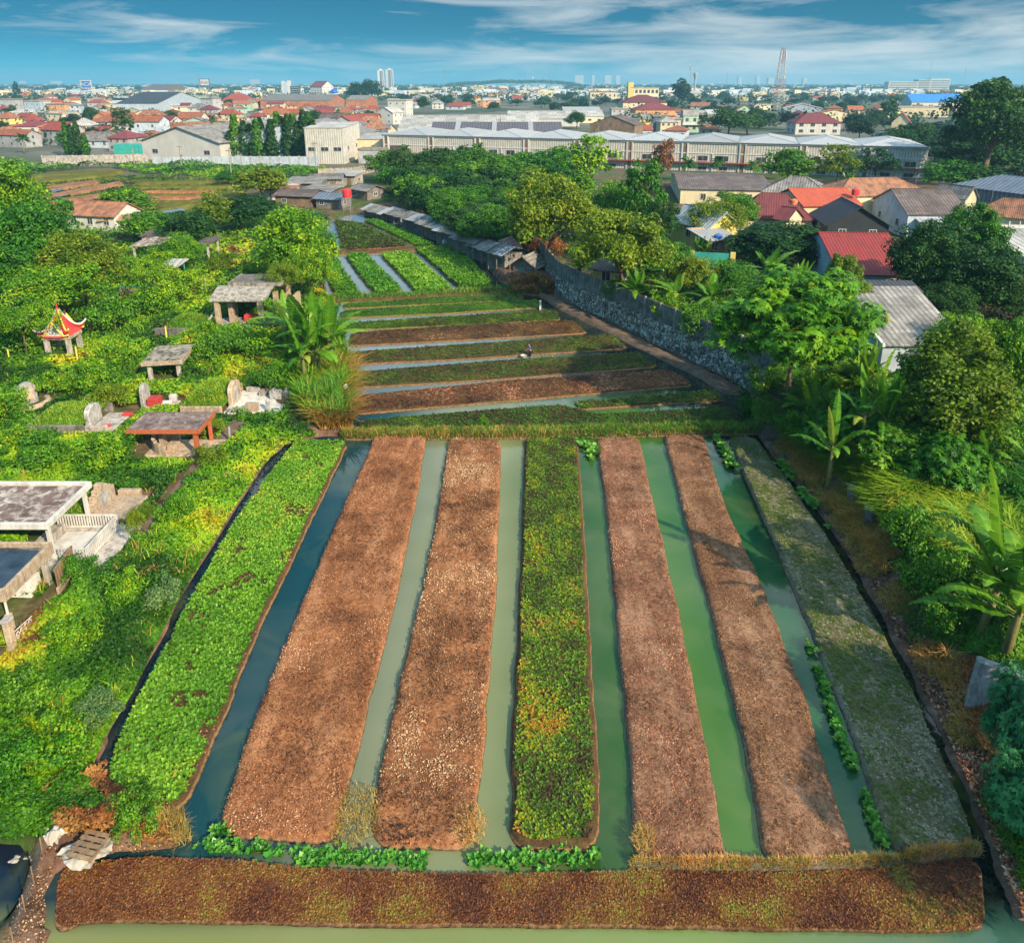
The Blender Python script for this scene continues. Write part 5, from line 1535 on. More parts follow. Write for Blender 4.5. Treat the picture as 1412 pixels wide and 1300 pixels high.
def put(root, me, loc, rz=0, name='window'):
    o = mesh_obj(name, me, None, root, loc); o.rotation_euler.z = rz
    return o

def house(label, loc, w, d, h, rz=0, roof='gable', rh=1.6, wm='cream', rm='tile_orange', axis='x', nf=2, ns=1, cat='house', group=None, over=.5,
          door=False, st=1, name='house', ww=1.1, wh=1.2, th=.14, left=True, right=True):
    t = thing(name, label, cat, loc, rz, group)
    L, S = (w, d) if axis == 'x' else (d, w)
    for nm, me, z, mt in (('wall', wall_mesh(roof, L, S, h, rh), 0, wm), ('roof', roof_mesh(roof, L, S, rh, over, th), h, rm)):
        o = mesh_obj(nm, me, M[mt], t, (0, d / 2, z))
        if axis == 'y': o.rotation_euler.z = PI / 2
        if nm == 'roof': t_roof = o
    wme = window_mesh(ww, wh); fh = h / st
    for s in range(st):
        zz = s * fh + max(.5, fh * .36)
        xs = [(-w / 2 + w * (k + .5) / nf) for k in range(nf)]
        for k, x in enumerate(xs):
            if door and s == 0 and k == nf // 2: put(t, door_mesh(), (x, -.004, 0), 0, 'door')
            else: put(t, wme, (x, -.004, zz))
        for k in range(ns):
            y = d * (k + .5) / ns
            if left: put(t, wme, (-w / 2 - .004, y, zz), -PI / 2)
            if right: put(t, wme, (w / 2 + .004, y, zz), PI / 2)
    t['roof_obj'] = t_roof.name
    if roof == 'flat' and w > 7 and len(label) < 3 and random.random() < .6:
        if 'rtank' not in MC: MC['rtank'] = MB().lathe([(.7, 0), (.75, .2), (.75, 1.1), (.4, 1.35), (.05, 1.4)], 12).mesh('roof_tank', [M['plastic_orange']])
        put(t, MC['rtank'], (random.uniform(-w * .3, w * .3), d * .4, h + th + .01), 0, 'roof_tank')
    return t

def ridge_house(label, rl, rr, eave_py, zr, ze, wm, rm, **kw):
    """gabled or hipped house from its ridge ends and front eave row in the photo (heights above datum)"""
    Yf = kw.pop('Yf', None); span0 = kw.pop('span', None); span = span0 or 30
    if Yf is not None:      # front eave distance known: heights follow from the picture rows
        ze = atY((rl[0] + rr[0]) / 2, eave_py, Yf).z
        zl = atY(rl[0], rl[1], Yf + span / 2).z; zr2 = atY(rr[0], rr[1], Yf + span / 2).z
        zr = (zl + zr2) / 2
        A = atY(rl[0], rl[1], Yf + span / 2); B = atY(rr[0], rr[1], Yf + span / 2); A.z = B.z = zr
    else:
        A = at(rl[0], rl[1], zr); B = at(rr[0], rr[1], zr)
        if span0: ze = atY((rl[0] + rr[0]) / 2, eave_py, (A.y + B.y) / 2 - span0 / 2).z
    c = (A + B) / 2; L = (B - A).length; rz = math.atan2(B.y - A.y, B.x - A.x)
    mx, my, _ = proj(c)
    E = at(mx, eave_py, ze)
    S = 2 * abs(c.y - E.y) * math.cos(rz) if not span0 else span0
    S = max(3.0, S)
    hip = kw.get('roof') == 'hip'
    if hip: L = L + S
    g = gz(c.x, c.y)
    n = Vector((math.sin(rz), -math.cos(rz), 0))
    over = kw.pop('over', .4)
    f = c + n * (S / 2 - over)
    S2 = S - 2 * over; L2 = L - 2 * over
    rh = (zr - ze) * (S2 / S)
    return house(label, Vector((f.x, f.y, g)), L2, S2, zr - rh - g, rz, rh=rh, wm=wm, rm=rm, over=over, **kw)

def water_tank(label, loc, r, h, mat, stand=0.0, cat='water tank', group=None):
    t = thing('water_tank', label, cat, loc, 0, group)
    mb = MB(); mb.lathe([(r * .92, 0), (r, .08 * h), (r, .30 * h), (r * .97, .34 * h), (r, .38 * h), (r, .62 * h), (r * .97, .66 * h), (r, .70 * h), (r * .98, .82 * h), (r * .45, .94 * h), (r * .42, h), (.02, h)], 20, (0, 0, stand))
    mb.build('tank', M[mat], t, smoothf=False)
    if stand:
        for x in (-r * .8, r * .8):
            for y in (-r * .8, r * .8):
                MB().box(x - .05, x + .05, y - .05, y + .05, -1.5, stand - .1).build('leg', M['steel'], t)
        mb = MB(); mb.box(-r, r, -r, r, stand - .1, stand)
        for z in np.arange(.6, stand - .3, .9): mb.box(-r * .8, r * .8, -r * .8 - .03, -r * .8 + .03, z, z + .07); mb.box(-r * .8, r * .8, r * .8 - .03, r * .8 + .03, z, z + .07)
        mb.build('platform', M['steel'], t)
    return t

# ------------------------------------------------------------------ right side: wall, houses
WB = [at(a, b, .2) for a, b in ((740, 372), (764, 405), (799, 424), (843, 443), (902, 472), (966, 501), (1035, 536), (1062, 556))]
t = thing('retaining_wall', 'long rubble stone retaining wall topped with grey concrete panels beside the far field', 'wall', (0, 0, 0))
mb = MB()
for a, b in zip(WB[:-1], WB[1:]):
    n = Vector((-(b - a).y, (b - a).x, 0)).normalized() * -1
    if n.x > 0: n = -n
    bk = -n * 1.0
    mb.add([a + Vector((0, 0, -.8)), b + Vector((0, 0, -.8)), b - n * .35 + Vector((0, 0, 2.3)), a - n * .35 + Vector((0, 0, 2.3)),
            a + bk + Vector((0, 0, -.8)), b + bk + Vector((0, 0, -.8)), b + bk + Vector((0, 0, 2.3)), a + bk + Vector((0, 0, 2.3))],
           [(0, 1, 2, 3), (7, 6, 5, 4), (3, 2, 6, 7), (0, 3, 7, 4), (1, 5, 6, 2)])
base = mb.build('stone_base', M['rubble'], t)
bm = bmesh.new(); bm.from_mesh(base.data)
bmesh.ops.subdivide_edges(bm, edges=bm.edges[:], cuts=14, use_grid_fill=True)
for v in bm.verts:
    k = .16 * (vnoise(np.array([v.co.x * 1.9 + v.co.y * 1.9]), np.array([v.co.z * 2.2]), 5)[0] - .5)
    v.co.x += k; v.co.y += k
bm.to_mesh(base.data); bm.free()
mb = MB(); posts = []
for i, (a, b) in enumerate(zip(WB[:-1], WB[1:])):
    dv = (b - a); L = dv.length; dv.normalize(); n = Vector((-dv.y, dv.x, 0))
    if n.x > 0: n = -n
    a2 = a - n * .62; nb = max(1, round(L / 2.4)); rz = math.atan2(dv.y, dv.x)
    for k in range(nb):
        s = a2 + dv * (L * k / nb); e = a2 + dv * (L * (k + 1) / nb); c = (s + e) / 2; hl = (e - s).length / 2 - .10
        for q in range(5):
            z = 2.3 + q * .47
            mb.box(c.x - hl, c.x + hl, c.y - .03, c.y + .03, z + .015, z + .455, rz)
        posts.append((s, rz))
mb.build('concrete_panels', M['concrete_dark'], t)
for s, rz in posts: MB().box(s.x - .1, s.x + .1, s.y - .12, s.y + .12, 2.25, 4.75, rz).build('post', M['concrete'], t)

SITE = True
GR = 'houses behind the trees on the right'
t = ridge_house('house with large bright red tiled roof facing the camera, above the grey corrugated shed', (1128, 320), (1226, 322), 380, 8.2, 4.9, 'bluewall', 'tile_crimson', group=GR, nf=2, ns=1)
ridge_house('house with bright orange red long ridge roof behind the dark gabled roof', (1087, 260), (1167, 259), 284, 8.0, 5.6, 'cream', 'tile_bright', group=GR)
ridge_house('house with maroon red roof left of the dark gabled roof', (1050, 266), (1086, 267), 303, 8.0, 5.0, 'cream', 'tile_maroon', span=9, roof='hip', group=GR)
ridge_house('small maroon roofed lower wing beside the maroon red roof', (1078, 284), (1100, 287), 305, 6.6, 4.6, 'cream', 'tile_maroon', span=6, group=GR)
p = atg(1180, 326); p.z = gz(p.x, p.y)
house('house with dark grey gable end facing the camera between the two bright red roofs', Vector(tuple(at(1180, 336, 1.2))), 10, 11, 3.4, R(-8), 'gable', 3.0, 'sheet_dark', 'sheet_dark', 'y', 2, 1, group=GR)
ridge_house('house with weathered grey corrugated roof and pale blue gable wall', (1228, 260), (1312, 261), 296, 8.6, 5.2, 'bluewall', 'sheet_brown', group=GR, ns=2)
ridge_house('pale tin lean to in front of the weathered grey corrugated house', (1250, 291), (1306, 292), 306, 5.0, 4.1, 'bluewall', 'sheet_white', group=GR)
ridge_house('house with old rusty red tiled hip roof behind the small red tank', (1172, 246), (1236, 245), 270, 8.8, 5.8, 'cream', 'tile_old', span=11, roof='hip', group=GR)
ridge_house('low house with old rusty tiled roof left of the rusty hip roof', (1160, 250), (1190, 248), 264, 7.6, 5.6, 'cream', 'tile_old', group=GR)
ridge_house('house with pale grey hip roof behind the bright orange red ridge roof', (1092, 243), (1112, 244), 268, 8.6, 5.4, 'cream', 'sheet_grey', span=11, roof='hip', group=GR)
ridge_house('house with plain grey gabled roof behind the round dark tree', (1296, 252), (1345, 258), 276, 7.8, 5.4, 'cream', 'sheet_grey', group=GR)
ridge_house('long low building with brown weathered sheet roof below the factory', (930, 240), (1052, 242), 262, 5.6, 4.1, 'cream', 'sheet_brown', group=GR, name='long_building', cat='building')
ridge_house('dark blue metal roofed hall at the right edge', (1384, 241), (1440, 247), 268, 9.0, 5.4, 'sheet_blue', 'sheet_blue', span=14, roof='hip', group=GR, name='hall', cat='building')
ridge_house('house with rusty red hip roof and cream wall at the right edge', (1384, 273), (1425, 276), 302, 7.6, 4.6, 'cream', 'tile_old', span=9, roof='hip', group=GR, nf=3)
ridge_house('white walled hall with pale metal roof cut by the right edge', (1352, 318), (1480, 318), 354, 6.8, 5.2, 'bluewall', 'sheet_pale', group=GR, nf=5, ns=1, name='hall', cat='building')
# corrugated grey shed with pale gable wall
t = thing('shed', 'large grey corrugated asbestos roofed shed with pale blue side wall beside the big bright tree', 'shed', (35.6, 60.2, 2.3), 0, GR)
mb = MB(); mb.prism([(-3.5, -.6), (3.7, -.6), (3.7, 3.0), (-3.5, 3.0)], 0, 9.8); mb.add([(-3.5, 0, 3.0), (3.7, 0, 3.0), (3.7, 9.8, 3.0), (-3.5, 9.8, 3.0), (-3.5, 9.8, 5.5), (3.7, 9.8, 5.5)], [(0, 1, 5, 4), (0, 4, 3), (1, 2, 5), (2, 3, 4, 5)])
mb.build('wall', M['bluewall'], t)
mb = MB(); mb.slab([(-3.75, -.4, 3.06), (4.0, -.4, 3.06), (4.3, 9.9, 5.72), (-3.75, 9.9, 5.72)], .10); mb.build('roof', M['sheet_grey'], t)
mb = MB(); mb.slab([(-3.80, -.45, 3.16), (-3.55, -.45, 3.16), (-3.55, 9.9, 5.84), (-3.80, 9.9, 5.84)], .25); mb.build('verge_board', M['white'], t)
mb = MB(); mb.slab([(-3.9, 9.95, 5.3), (5.2, 9.95, 5.1), (5.2, 12.5, 5.6), (-3.9, 12.5, 5.8)], .12); mb.build('dark_ridge_roof', M['sheet_dark'], t)
put(t, window_mesh(.7, .9), (-3.504, 2.2, 1.2), -PI / 2)
water_tank('orange water tank on the grey shed beside the bright red roof', Vector(tuple(at(1247, 384, 2.6))), .8, 1.25, 'plastic_orange', 2.7)
water_tank('red water tank on a thin steel tower beside the grey corrugated shed', Vector(tuple(at(1287, 432, 2.5))), .5, 1.05, 'plastic_red', 2.3)
q = at(1180, 262, 8.2); water_tank('small red tank on the roof left of the old rusty hip roof', Vector((q.x, q.y, 7.2)), .7, 1.3, 'plastic_red')
q = at(1095, 276, 7.0); water_tank('orange round tank beside the bright orange red ridge roof', Vector((q.x, q.y, 6.0)), .7, 1.2, 'plastic_orange')
q = at(1007, 268, 7.0); water_tank('reddish tank on a frame by the white peaked roof', Vector((q.x, q.y, 5.6)), .8, 1.5, 'plastic_orange')
house('house with bright white peaked roof and yellow gable behind the dense trees', (33.2, 118, 2.0), 6.5, 9, 3.6, R(28), 'gable', 2.2, 'yellowwall', 'sheet_white', 'y', 1, 1, group=GR)
house('small house with white lean to roof and orange wall below the white peaked roof', (31.5, 112, 2.0), 5.0, 5, 2.6, R(20), 'shed', .9, 'orangewall', 'sheet_white', 'x', 2, 1, group=GR)
house('small house with rusty dark roof below the white peaked roof', (35.0, 107.5, 2.0), 5.5, 4, 2.6, R(10), 'gable', 1.1, 'orangewall', 'tile_maroon', 'x', 1, 1, group=GR)
water_tank('blue water tank under the white peaked roof', (30.6, 111.2, 4.2), .65, 1.2, 'plastic_blue')
t = thing('metal_gate', 'green sheet metal gate between yellow walls among the trees', 'gate', (27.5, 101.5, 2.1), R(-14))
for k in range(2): MB().box(-2.4 + k * 2.42, -.02 + k * 2.42, -.05, .05, 0, 2.6).build('panel', M['teal'], t)
MB().box(-3.2, -2.45, -.2, .2, -.5, 2.8).build('pillar', M['yellowwall'], t); MB().box(2.5, 3.2, -.2, .2, -.5, 2.8).build('pillar', M['yellowwall'], t)
house('small shed with yellow wall half hidden behind the concrete panel wall', (11.8, 91.5, 2.3), 3.8, 3.4, 2.3, R(-28), 'shed', .5, 'yellowwall', 'sheet_brown', 'x', 1, 1, cat='shed', name='shed')
SITE = False
t = thing('roof_fence', 'white boundary fence with posts in front of the rusty hip roof at the right edge', 'fence', at(1360, 322, 4.4))
for k in range(8): MB().box(k * 1.7, k * 1.7 + .12, -.06, .06, -2.5, 2.0).build('post', M['white'], t)
mb = MB()
for k in range(7): mb.box(k * 1.7 + .12, k * 1.7 + 1.7, -.03, .03, -.2, 1.4)
mb.build('panel', M['white_far'], t)
p = atg(1296, 256)
t = thing('utility_pole', 'bare grey utility pole left of the big wood by the factory end', 'pole', atg(1294, 232)); MB().tube([(0, 0, -.5), (0, 0, 9)], [.16, .11], 8).build('shaft', M['concrete'], t); MB().box(-.8, .8, -.06, .06, 8.2, 8.35).build('crossarm', M['wood'], t)

for k, (px, by, top, lb) in enumerate([(251, 233, 200, 'grey utility pole at the boundary wall before the white gable warehouse'), (321, 258, 205, 'tall grey utility pole at the corner of the left fields'), (186, 232, 204, 'grey utility pole near the green covered load'), (436, 236, 196, 'grey utility pole below the warehouse annex')]):
    p = atg(px, by); q = atY(px, top, p.y); t = thing('utility_pole', lb, 'utility pole', p, 0, 'utility poles along the boundary wall')
    MB().tube([(0, 0, -.5), (0, 0, q.z - p.z)], [.2, .14], 8).build('shaft', M['concrete'], t); MB().box(-.9, .9, -.07, .07, q.z - p.z - .7, q.z - p.z - .5).build('crossarm', M['wood'], t)
for k, (px, py, z, lb) in enumerate([(1262, 258, 8.4, 'thin television aerial above the weathered grey corrugated roof'), (1178, 272, 7.0, 'thin television aerial on the dark grey gable ridge'), (1058, 268, 7.6, 'thin television aerial on the maroon red roof'), (1368, 272, 7.4, 'thin television aerial on the rusty hip roof at the right edge')]):
    q = at(px, py, z); t = thing('aerial', lb, 'aerial', q, R(20 * k), 'television aerials on the right roofs'); MB().tube([(0, 0, -1.2), (0, 0, 2.0)], .04, 5).build('mast', M['steel'], t)
    mb = MB(); mb.tube([(-.8, 0, 1.9), (.8, 0, 1.9)], .025, 4)
    for j in range(5): mb.tube([(-.7 + j * .35, -.35, 1.9), (-.7 + j * .35, .35, 1.9)], .018, 4)
    mb.build('array', M['steel'], t)

# ------------------------------------------------------------------ shacks along the back field
GS = 'row of grey wooden shacks along the back field'
sh = [(508, 290, 8.5), (535, 296, 6.5), (560, 303, 7), (585, 311, 6.5), (610, 321, 7), (634, 333, 6.5), (655, 343, 5.5), (676, 353, 4.2)]
desc = ['farthest shack of the long row, nearest the red water tank', 'shack with patched grey roof, second from the red water tank', 'shack with one bright tin sheet on its roof, third from the red water tank', 'fourth shack of the long row from the red water tank',
        'middle long shack of the row with a grey plank front', 'plank fronted shack, third of the row from the two separate huts', 'low shack, second of the row from the two separate huts', 'short shack ending the row, nearest the two separate huts']
for k, ((px, py, w), lb) in enumerate(zip(sh, desc)):
    p = atg(px + 6, py + 16)
    rz = math.atan2(-10.5, 12.0) + random.uniform(-.08, .08)
    t = thing('shack', lb, 'shack', p, R(-52) + random.uniform(-.06, .06), GS)
    h = random.uniform(2.0, 2.5); d = 4.4
    mb = MB(); mb.prism([(-w / 2, -.5), (w / 2, -.5), (w / 2, h), (-w / 2, h)], .3, d); o = mb.build('wall', M['wood_grey' if k % 3 else 'brownwall'], t)
    mb = MB(); m = 5
    for j in range(m):
        x0 = -w / 2 - .3 + j * (w + .6) / m; dz = random.uniform(-.08, .08)
        mb.mi = 0 if random.random() < .8 else 1
        if k == 2 and j == 2: mb.mi = 1
        mb.slab([(x0, -.7 + random.uniform(-.3, .1), h + .02 + dz), (x0 + (w + .6) / m + .1, -.7, h + .05 + dz), (x0 + (w + .6) / m + .1, d / 2, h + 1.05 + dz), (x0, d / 2, h + 1.0 + dz)], .05)
        mb.slab([(x0, d / 2, h + 1.0 + dz), (x0 + (w + .6) / m + .1, d / 2, h + 1.05 + dz), (x0 + (w + .6) / m + .1, d + .5, h + .1 + dz), (x0, d + .5, h + .1 + dz)], .05)
    mb.build('roof', [M['sheet_grey'], M['sheet_white']], t)
    for j in range(max(2, int(w / 2.2))):
        x = -w / 2 + (j + .5) * w / max(2, int(w / 2.2))
        MB().box(x - .06, x + .06, -.5, -.38, -.4, h).build('post', M['wood_grey'], t)
    MB().box(-w * .3, -w * .3 + .9, .25, .3, 0, 1.8).build('door', M['wood' if k % 2 else 'iron_dark'], t)
    MB().box(w * .1, w * .1 + 1.2, .24, .3, .8, 1.6).build('window', M['iron_dark'], t)
for k, (px, py, lb, rm, sc) in enumerate(((689, 361, 'small wooden hut with rusty roof beside the dirt track, left of two', 'sheet_brown', 1), (722, 385, 'small open gabled hut with grey roof and blue door, right of two', 'sheet_grey', 1.1))):
    p = atg(px, py)
    t = thing('hut', lb, 'hut', p, R(-28), 'two huts by the stone wall')
    w, d, h = 3.4 * sc, 3.6, 2.1
    mb = MB(); mb.prism([(-w / 2, -.4), (w / 2, -.4), (w / 2, h), (0, h + 1.3), (-w / 2, h)], .2, d); mb.build('wall', M['wood_grey' if k else 'bluewall'], t)
    for s in (-1, 1):
        mb = MB(); q = [(0, -.6, h + 1.42), (0, d + .3, h + 1.42), (s * (w / 2 + .5), d + .3, h - .25), (s * (w / 2 + .5), -.6, h - .25)]
        mb.slab(q if s < 0 else q[::-1], .07); mb.build('roof', M[rm], t)
    MB().box(-.8, 0, .14, .2, 0, 1.7).build('door', M['teal' if k else 'wood'], t)
    columns(t, [(-w / 2 - .2, -.4), (w / 2 + .2, -.4)], -.4, h, .06, 'wood', 'post')
# shanties farther back
GH = 'shanties at the head of the field'
for k, (px, py, w, d, h, rz, wm, rm, lb) in enumerate([
 (405, 285, 9, 7, 2.6, -12, 'brownwall', 'sheet_brown', 'shanty with brown sheet roof at the left end of the shanties'), (432, 280, 8, 7, 2.6, -20, 'brownwall', 'sheet_grey', 'shanty with grey sheet roof and blue awning in the middle of the shanties'),
 (452, 288, 6, 5, 2.4, -20, 'wood_grey', 'sheet_blue', 'small shanty with faded blue tarpaulin roof left of the red water tank'), (418, 268, 9, 6, 2.8, -5, 'wood_grey', 'sheet_grey', 'wide grey roofed shanty behind the brown sheet roof'),
 (450, 262, 8, 6, 3.0, 6, 'concrete', 'sheet_grey', 'concrete walled shanty below the warehouse yard'), (474, 255, 7, 5, 2.6, -15, 'concrete_pale', 'sheet_pale', 'pale shanty beside the warehouse yard wall'), (496, 275, 6, 5, 2.5, -40, 'wood_grey', 'sheet_grey', 'grey shanty right of the red water tank under the dark trees'),
 (385, 276, 7, 5, 2.4, 0, 'white_far', 'tile_old', 'low white fronted shanty at the far left of the shanties')]):
    house(lb, atg(px, py), w, d, h, R(rz), 'shed' if k % 2 else 'gable', .9, wm, rm, 'x', 2, 1, 'shanty', GH, .6, True, 1, 'shanty', 1.0, .8, .07)
p = atg(480, 292); water_tank('red water tank on a stand at the head of the field', p, .95, 1.9, 'plastic_red', 3.2)
o = MB().lathe([(.35, 0), (.45, .25), (.38, .55), (.15, .75), (.1, .85)], 10).build('sack', M['white'], None, atg(613, 336)); tag(o, 'white sack on the bank below the row of shacks', 'sack')
o = MB().lathe([(.25, 0), (.32, .25), (.25, .5), (.1, .65)], 10).build('sack', M['tarp'], None, atg(484, 345)); tag(o, 'pale sack lying on the brownish back block', 'sack')
o = MB().lathe([(.2, 0), (.3, .25), (.22, .6), (.06, .75)], 10).build('sack', M['white'], None, at(477, 540, 1.5)); tag(o, 'white plastic bag hanging in the reeds beside the cross beds', 'bag')
p = at(745, 424, .3); t = thing('marker_post', 'short white post at the right end of the green cross beds', 'post', p); MB().box(-.12, .12, -.12, .12, -.4, .9).build('shaft', M['white'], t)
# brown heap beside the hut
tree_px('bush', 737, 408, 372, 34, 'dry brown leafless heap beside the small gabled hut', 'leaf_rust', 'brush heap', None, 'brush_heap')
tree_px('bush', 752, 352, 322, 26, 'rusty brown shrub growing over the end of the stone wall', 'leaf_rust', 'shrub', None, 'shrub')

# terracotta roofed house and gazebo on the left
ridge_house('white house with terracotta tiled roof at the edge of the left fields', (104, 276), (176, 279), 298, 5.6, 3.4, 'white', 'tile_old', over=.5, nf=3)
p = atg(158, 318)
t = thing('gazebo', 'small gazebo with brown hip roof in front of the terracotta roofed house', 'gazebo', p)
o = mesh_obj('roof', roof_mesh('hip', 4.6, 4.0, 1.1, .6, .12), M['thatch'], t, (0, 2, 2.3)); columns(t, [(-2.1, .2), (2.1, .2), (-2.1, 3.8), (2.1, 3.8)], -.4, 2.3, .17, 'concrete_pale', 'post')
# left far fields
GL2 = 'strips of the fields at the far left'
for k, (L, Rr, mt, lb) in enumerate([
 ([(28, 246), (95, 241), (160, 234)], [(28, 252), (100, 247), (165, 239)], 'bed_grass', 'yellowish strip at the back of the far left fields'), ([(30, 262), (85, 253), (134, 247)], [(34, 268), (90, 259), (140, 251)], 'bed_dull', 'upper of two bare reddish strips in the far left fields'),
 ([(36, 272), (100, 261), (167, 249)], [(40, 277), (104, 266), (172, 253)], 'bed_dull', 'lower of two bare reddish strips in the far left fields'), ([(50, 279), (110, 270), (150, 264)], [(56, 284), (118, 274), (160, 267)], 'bed_dull', 'tan strip just behind the terracotta roofed house'),
 ([(185, 256), (260, 255), (322, 254)], [(185, 259), (262, 259), (322, 258)], 'bed_grass', 'upper dark green strip right of the bare reddish strips'), ([(190, 262), (250, 262), (300, 262)], [(192, 265), (250, 266), (300, 266)], 'bed_brown', 'middle tan strip right of the terracotta roofed house'),
 ([(200, 270), (240, 270), (285, 269)], [(202, 275), (240, 275), (285, 274)], 'bed_brown', 'lower tan strip right of the terracotta roofed house'), ([(40, 240), (110, 236), (170, 233)], [(42, 244), (112, 240), (172, 236)], 'bed_grass', 'thin green strip at the very back of the far left fields'), ([(182, 250), (250, 249), (318, 248)], [(184, 253), (250, 252), (318, 251)], 'bed_grass', 'thin green strip nearest the grey boundary wall on its right half'),
 ([(195, 266), (250, 267), (300, 267)], [(198, 269), (250, 270), (300, 270)], 'bed_grass', 'thin green strip between the middle and lower tan strips'), ([(205, 276), (245, 276), (285, 275)], [(207, 279), (245, 279), (285, 278)], 'bed_grass', 'thin green strip in front of the lower tan strip'),
 ([(214, 280), (280, 273), (330, 264)], [(216, 290), (285, 281), (335, 270)], 'bed_grass', 'slanting green strip above the dark orchard trees')]):
    s = Strip(L, Rr, ztop=1.35, zref=1.3, step=.8, wob=.3, seed=300 + k, edge=.6); s.build('field_bed', M[mt], lb, 'field bed', GL2)
for k, (a, b, c, d_) in enumerate([((70, 263), (86, 260), (88, 262), (72, 266)), ((75, 270), (96, 265), (98, 268), (78, 273)), ((116, 259), (132, 257), (134, 259), (118, 262)), ((224, 291), (252, 287), (256, 291), (226, 296))]):
    poly_sheet('water', W([a, b, c, d_], 1.2), 1.2, M['water'])
# ------------------------------------------------------------------ undergrowth
rc = np.random.default_rng(5)
fr = lambda x, y: sdist(x, y, BASIN) / 1.6 + .12
cover('undergrowth', 'lush bright creeping undergrowth covering the lower cemetery along the dark ditch',
      [(-60, 560), (60, 520), (200, 560), (395, 575), (440, 598), (392, 613), (362, 640), (315, 712), (245, 830), (185, 950), (148, 1010), (122, 1066), (175, 1118), (100, 1150), (40, 1165), (-60, 1165)],
      150000, 'leaf_lush', rc, (2.0, .8), 4.2, -.03, .55, seed=1, fringe=fr)
cover('undergrowth', 'lush yellow green undergrowth among the upper cemetery tombs',
      [(-60, 330), (120, 330), (200, 340), (330, 330), (420, 360), (462, 420), (440, 470), (400, 520), (398, 580), (200, 565), (60, 525), (-60, 565)],
      110000, 'leaf_lush', rc, (2.6, 1.1), 3.6, .05, .6, seed=2)
cover('undergrowth', 'darker green weeds between the orchard and the shanties', [(-60, 240), (60, 300), (200, 305), (380, 285), (455, 300), (450, 400), (420, 365), (330, 335), (120, 335), (-60, 335)], 26000, 'leaf_green', rc, (4, 1.6), 3.4, .05, .5, seed=3)
cover('hedge_growth', 'scrubby green growth along the grey wall behind the left fields', [(-60, 232), (60, 232), (330, 228), (450, 235), (440, 258), (330, 247), (200, 241), (150, 232), (40, 240), (-60, 255)], 16000, 'leaf_green', rc, (7, 2.2), 3.2, .12, .6, seed=4, lmax=.8)
cover('field_growth', 'low patchy growth over the fields at the far left', [(20, 240), (330, 246), (340, 270), (220, 296), (40, 290)], 12000, 'leaf_olive', rc, (9, .35), 3.2, -.05, .6, seed=5, lmax=.8)
# rusty patches
for k, (pl, lb) in enumerate((([(55, 1085), (150, 1065), (215, 1120), (240, 1165), (80, 1160)], 'rusty dry ferns above the white sheet at the lower left'), ([(30, 835), (70, 850), (60, 900), (20, 900)], 'rusty dry twigs beside the white scrollwork gate'), ([(265, 590), (300, 585), (300, 625), (278, 632)], 'yellowing rusty vines beside the orange edged pavilion'))):
    cover('dry_growth', lb, pl, 9000 if k == 0 else 900, 'leaf_rust', rc, (1.2, .7), 3.6, .1, .8, 'dry plants', seed=6 + k)

# right bank
cover('undergrowth', 'dark green creepers covering the bank below the large banana plant', [(1225, 740), (1262, 720), (1300, 770), (1430, 800), (1480, 1000), (1412, 960), (1340, 905), (1290, 890), (1250, 810)], 26000, 'leaf_green', rc, (1.8, 1.2), 4.2, -.02, .4, seed=11)
cover('undergrowth', 'mixed shady undergrowth behind the reeds on the right', [(1040, 545), (1100, 520), (1250, 560), (1420, 560), (1500, 760), (1430, 800), (1300, 760), (1200, 640), (1090, 600)], 60000, 'leaf_green', rc, (2.6, 1.4), 3.8, -.04, .45, seed=12)
cover('undergrowth', 'undergrowth along the top of the stone wall and under the trees', [(770, 345), (860, 340), (1000, 380), (1180, 420), (1300, 480), (1420, 470), (1420, 570), (1250, 565), (1090, 530), (1062, 545), (985, 455), (930, 428), (880, 404), (828, 388)], 70000, 'leaf_green', rc, (3, 1.6), 3.6, .0, .5, seed=13)
cover('undergrowth', 'green growth under the trees behind the shacks and houses', [(510, 268), (600, 268), (760, 300), (900, 300), (1100, 330), (1420, 360), (1420, 470), (1180, 420), (1000, 380), (860, 340), (770, 350), (700, 345), (600, 310)], 30000, 'leaf_dark', rc, (5, 1.5), 3.4, .05, .5, seed=14, lmax=.7)
grass_cover('tall_grass', 'bright long bladed grass spilling over the top of the right bank', [(1178, 610), (1215, 605), (1300, 660), (1390, 730), (1420, 790), (1300, 770), (1240, 720), (1200, 660)], 19000, 'grass', rc, 1.5, 2.0, .4, .9, 'tall grass', .25, seed=3)
grass_cover('tall_grass', 'blue green shaded long grass on the upper right bank', [(1085, 555), (1150, 560), (1215, 605), (1200, 660), (1260, 770), (1235, 740), (1180, 680), (1130, 640), (1080, 610)], 16000, 'grass', rc, 1.4, 1.8, .4, .9, 'tall grass', -.02, seed=4)
grass_cover('tall_grass', 'dark long grass behind the bright grass on the far right', [(1230, 590), (1420, 620), (1480, 760), (1390, 720), (1300, 655)], 9000, 'grass', rc, 1.3, 1.8, .4, .9, 'tall grass', -.1, seed=5)
grass_cover('dry_grass', 'dry straw coloured grass hanging down the right dirt bank', [(1052, 580), (1080, 590), (1130, 640), (1190, 690), (1235, 760), (1262, 830), (1300, 890), (1325, 960), (1300, 950), (1225, 800), (1165, 725), (1095, 655), (1058, 615)], 7500, 'grass_dry', rc, .8, 1.1, .4, 1.0, 'dry grass', -.05, (1.6, .50), 6)
grass_cover('weeds', 'low green weeds scattered over the right dirt bank', [(1100, 650), (1200, 720), (1290, 880), (1420, 980), (1480, 1300), (1420, 1250), (1360, 1130), (1290, 960), (1190, 780)], 9000, 'grass', rc, .35, 1.2, .5, .8, 'weeds', -.1, (1.8, .56), 7)
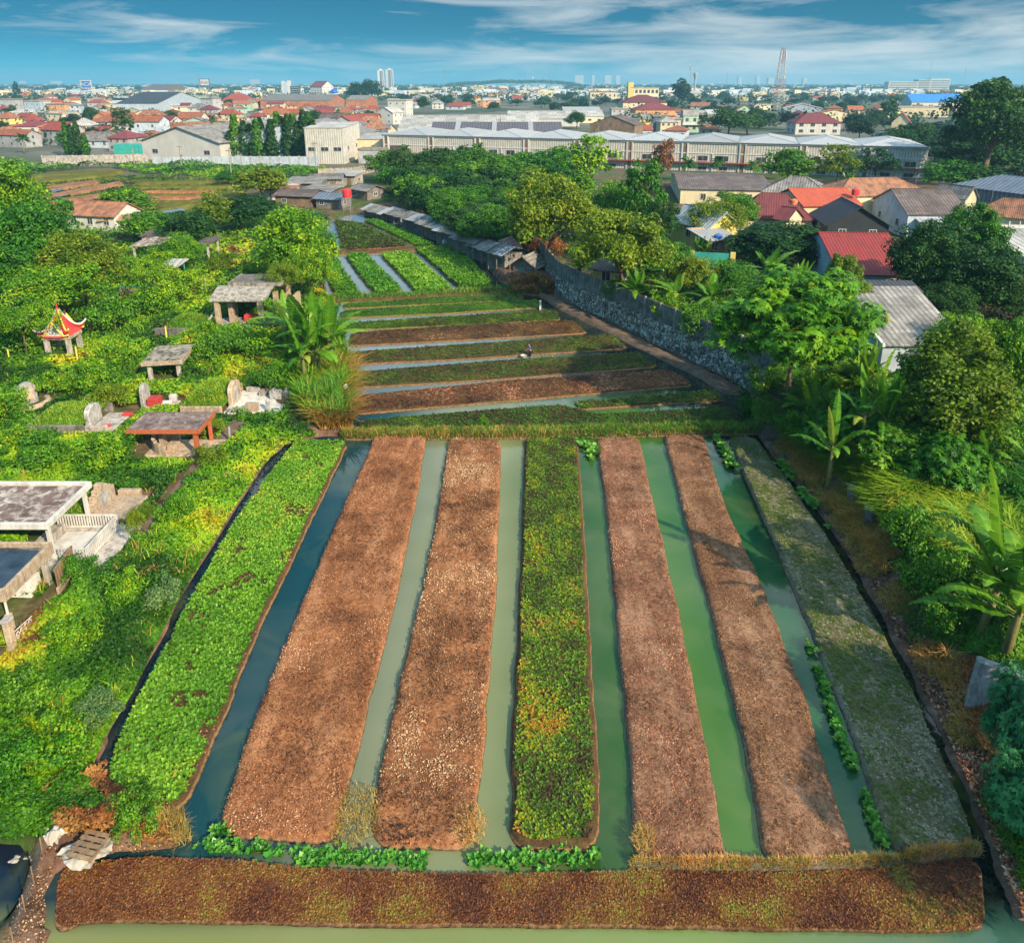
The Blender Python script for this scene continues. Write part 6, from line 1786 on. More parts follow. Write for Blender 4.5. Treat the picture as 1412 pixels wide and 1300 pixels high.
cover('dry_growth', 'rusty dead ferns on the dirt bank below the banana plant', [(1275, 890), (1340, 910), (1400, 1000), (1390, 1060), (1350, 1040), (1300, 960)], 5200, 'leaf_rust', rc, (.9, .35), 3.2, .0, .8, 'dry plants', seed=19)

SHRUBS = []
GRT = 'trees on the right bank'
for px, py, top, rp, lb, mt, kd in [
 (1085, 556, 372, 102, 'large bright tree with rosette leaves in front of the grey corrugated shed', 'leaf_lush', 'bigpalmate'),
 (1292, 640, 440, 74, 'tall tree smothered in olive green creepers near the right edge', 'leaf_olive', 'vine'),
 (1385, 600, 418, 52, 'bright creeper covered tree at the right edge beside the smothered tree', 'leaf_lush', 'near'),
 (1320, 520, 430, 40, 'bright vine canopy between the smothered tree and the grey shed', 'leaf_lush', 'near')]:
    tree_px(kd, px, py, top, rp, lb, mt, 'tree', GRT)
for px, py, top, rp, lb, mt, kd in [
 (1072, 372, 303, 68, 'wide dark spreading tree left of the big bright red roof', 'leaf_dark', 'mango'),
 (1268, 425, 302, 52, 'dark rounded tree hiding the right side of the bright red roof', 'leaf_dark', 'mango'),
 (1328, 390, 276, 44, 'pointed olive tree in front of the pale tin lean to', 'leaf_green', 'mango'),
 (1345, 440, 330, 55, 'broad dark tree behind the red tank tower', 'leaf_dark', 'mango'),
 (1400, 450, 382, 48, 'dark tree below the white walled hall at the right edge', 'leaf_dark', 'mango'),
 (1300, 450, 388, 40, 'low dark tree right of the red tank tower', 'leaf_dark', 'mango'),
 (756, 372, 230, 60, 'large olive yellow tree in the middle above the stone wall', 'leaf_olive', 'near'),
 (852, 415, 280, 74, 'broad yellow orange tinged tree behind the middle of the stone wall', 'leaf_olive', 'near'),
 (812, 278, 184, 38, 'tall light green tree in front of the factory', 'leaf_lush', 'midairy'),
 (845, 330, 248, 40, 'bright green tree right of the olive yellow tree', 'leaf_lush', 'near'),
 (880, 345, 215, 34, 'dark green tree in front of the factory, left of the reddish dry tree', 'leaf_green', 'midairy'),
 (1010, 330, 262, 34, 'green leafy tree left of the maroon red roof', 'leaf_green', 'near'), (955, 420, 350, 36, 'olive bushy tree beside the bright banana plant at the wall', 'leaf_olive', 'near'),
 (800, 330, 258, 36, 'rounded green tree right of the large olive yellow tree', 'leaf_green', 'near'), (880, 400, 318, 40, 'green bushy tree behind the middle of the concrete panels', 'leaf_lush', 'near'),
 (1030, 470, 400, 40, 'shaded green tree under the large rosette leaved tree', 'leaf_green', 'near'), (905, 350, 270, 32, 'dark green tree left of the white peaked roof', 'leaf_dark', 'near'),
 (735, 330, 252, 38, 'bright green tree left of the large olive yellow tree', 'leaf_lush', 'near'), (1120, 372, 318, 34, 'dark leafy tree touching the bright red roof on its left', 'leaf_dark', 'mango'),
 (911, 262, 190, 17, 'thin reddish dry tree against the factory front', 'leaf_rust', 'midairy'),
 (985, 345, 272, 40, 'olive tree with orange tips in front of the orange walled house', 'leaf_olive', 'near'),
 (920, 385, 330, 45, 'bright green tree behind the bananas at the stone wall', 'leaf_green', 'near'),
 (1000, 420, 355, 46, 'dark leafy tree left of the large rosette leaved tree', 'leaf_green', 'near'),
 (1150, 268, 197, 30, 'brownish olive tree in front of the right part of the factory', 'leaf_olive', 'midairy'),
 (1204, 258, 203, 32, 'dark green tree in front of the right end of the factory', 'leaf_dark', 'midairy'),
 (1082, 265, 203, 36, 'leafy green tree before the factory beside the brown sheet roof', 'leaf_green', 'mid'),
 (1310, 268, 218, 40, 'rounded tree beside the utility pole at the factory end', 'leaf_green', 'mid'),
 (1352, 262, 105, 66, 'giant tree towering above the skyline at the upper right', 'leaf_dark', 'giant')]:
    tree_px(kd, px, py, top, rp, lb, mt, 'tree', 'trees between the field and the factory')
# papayas, bananas and shrubs
for px, py, top, rp, lb, kd, nm, ct in [
 (1153, 440, 350, 26, 'papaya tree with yellowing leaves at the corner of the grey shed, upper of two', 'bigpalmate', 'papaya_tree', 'papaya tree'),
 (1172, 468, 385, 24, 'papaya tree with yellowing leaves at the corner of the grey shed, lower of two', 'bigpalmate', 'papaya_tree', 'papaya tree')]:
    tree_px(kd, px, py, top, rp, lb, 'leaf_olive', ct, 'two papayas', nm)
for px, py, top, rp, lb, kd in [
 (1384, 905, 655, 125, 'large banana plant with torn drooping leaves at the right edge', 'bigbanana'),
 (1140, 680, 545, 48, 'banana plant with upright leaves below the large rosette leaved tree', 'banana'), (1210, 640, 505, 50, 'banana plant in front of the pale blue shed wall', 'banana'),
 (1060, 405, 336, 40, 'tall banana plants with pale leaves left of the upper papaya', 'banana'), (1098, 420, 352, 30, 'banana plant between the tall pale one and the upper papaya', 'banana'),
 (930, 432, 372, 40, 'bright banana plant standing behind the stone wall', 'banana'), (962, 365, 325, 22, 'banana plant in front of the green metal gate', 'banana'),
 (768, 345, 292, 34, 'banana plants above the left end of the stone wall', 'banana'), (800, 385, 345, 24, 'banana plant leaning over the concrete panels', 'banana'), (905, 310, 255, 26, 'banana plant beside the blue tank house', 'banana'),
 (1340, 660, 575, 50, 'shaded banana plant behind the bright long grass', 'banana'), (1405, 690, 590, 40, 'shaded banana plant at the right edge above the large torn one', 'banana'), (1120, 600, 505, 42, 'tall banana plant at the edge of the bank below the rosette leaved tree', 'banana'), (1270, 640, 540, 44, 'shaded banana plant between the cassava shrubs', 'banana'), (1185, 570, 470, 40, 'banana plant between the rosette leaved tree and the pale blue wall', 'banana'),
 (985, 440, 375, 36, 'banana plant over the stone wall left of the rosette leaved tree', 'banana'), (875, 425, 368, 30, 'banana plant over the middle of the concrete panels', 'banana'), (1350, 560, 470, 40, 'banana plant right of the smothered tree', 'banana'),
 (1170, 270, 236, 16, 'banana plant below the right part of the factory', 'banana'), (1165, 318, 310, 8, 'small bright banana plant beside the dark gable', 'banana')]:
    tree_px(kd, px, py, top, rp, lb, None, 'banana plant', 'banana plants on the right', 'banana_plant')
for px, py, top, rp, lb, mt, kd in [
 (1402, 1090, 938, 52, 'blue green cassava like shrub at the right edge, upper of two', 'leaf_bluegreen', 'palmate'), (1410, 1150, 1045, 52, 'blue green cassava like shrub at the right edge, lower of two', 'leaf_bluegreen', 'palmate'),
 (1230, 660, 590, 46, 'leafy cassava shrub below the smothered tree', 'leaf_green', 'palmate'), (1300, 680, 600, 50, 'leafy cassava shrub between the bright grass and the smothered tree', 'leaf_green', 'palmate'), (1180, 620, 545, 40, 'leafy shrub left of the smothered tree', 'leaf_green', 'palmate'),
 (1030, 575, 535, 22, 'bright low shrub at the near end of the stone wall', 'leaf_green', 'bush'), (1055, 590, 545, 24, 'leafy shrub where the stone wall meets the dike', 'leaf_green', 'bush'), (870, 432, 405, 18, 'creeper bush hanging over the concrete panels', 'leaf_green', 'bush')]:
    tree_px(kd, px, py, top, rp, lb, mt, 'shrub', 'shrubs on the right bank', 'shrub')
# thick shrubs of the right bank
for k, (px, py, rp, h) in enumerate([(1086, 618, 18, .7), (1112, 648, 18, .7), (1148, 690, 20, .7), (1166, 722, 18, .6), (1192, 752, 22, .7), (1200, 782, 18, .5), (1238, 828, 22, .6), (1286, 912, 24, .5), (1330, 1010, 20, .4)]):
    tuft('golden dry grass tuft hanging on the right dirt bank', (px, py), rp, 900, h, 'grass_dry', 1.2, .025, 'grass tuft', 'dry tufts on the right dirt bank')
def debris(label, poly, n, mat, size, seed):
    r = np.random.default_rng(seed); q = sample_px(poly, n, r); P, dep = px_ground(q); P[:, 2] += .03
    N = norm(r.normal(size=P.shape) * .5 + np.array([0, 0, 1.0]))
    V, F, t = kites(P, N, size * (.4 + 1.3 * r.random(len(P)) ** 2), np.clip(r.random(len(P)) * .75 + .5 * (fbm(P[:, 0], P[:, 1], 1.5, seed) - .4), 0, 1), r, .55)
    tag(mesh_obj('ground_litter', mesh_np('ground_litter', V, F, attr={'tint': t}), M[mat]), label, 'litter', None, 'stuff')
debris('dead leaves and rubbish scraps strewn down the right dirt bank', [(1052, 600), (1085, 610), (1200, 720), (1290, 880), (1412, 980), (1480, 1200), (1420, 1280), (1385, 1200), (1345, 1100), (1295, 990), (1244, 890), (1195, 800), (1140, 715)], 14000, 'litter', .16, 3)
debris('dead leaves and pale scraps on the dirt path at the lower left', [(70, 1165), (180, 1165), (255, 1165), (80, 1185), (62, 1235), (64, 1300), (5, 1300), (45, 1190)], 1300, 'litter_tan', .07, 4)
debris('dead leaves along the trodden path of the cemetery', [(348, 585), (322, 580), (280, 625), (243, 668), (190, 740), (120, 830), (60, 920), (80, 930), (204, 742), (268, 655)], 2500, 'litter', .12, 5)
GSB = 'thick shrubs along the right bank'
rs = random.Random(31)
for k, (px, py, top, rp, kd, mt) in enumerate([
 (1105, 612, 562, 34, 'bush', 'leaf_green'), (1135, 635, 570, 36, 'palmate', 'leaf_green'), (1150, 600, 540, 40, 'near', 'leaf_green'),
 (1262, 770, 690, 44, 'bush', 'leaf_green'), (1285, 830, 750, 46, 'bush', 'leaf_green'), (1300, 870, 815, 40, 'bush', 'leaf_green'), (1260, 650, 575, 46, 'near', 'leaf_green'),
 (1370, 640, 560, 52, 'near', 'leaf_green'), (1405, 620, 530, 44, 'near', 'leaf_green'), (1120, 560, 500, 34, 'bush', 'leaf_green'),
 (1060, 545, 500, 30, 'bush', 'leaf_lush'), (1010, 490, 440, 34, 'bush', 'leaf_lush'), (960, 460, 415, 32, 'bush', 'leaf_green'), (920, 440, 400, 26, 'bush', 'leaf_lush'), (850, 415, 380, 24, 'bush', 'leaf_green'), (1170, 560, 500, 36, 'near', 'leaf_lush'), (1225, 580, 520, 34, 'bush', 'leaf_green'), (1130, 600, 545, 34, 'bush', 'leaf_lush')]):
    t = tree_px(kd, px, py, top, rp, '?', mt, 'shrub', GSB, 'shrub'); SHRUBS.append((t, {'leaf_green': 'mid green', 'leaf_lush': 'bright yellow green'}[mt] + ' ' + {'bush': 'dense shrub', 'palmate': 'broad leaved shrub', 'near': 'tall bushy shrub'}[kd], px, py))
GSL = 'shrubs among the graves'
for k, (px, py, top, rp, mt) in enumerate([
 (30, 480, 425, 44, 'leaf_lush'), (158, 505, 462, 34, 'leaf_lush'), (160, 455, 400, 40, 'leaf_green'), (215, 430, 380, 38, 'leaf_lush'), (255, 410, 365, 32, 'leaf_lush'), (300, 500, 455, 40, 'leaf_green'), (345, 490, 445, 40, 'leaf_lush'),
 (130, 535, 495, 34, 'leaf_lush'), (75, 545, 508, 26, 'leaf_lush'), (160, 560, 525, 28, 'leaf_olive'), (12, 580, 535, 36, 'leaf_lush'), (290, 470, 440, 26, 'leaf_lush'), (370, 540, 490, 30, 'leaf_green'), (150, 640, 600, 40, 'leaf_lush'),
 (60, 640, 595, 44, 'leaf_green'), (20, 620, 580, 34, 'leaf_lush'), (290, 640, 612, 22, 'leaf_olive'), (245, 720, 680, 26, 'leaf_lush'), (170, 830, 790, 30, 'leaf_lush'), (100, 900, 850, 36, 'leaf_lush'), (40, 985, 925, 44, 'leaf_green'),
 (80, 1060, 1000, 46, 'leaf_lush'), (20, 1090, 1020, 46, 'leaf_green'), (330, 430, 400, 20, 'leaf_lush'), (390, 455, 410, 30, 'leaf_green'), (180, 390, 345, 34, 'leaf_green'), (310, 375, 345, 26, 'leaf_olive'), (350, 390, 350, 30, 'leaf_green'), (110, 800, 765, 26, 'leaf_green'), (290, 600, 575, 20, 'leaf_olive')]):
    t = tree_px('bush', px, py, top, rp, '?', mt, 'shrub', GSL, 'shrub'); SHRUBS.append((t, {'leaf_green': 'mid green shrub', 'leaf_lush': 'bright yellow green shrub', 'leaf_olive': 'olive shrub'}[mt], px, py))
grass_cover('weeds', 'tall yellowing weeds sticking out of the lower cemetery growth', [(-40, 600), (200, 590), (390, 600), (250, 800), (120, 1050), (-40, 1150)], 9000, 'grass', rc, .7, 1.3, .5, .8, 'weeds', .15, (1.5, .52), 12)
grass_cover('weeds', 'tall yellowing weeds sticking out of the upper cemetery growth', [(-40, 400), (200, 360), (400, 380), (460, 430), (390, 560), (-40, 560)], 9000, 'grass', rc, .8, 1.3, .5, .8, 'weeds', .15, (1.8, .52), 13)
grass_cover('dry_weeds', 'dead brown stems scattered through the cemetery growth', [(-40, 420), (400, 400), (400, 600), (250, 800), (120, 1050), (-40, 1150)], 6000, 'grass_dry', rc, .75, 1.2, .5, .8, 'weeds', 0, (1.4, .6), 14)
# off to the right of the picture: the same bank goes on and shades the near beds
for k, (x, y, h, rd) in enumerate([(22.5, 14, 6.5, 3.2), (24.5, 20, 6.0, 3.0)]):
    plant('near', (x, y, 2.6), h, rd, 'leafy tree on the bank just beyond the right edge of the picture', 'tree', 'trees beyond the right edge', mat='leaf_green')
# remains of a stone wall on the bank
for k, (px, py, w, h, rz, lb) in enumerate([(1374, 966, 2.2, 1.7, -32, 'pale block of old stone walling on the right bank below the banana plant'), (1176, 692, 1.0, 1.3, 50, 'pale upright stone slab in the dry grass, upper of two'), (1200, 722, 1.0, 1.3, 50, 'pale upright stone slab in the dry grass, lower of two')]):
    p = atg(px, py); mb = MB(); mb.box(-w / 2, w / 2, -.25, .25, -.8, h)
    o = mb.build('stone_wall' if k == 0 else 'stone_slab', M['concrete_dark' if k else 'stone_grey'], None, p, bevel=.08); o.rotation_euler = (R(-8), R(3), R(rz)); tag(o, lb, 'wall' if k == 0 else 'stone slab')
# dark orchard rows behind the shacks
GO = 'dark trees behind the row of shacks'
k = 0
r_ = random.Random(4)
rows = [(252, 520, 790, 14), (268, 535, 800, 12), (288, 560, 800, 10), (308, 590, 735, 7), (328, 630, 730, 5), (344, 668, 735, 4)]
for (py, x0, x1, n) in rows:
    for j in range(n):
        px = x0 + (x1 - x0) * (j + r_.uniform(.2, .8)) / n; yy = py + r_.uniform(-5, 5)
        p = atg(px, yy); dep = proj(p)[2]
        lit = r_.random() < .7
        plant('mid' if dep > 150 else 'mango', p, r_.uniform(6.5, 8.5) * (1.25 if py < 260 else 1), r_.uniform(4.4, 6.0), 'rounded dark tree in the dense grove between the shacks and the factory', 'tree', GO, mat='leaf_green' if lit else 'leaf_dark')
# woods at the upper right
for (px, py, h, rd) in [(1225, 226, 11, 8), (1255, 220, 12, 8), (1290, 238, 12, 9), (1325, 246, 12, 9), (1360, 250, 12, 9), (1395, 248, 13, 9), (1425, 246, 13, 9), (1300, 218, 12, 9), (1265, 205, 12, 9), (1380, 228, 13, 10), (1240, 208, 10, 8), (1410, 225, 12, 9), (1330, 225, 13, 9), (1345, 270, 9, 7), (1390, 272, 8, 6)]:
    plant('mid', atg(px, py), h, rd, 'broad dark tree of the wood at the upper right below the giant tree', 'tree', 'dark wood at the upper right', mat='leaf_dark' if random.random() < .7 else 'leaf_town')
# ------------------------------------------------------------------ factory
A = atg(529, 221); B = atg(1274, 247)
dv = Vector((B.x - A.x, B.y - A.y, 0)); FL = dv.length; frz = math.atan2(dv.y, dv.x)
t = thing('factory', 'long pale two storey factory with a row of peaked white roofs behind the dark trees', 'factory', (A.x, A.y, .5), frz)
FH = (atY(529, 187, A.y).z + atY(1274, 202, B.y).z) / 2 - .5; NB = 10; bw = FL / NB; FD = 26
MB().box(0, FL, 0, FD, -1, FH).build('wall', M['sheet_wallgrey'], t)
MB().box(-.3, FL + .3, -.3, -.004, FH - .5, FH + .15).build('cornice', M['white_far'], t)
mb = MB(); mb.box(0, FL, -.16, -.004, 5.55, 5.85); mb.build('string_course', M['white_far'], t)
mb = MB(); mb.box(.2, FL - .2, -1.6, -.004, 2.7, 2.95); mb.build('awning', M['tile_red'], t)
wm_ = window_mesh(3.0, 1.6); wl = window_mesh(2.6, 1.1)
for k in range(NB):
    x0 = k * bw
    mb = MB(); mb.box(x0 + .3, x0 + .8, -.35, -.006, -1, FH - .5); mb.box(x0 + 2.0, x0 + 2.5, -.35, -.006, -1, FH - .5); mb.build('pilaster', M['white_far'], t)
    MB().box(x0 + .8, x0 + 2.0, -.12, -.006, -1, FH - .5).build('recess_panel', M['brownwall'], t)
    mb = MB(); mb.box(x0 + bw * .56, x0 + bw * .56 + .35, -.3, -.006, -1, 5.55); mb.build('drain_pipe', M['white_far'], t)
    if k != 0:
        put(t, wm_, (x0 + bw * .40, -.008, 3.3)); put(t, wm_, (x0 + bw * .76, -.008, 3.3))
    else:
        MB().box(x0 + 3, x0 + bw * .5, -.15, -.006, 3.2, 5.3).build('louvre', M['sheet_brown'], t)
    put(t, wl, (x0 + bw * .40, -.008, .4)); put(t, wl, (x0 + bw * .76, -.008, .4))
    o = mesh_obj('roof', roof_mesh('hip', FD + 1.0, bw - .6, 1.7, .2, .12), M['sheet_white'], t, (x0 + bw * .5, FD / 2, FH + .2)); o.rotation_euler.z = PI / 2
put(t, window_mesh(3.5, 1.8), (FL + .004, 6, 3.3), PI / 2); put(t, window_mesh(3.5, 1.8), (FL + .004, 14, 3.3), PI / 2)
MB().box(FL + .01, FL + 2.2, 2, 3.2, 5.0, 6.2).build('air_duct', M['concrete_pale'], t)

GW = 'warehouses behind the factory'
def wh(label, rl, rr, eave, zr, ze, wm, rm, **kw):
    kw.setdefault('nf', 4); kw.setdefault('ns', 1)
    return ridge_house(label, rl, rr, eave, zr, ze, wm, rm, cat='warehouse', name='warehouse', group=GW, ww=2.2, wh=1.2, **kw)
t = wh('warehouse with dark purple roof and pale skylight strips just behind the factory', (597, 168), (774, 169), 192, 0, 0, 'cream', 'sheet_purple', Yf=322, span=40)
ro = bpy.data.objects[t['roof_obj']]
for f in (-.3, -.02, .26):
    me = ro.data; xs = [v.co.x for v in me.vertices]; L = max(xs) - min(xs); zs = [v.co.z for v in me.vertices]; ys = [v.co.y for v in me.vertices]
    mb = MB(); x = f * L; mb.slab([(x - 1.1, min(ys), min(zs) + .25), (x + 1.1, min(ys), min(zs) + .25), (x + 1.1, 0, max(zs) + .05), (x - 1.1, 0, max(zs) + .05)], .06); mb.build('skylight_strip', M['sheet_white'], ro)
wh('long pale grey warehouse roof stretching left behind the purple roof', (556, 160), (690, 158), 186, 0, 0, 'cream', 'sheet_pale', Yf=372, span=60)
wh('pale grey warehouse with white gable end right behind the purple roof', (640, 157), (742, 160), 172, 0, 0, 'white_far', 'sheet_pale', Yf=440, span=34)
wh('pale grey warehouse with white gable end, middle of the three gables', (700, 151), (797, 155), 164, 0, 0, 'white_far', 'sheet_pale', Yf=480, span=34)
wh('farthest pale grey warehouse with cream gable end, right of the three gables', (778, 150), (830, 153), 161, 0, 0, 'cream', 'sheet_pale', Yf=520, span=34)
wh('pale low roofed warehouse with flat white vent ridge behind the gabled ones', (775, 147), (826, 148), 154, 0, 0, 'white_far', 'sheet_white', Yf=600, span=40)
wh('blue grey roofed warehouse behind the pale translucent wall', (468, 173), (540, 170), 199, 0, 0, 'cream', 'sheet_blue', Yf=322, span=60)
# gabled warehouse on the left (gable wall faces the camera)
p0 = at(251, 222, .5)
house('grey roofed warehouse with wide white gable wall facing the field on the left', (p0.x, p0.y, .5), 34, 62, 7.0, R(-17), 'gable', 5.2, 'white_far', 'sheet_grey', 'y', 3, 4, 'warehouse', GW, .8, True, 1, 'warehouse', 2.4, 1.4)
p0 = at(392, 222, .5)
house('wide low grey roofed warehouse behind the row of columnar trees', (p0.x, p0.y, .5), 44, 52, 7.8, R(-4), 'gable', 5.0, 'bluewall', 'sheet_grey', 'y', 4, 3, 'warehouse', GW, .6, False, 1, 'warehouse', 2.4, 1.4)
p0 = at(455, 224, .5)
house('warehouse annex with pale translucent upper wall beside the columnar trees', (p0.x, p0.y - 6, .5), 13.5, 24, 12.4, R(-2), 'shed', .8, 'sheet_wallgrey', 'sheet_pale', 'x', 3, 2, 'warehouse', GW, .2, False, 1, 'warehouse', 2.6, 1.3)
p0 = at(496, 219, .5)
house('cream low warehouse wing with sheds at the head of the lane', (p0.x, p0.y, .5), 17, 26, 7.2, R(-2), 'shed', .6, 'cream', 'sheet_pale', 'x', 3, 2, 'warehouse', GW, .3, True, 1, 'warehouse', 2.2, 1.4)
house('small grey outbuilding beside the left end of the factory', atg(512, 226), 9, 7, 4.6, R(-4), 'flat', .0, 'greywall', 'concrete', 'x', 2, 1, 'outbuilding', None, .2, True, 1, 'outbuilding')
# boundary walls
def wallrun(label, pts, h, mat, cat='wall', step=3.0, th=.18):
    P = [atg(a, b) for a, b in pts]
    t = thing('boundary_wall', label, cat, P[0]); mb = MB(); pp = []
    for a, b in zip(P[:-1], P[1:]):
        d = (b - a); L = Vector((d.x, d.y)).length; rz = math.atan2(d.y, d.x); c = (a + b) / 2 - P[0]
        mb.box(c.x - L / 2, c.x + L / 2, c.y - th / 2, c.y + th / 2, -.6, h, rz)
        n = max(1, int(L / step))
        for k in range(n): pp.append((a.lerp(b, k / n) - P[0], rz))
    mb.build('wall', M[mat], t)
    for q, rz in pp[:100]: MB().box(q.x - .13, q.x + .13, q.y - .2, q.y + .2, q.z * 0 - .6, h + .25, rz).build('pier', M['concrete_pale'], t)
wallrun('long pale panelled boundary wall behind the left fields, left section', [(60, 229), (130, 228), (205, 226)], 3.4, 'concrete_pale')
wallrun('long grey panelled boundary wall below the columnar trees', [(212, 230), (320, 229), (440, 229)], 3.2, 'bluewall')
wallrun('stained yard wall at the head of the lane by the factory', [(440, 245), (490, 243), (520, 236)], 2.6, 'concrete')
GCt = 'columnar trees in front of the warehouses'
for k, (px, py, top) in enumerate([(96, 217, 172), (103, 217, 177), (111, 217, 171), (120, 218, 189), (224, 220, 190), (234, 220, 190), (243, 220, 187), (252, 220, 198), (320, 221, 186), (328, 221, 163), (340, 221, 172), (348, 221, 176), (357, 222, 170), (363, 221, 168), (377, 222, 170), (386, 221, 160), (392, 221, 166), (400, 222, 163), (408, 221, 162), (414, 222, 173), (422, 222, 157), (429, 221, 164), (435, 222, 170)]):
    nm = 'columnar tree in the cluster at the left before the red roofs' if k < 4 else ('short columnar tree in front of the white gable wall' if k < 8 else 'tall columnar tree in the row before the grey warehouses')
    tree_px('column', px, py, top - 5, 9.0 if k > 7 else 6.0, nm, 'leaf_dark' if k % 3 else 'leaf_green', 'columnar tree', GCt, 'columnar_tree')

# ------------------------------------------------------------------ landmarks of the town
LM = []     # (phrase, px, py) used to tell the ordinary houses apart
def lm(ph, px, py): LM.append((ph, px, py))
def at_base(px, py): return atg(px, py)
t = wh('huge dark blue roofed hall with pale gable wall on the left', (196, 127), (250, 127), 143, 0, 0, 'bluewall', 'sheet_dark', Yf=at(205, 155, .5).y, span=110); lm('the dark blue hall', 205, 140)
wh('long brick warehouse with grey roof and red wall panels below the white gabled block', (372, 130), (465, 131), 139, 0, 0, 'brickwall', 'sheet_grey', nf=9, Yf=at(430, 152, .5).y, span=70); lm('the long brick warehouse', 430, 146)
wh('shorter brick warehouse with two gables right of the long brick one', (485, 131), (513, 132), 138, 0, 0, 'brickwall', 'sheet_grey', nf=5, Yf=at(500, 155, .5).y, span=60)
wh('pale roofed hall with brown walls far left behind the blue hall', (210, 116), (245, 117), 125, 0, 0, 'brownwall', 'sheet_brown', Yf=at(225, 130, .5).y, span=150)
p = at_base(437, 134)
house('white four storey block with red gabled roof on the skyline', p, 29, 32, 19, R(-28), 'gable', 10, 'white', 'tile_maroon', 'x', 4, 3, 'block', None, .8, False, 4, 'office_block', 2.2, 2.0); lm('the red roofed block', 437, 118)
p = at_base(394, 134)
t = thing('tower_block', 'pale twin slab tower block left of the red roofed block', 'tower block', p)
for k, (x0, x1, hh, mt) in enumerate(((-6, -3, 29, 'white_far'), (-3, 5, 27, 'bluewall'), (5, 9, 30, 'white_far'))): MB().box(x0, x1, 0, 12, -1, hh).build('slab', M[mt], t)
MB().box(9, 26, 2, 12, -1, 20).build('glass_wing', M['glass'], t)
mb = MB()
for s in range(5): mb.box(9, 26, 1.8, 2.0, s * 4 + 1, s * 4 + 1.6)
mb.build('floor_bands', M['white_far'], t)
MB().tube([(7, 6, 30), (7, 6, 35)], .3, 6).build('mast', M['steel'], t)
p = at_base(460, 134); t = thing('mosque', 'small mosque with bright blue dome beside the red roofed block', 'mosque', p)
MB().box(-8, 8, 0, 14, -1, 7).build('wall', M['white_far'], t); mb = MB(); mb.lathe([(7.4, 0), (7.6, 2), (6.6, 4.6), (4.4, 6.6), (1.6, 7.8), (.2, 9.4)], 20, (0, 6, 7)); mb.build('dome', M['dome_blue'], t, smoothf=True); lm('the blue mosque dome', 460, 128)
for px, top, w, lb in ((526, 97, 9, 'tall pale apartment tower on the skyline, left of a pair'), (538, 96, 11, 'tall pale apartment tower on the skyline, right of a pair')):
    p = at_base(px, 124.5); q = atY(px, top, p.y); h = q.z - .5; dep = proj(p)[2]; w2 = w / FOC * dep
    t = thing('apartment_tower', lb, 'apartment tower', p, R(12), 'pair of apartment towers')
    MB().box(-w2 / 2, w2 / 2, 0, w2, -1, h).build('wall', M['white_far'], t); MB().box(-w2 * .15, w2 * .15, -.5, 0, 0, h * .96).build('window_strip', M['sheet_blue'], t); MB().box(-w2 * .2, w2 * .25, 4, 12, h, h + 4).build('roof_house', M['white_far'], t)
    MB().box(w2 * .25, w2 * .36, -.5, 0, 0, h * .96).build('window_strip', M['sheet_blue'], t)
p = at_base(659, 128); house('bright yellow four storey building on the skyline', p, 24, 18, 14, R(-15), 'flat', .3, 'yellowwall', 'concrete', 'x', 4, 2, 'building', None, .2, False, 3, 'office_building', 2.4, 2.0); lm('the yellow building', 659, 118)
t = bpy.data.objects[-1] if False else None
p = at_base(832, 137); house('long cream building with bright red upper storey left of the yellow white block', p, 44, 20, 11, R(-2), 'flat', .6, 'cream', 'tile_red', 'x', 6, 2, 'building', None, .5, False, 1, 'long_building', 2.2, 4.0); lm('the red topped building', 832, 128)
p = at_base(888, 143); t = house('large pale yellow flat roofed office with tall windows and a yellow stair tower', p, 38, 26, 19.5, R(2), 'flat', .4, 'cream', 'concrete_pale', 'x', 7, 3, 'office', None, .5, False, 2, 'office_building', 3.2, 4.2); lm('the pale yellow office', 888, 125)
MB().box(-22, -15.0, -.5, 8, -1, 27).build('stair_tower', M['yellowwall'], t); MB().box(-14.8, 19, -1.6, -.3, 8.4, 9.4).build('balcony', M['white_far'], t)
ridge_house('house with large maroon hip roof in front of the pale yellow office', (880, 131), (892, 131), 142, 0, 0, 'cream', 'tile_maroon', roof='hip', st=2, Yf=at(886, 155, .5).y, span=34)
ridge_house('house with lower maroon hip roof in front of the pale yellow office', (896, 142), (908, 142), 152, 0, 0, 'orangewall', 'tile_maroon', roof='hip', st=2, Yf=at(900, 166, .5).y, span=26)
p = at_base(962, 183); t = house('two storey pale green house with white balcony right of the maroon roofs', p, 17, 12, 9.0, R(-2), 'flat', .3, 'greenwall', 'concrete_pale', 'x', 4, 2, 'house', None, .3, True, 2, 'house', 1.6, 1.8)
MB().box(-9, 9, -1.6, -.006, 4.2, 5.4).build('balcony', M['white_far'], t); MB().box(-8.6, 4, 2, 9, 9.6, 12.0).build('roof_house', M['greywall'], t); lm('the pale green house', 962, 165)
house('dark blue grey narrow house left of the pale green house', at_base(910, 182), 8, 9, 8.4, R(-12), 'flat', .2, 'sheet_blue', 'concrete', 'x', 1, 1, st=2)
house('house with white walls and pink ground floor beside the pale green house', at_base(927, 184), 9, 9, 7.5, R(-3), 'flat', .2, 'white_far', 'concrete_pale', 'x', 2, 1, st=2)
house('white villa with maroon hip roof in the trees below the lattice tower', at_base(1127, 186), 24, 16, 6.5, R(-3), 'hip', 4.6, 'white', 'tile_maroon', 'x', 4, 2, st=2, ww=2.2, wh=1.6); lm('the white villa', 1127, 172)
house('bare brick gable ended building behind the factory roofs', at_base(843, 196), 22, 16, 8.2, R(-24), 'gable', 4.0, 'brownwall', 'sheet_brown', 'y', 1, 1, 'building', None, .3, False, 1, 'gabled_building')
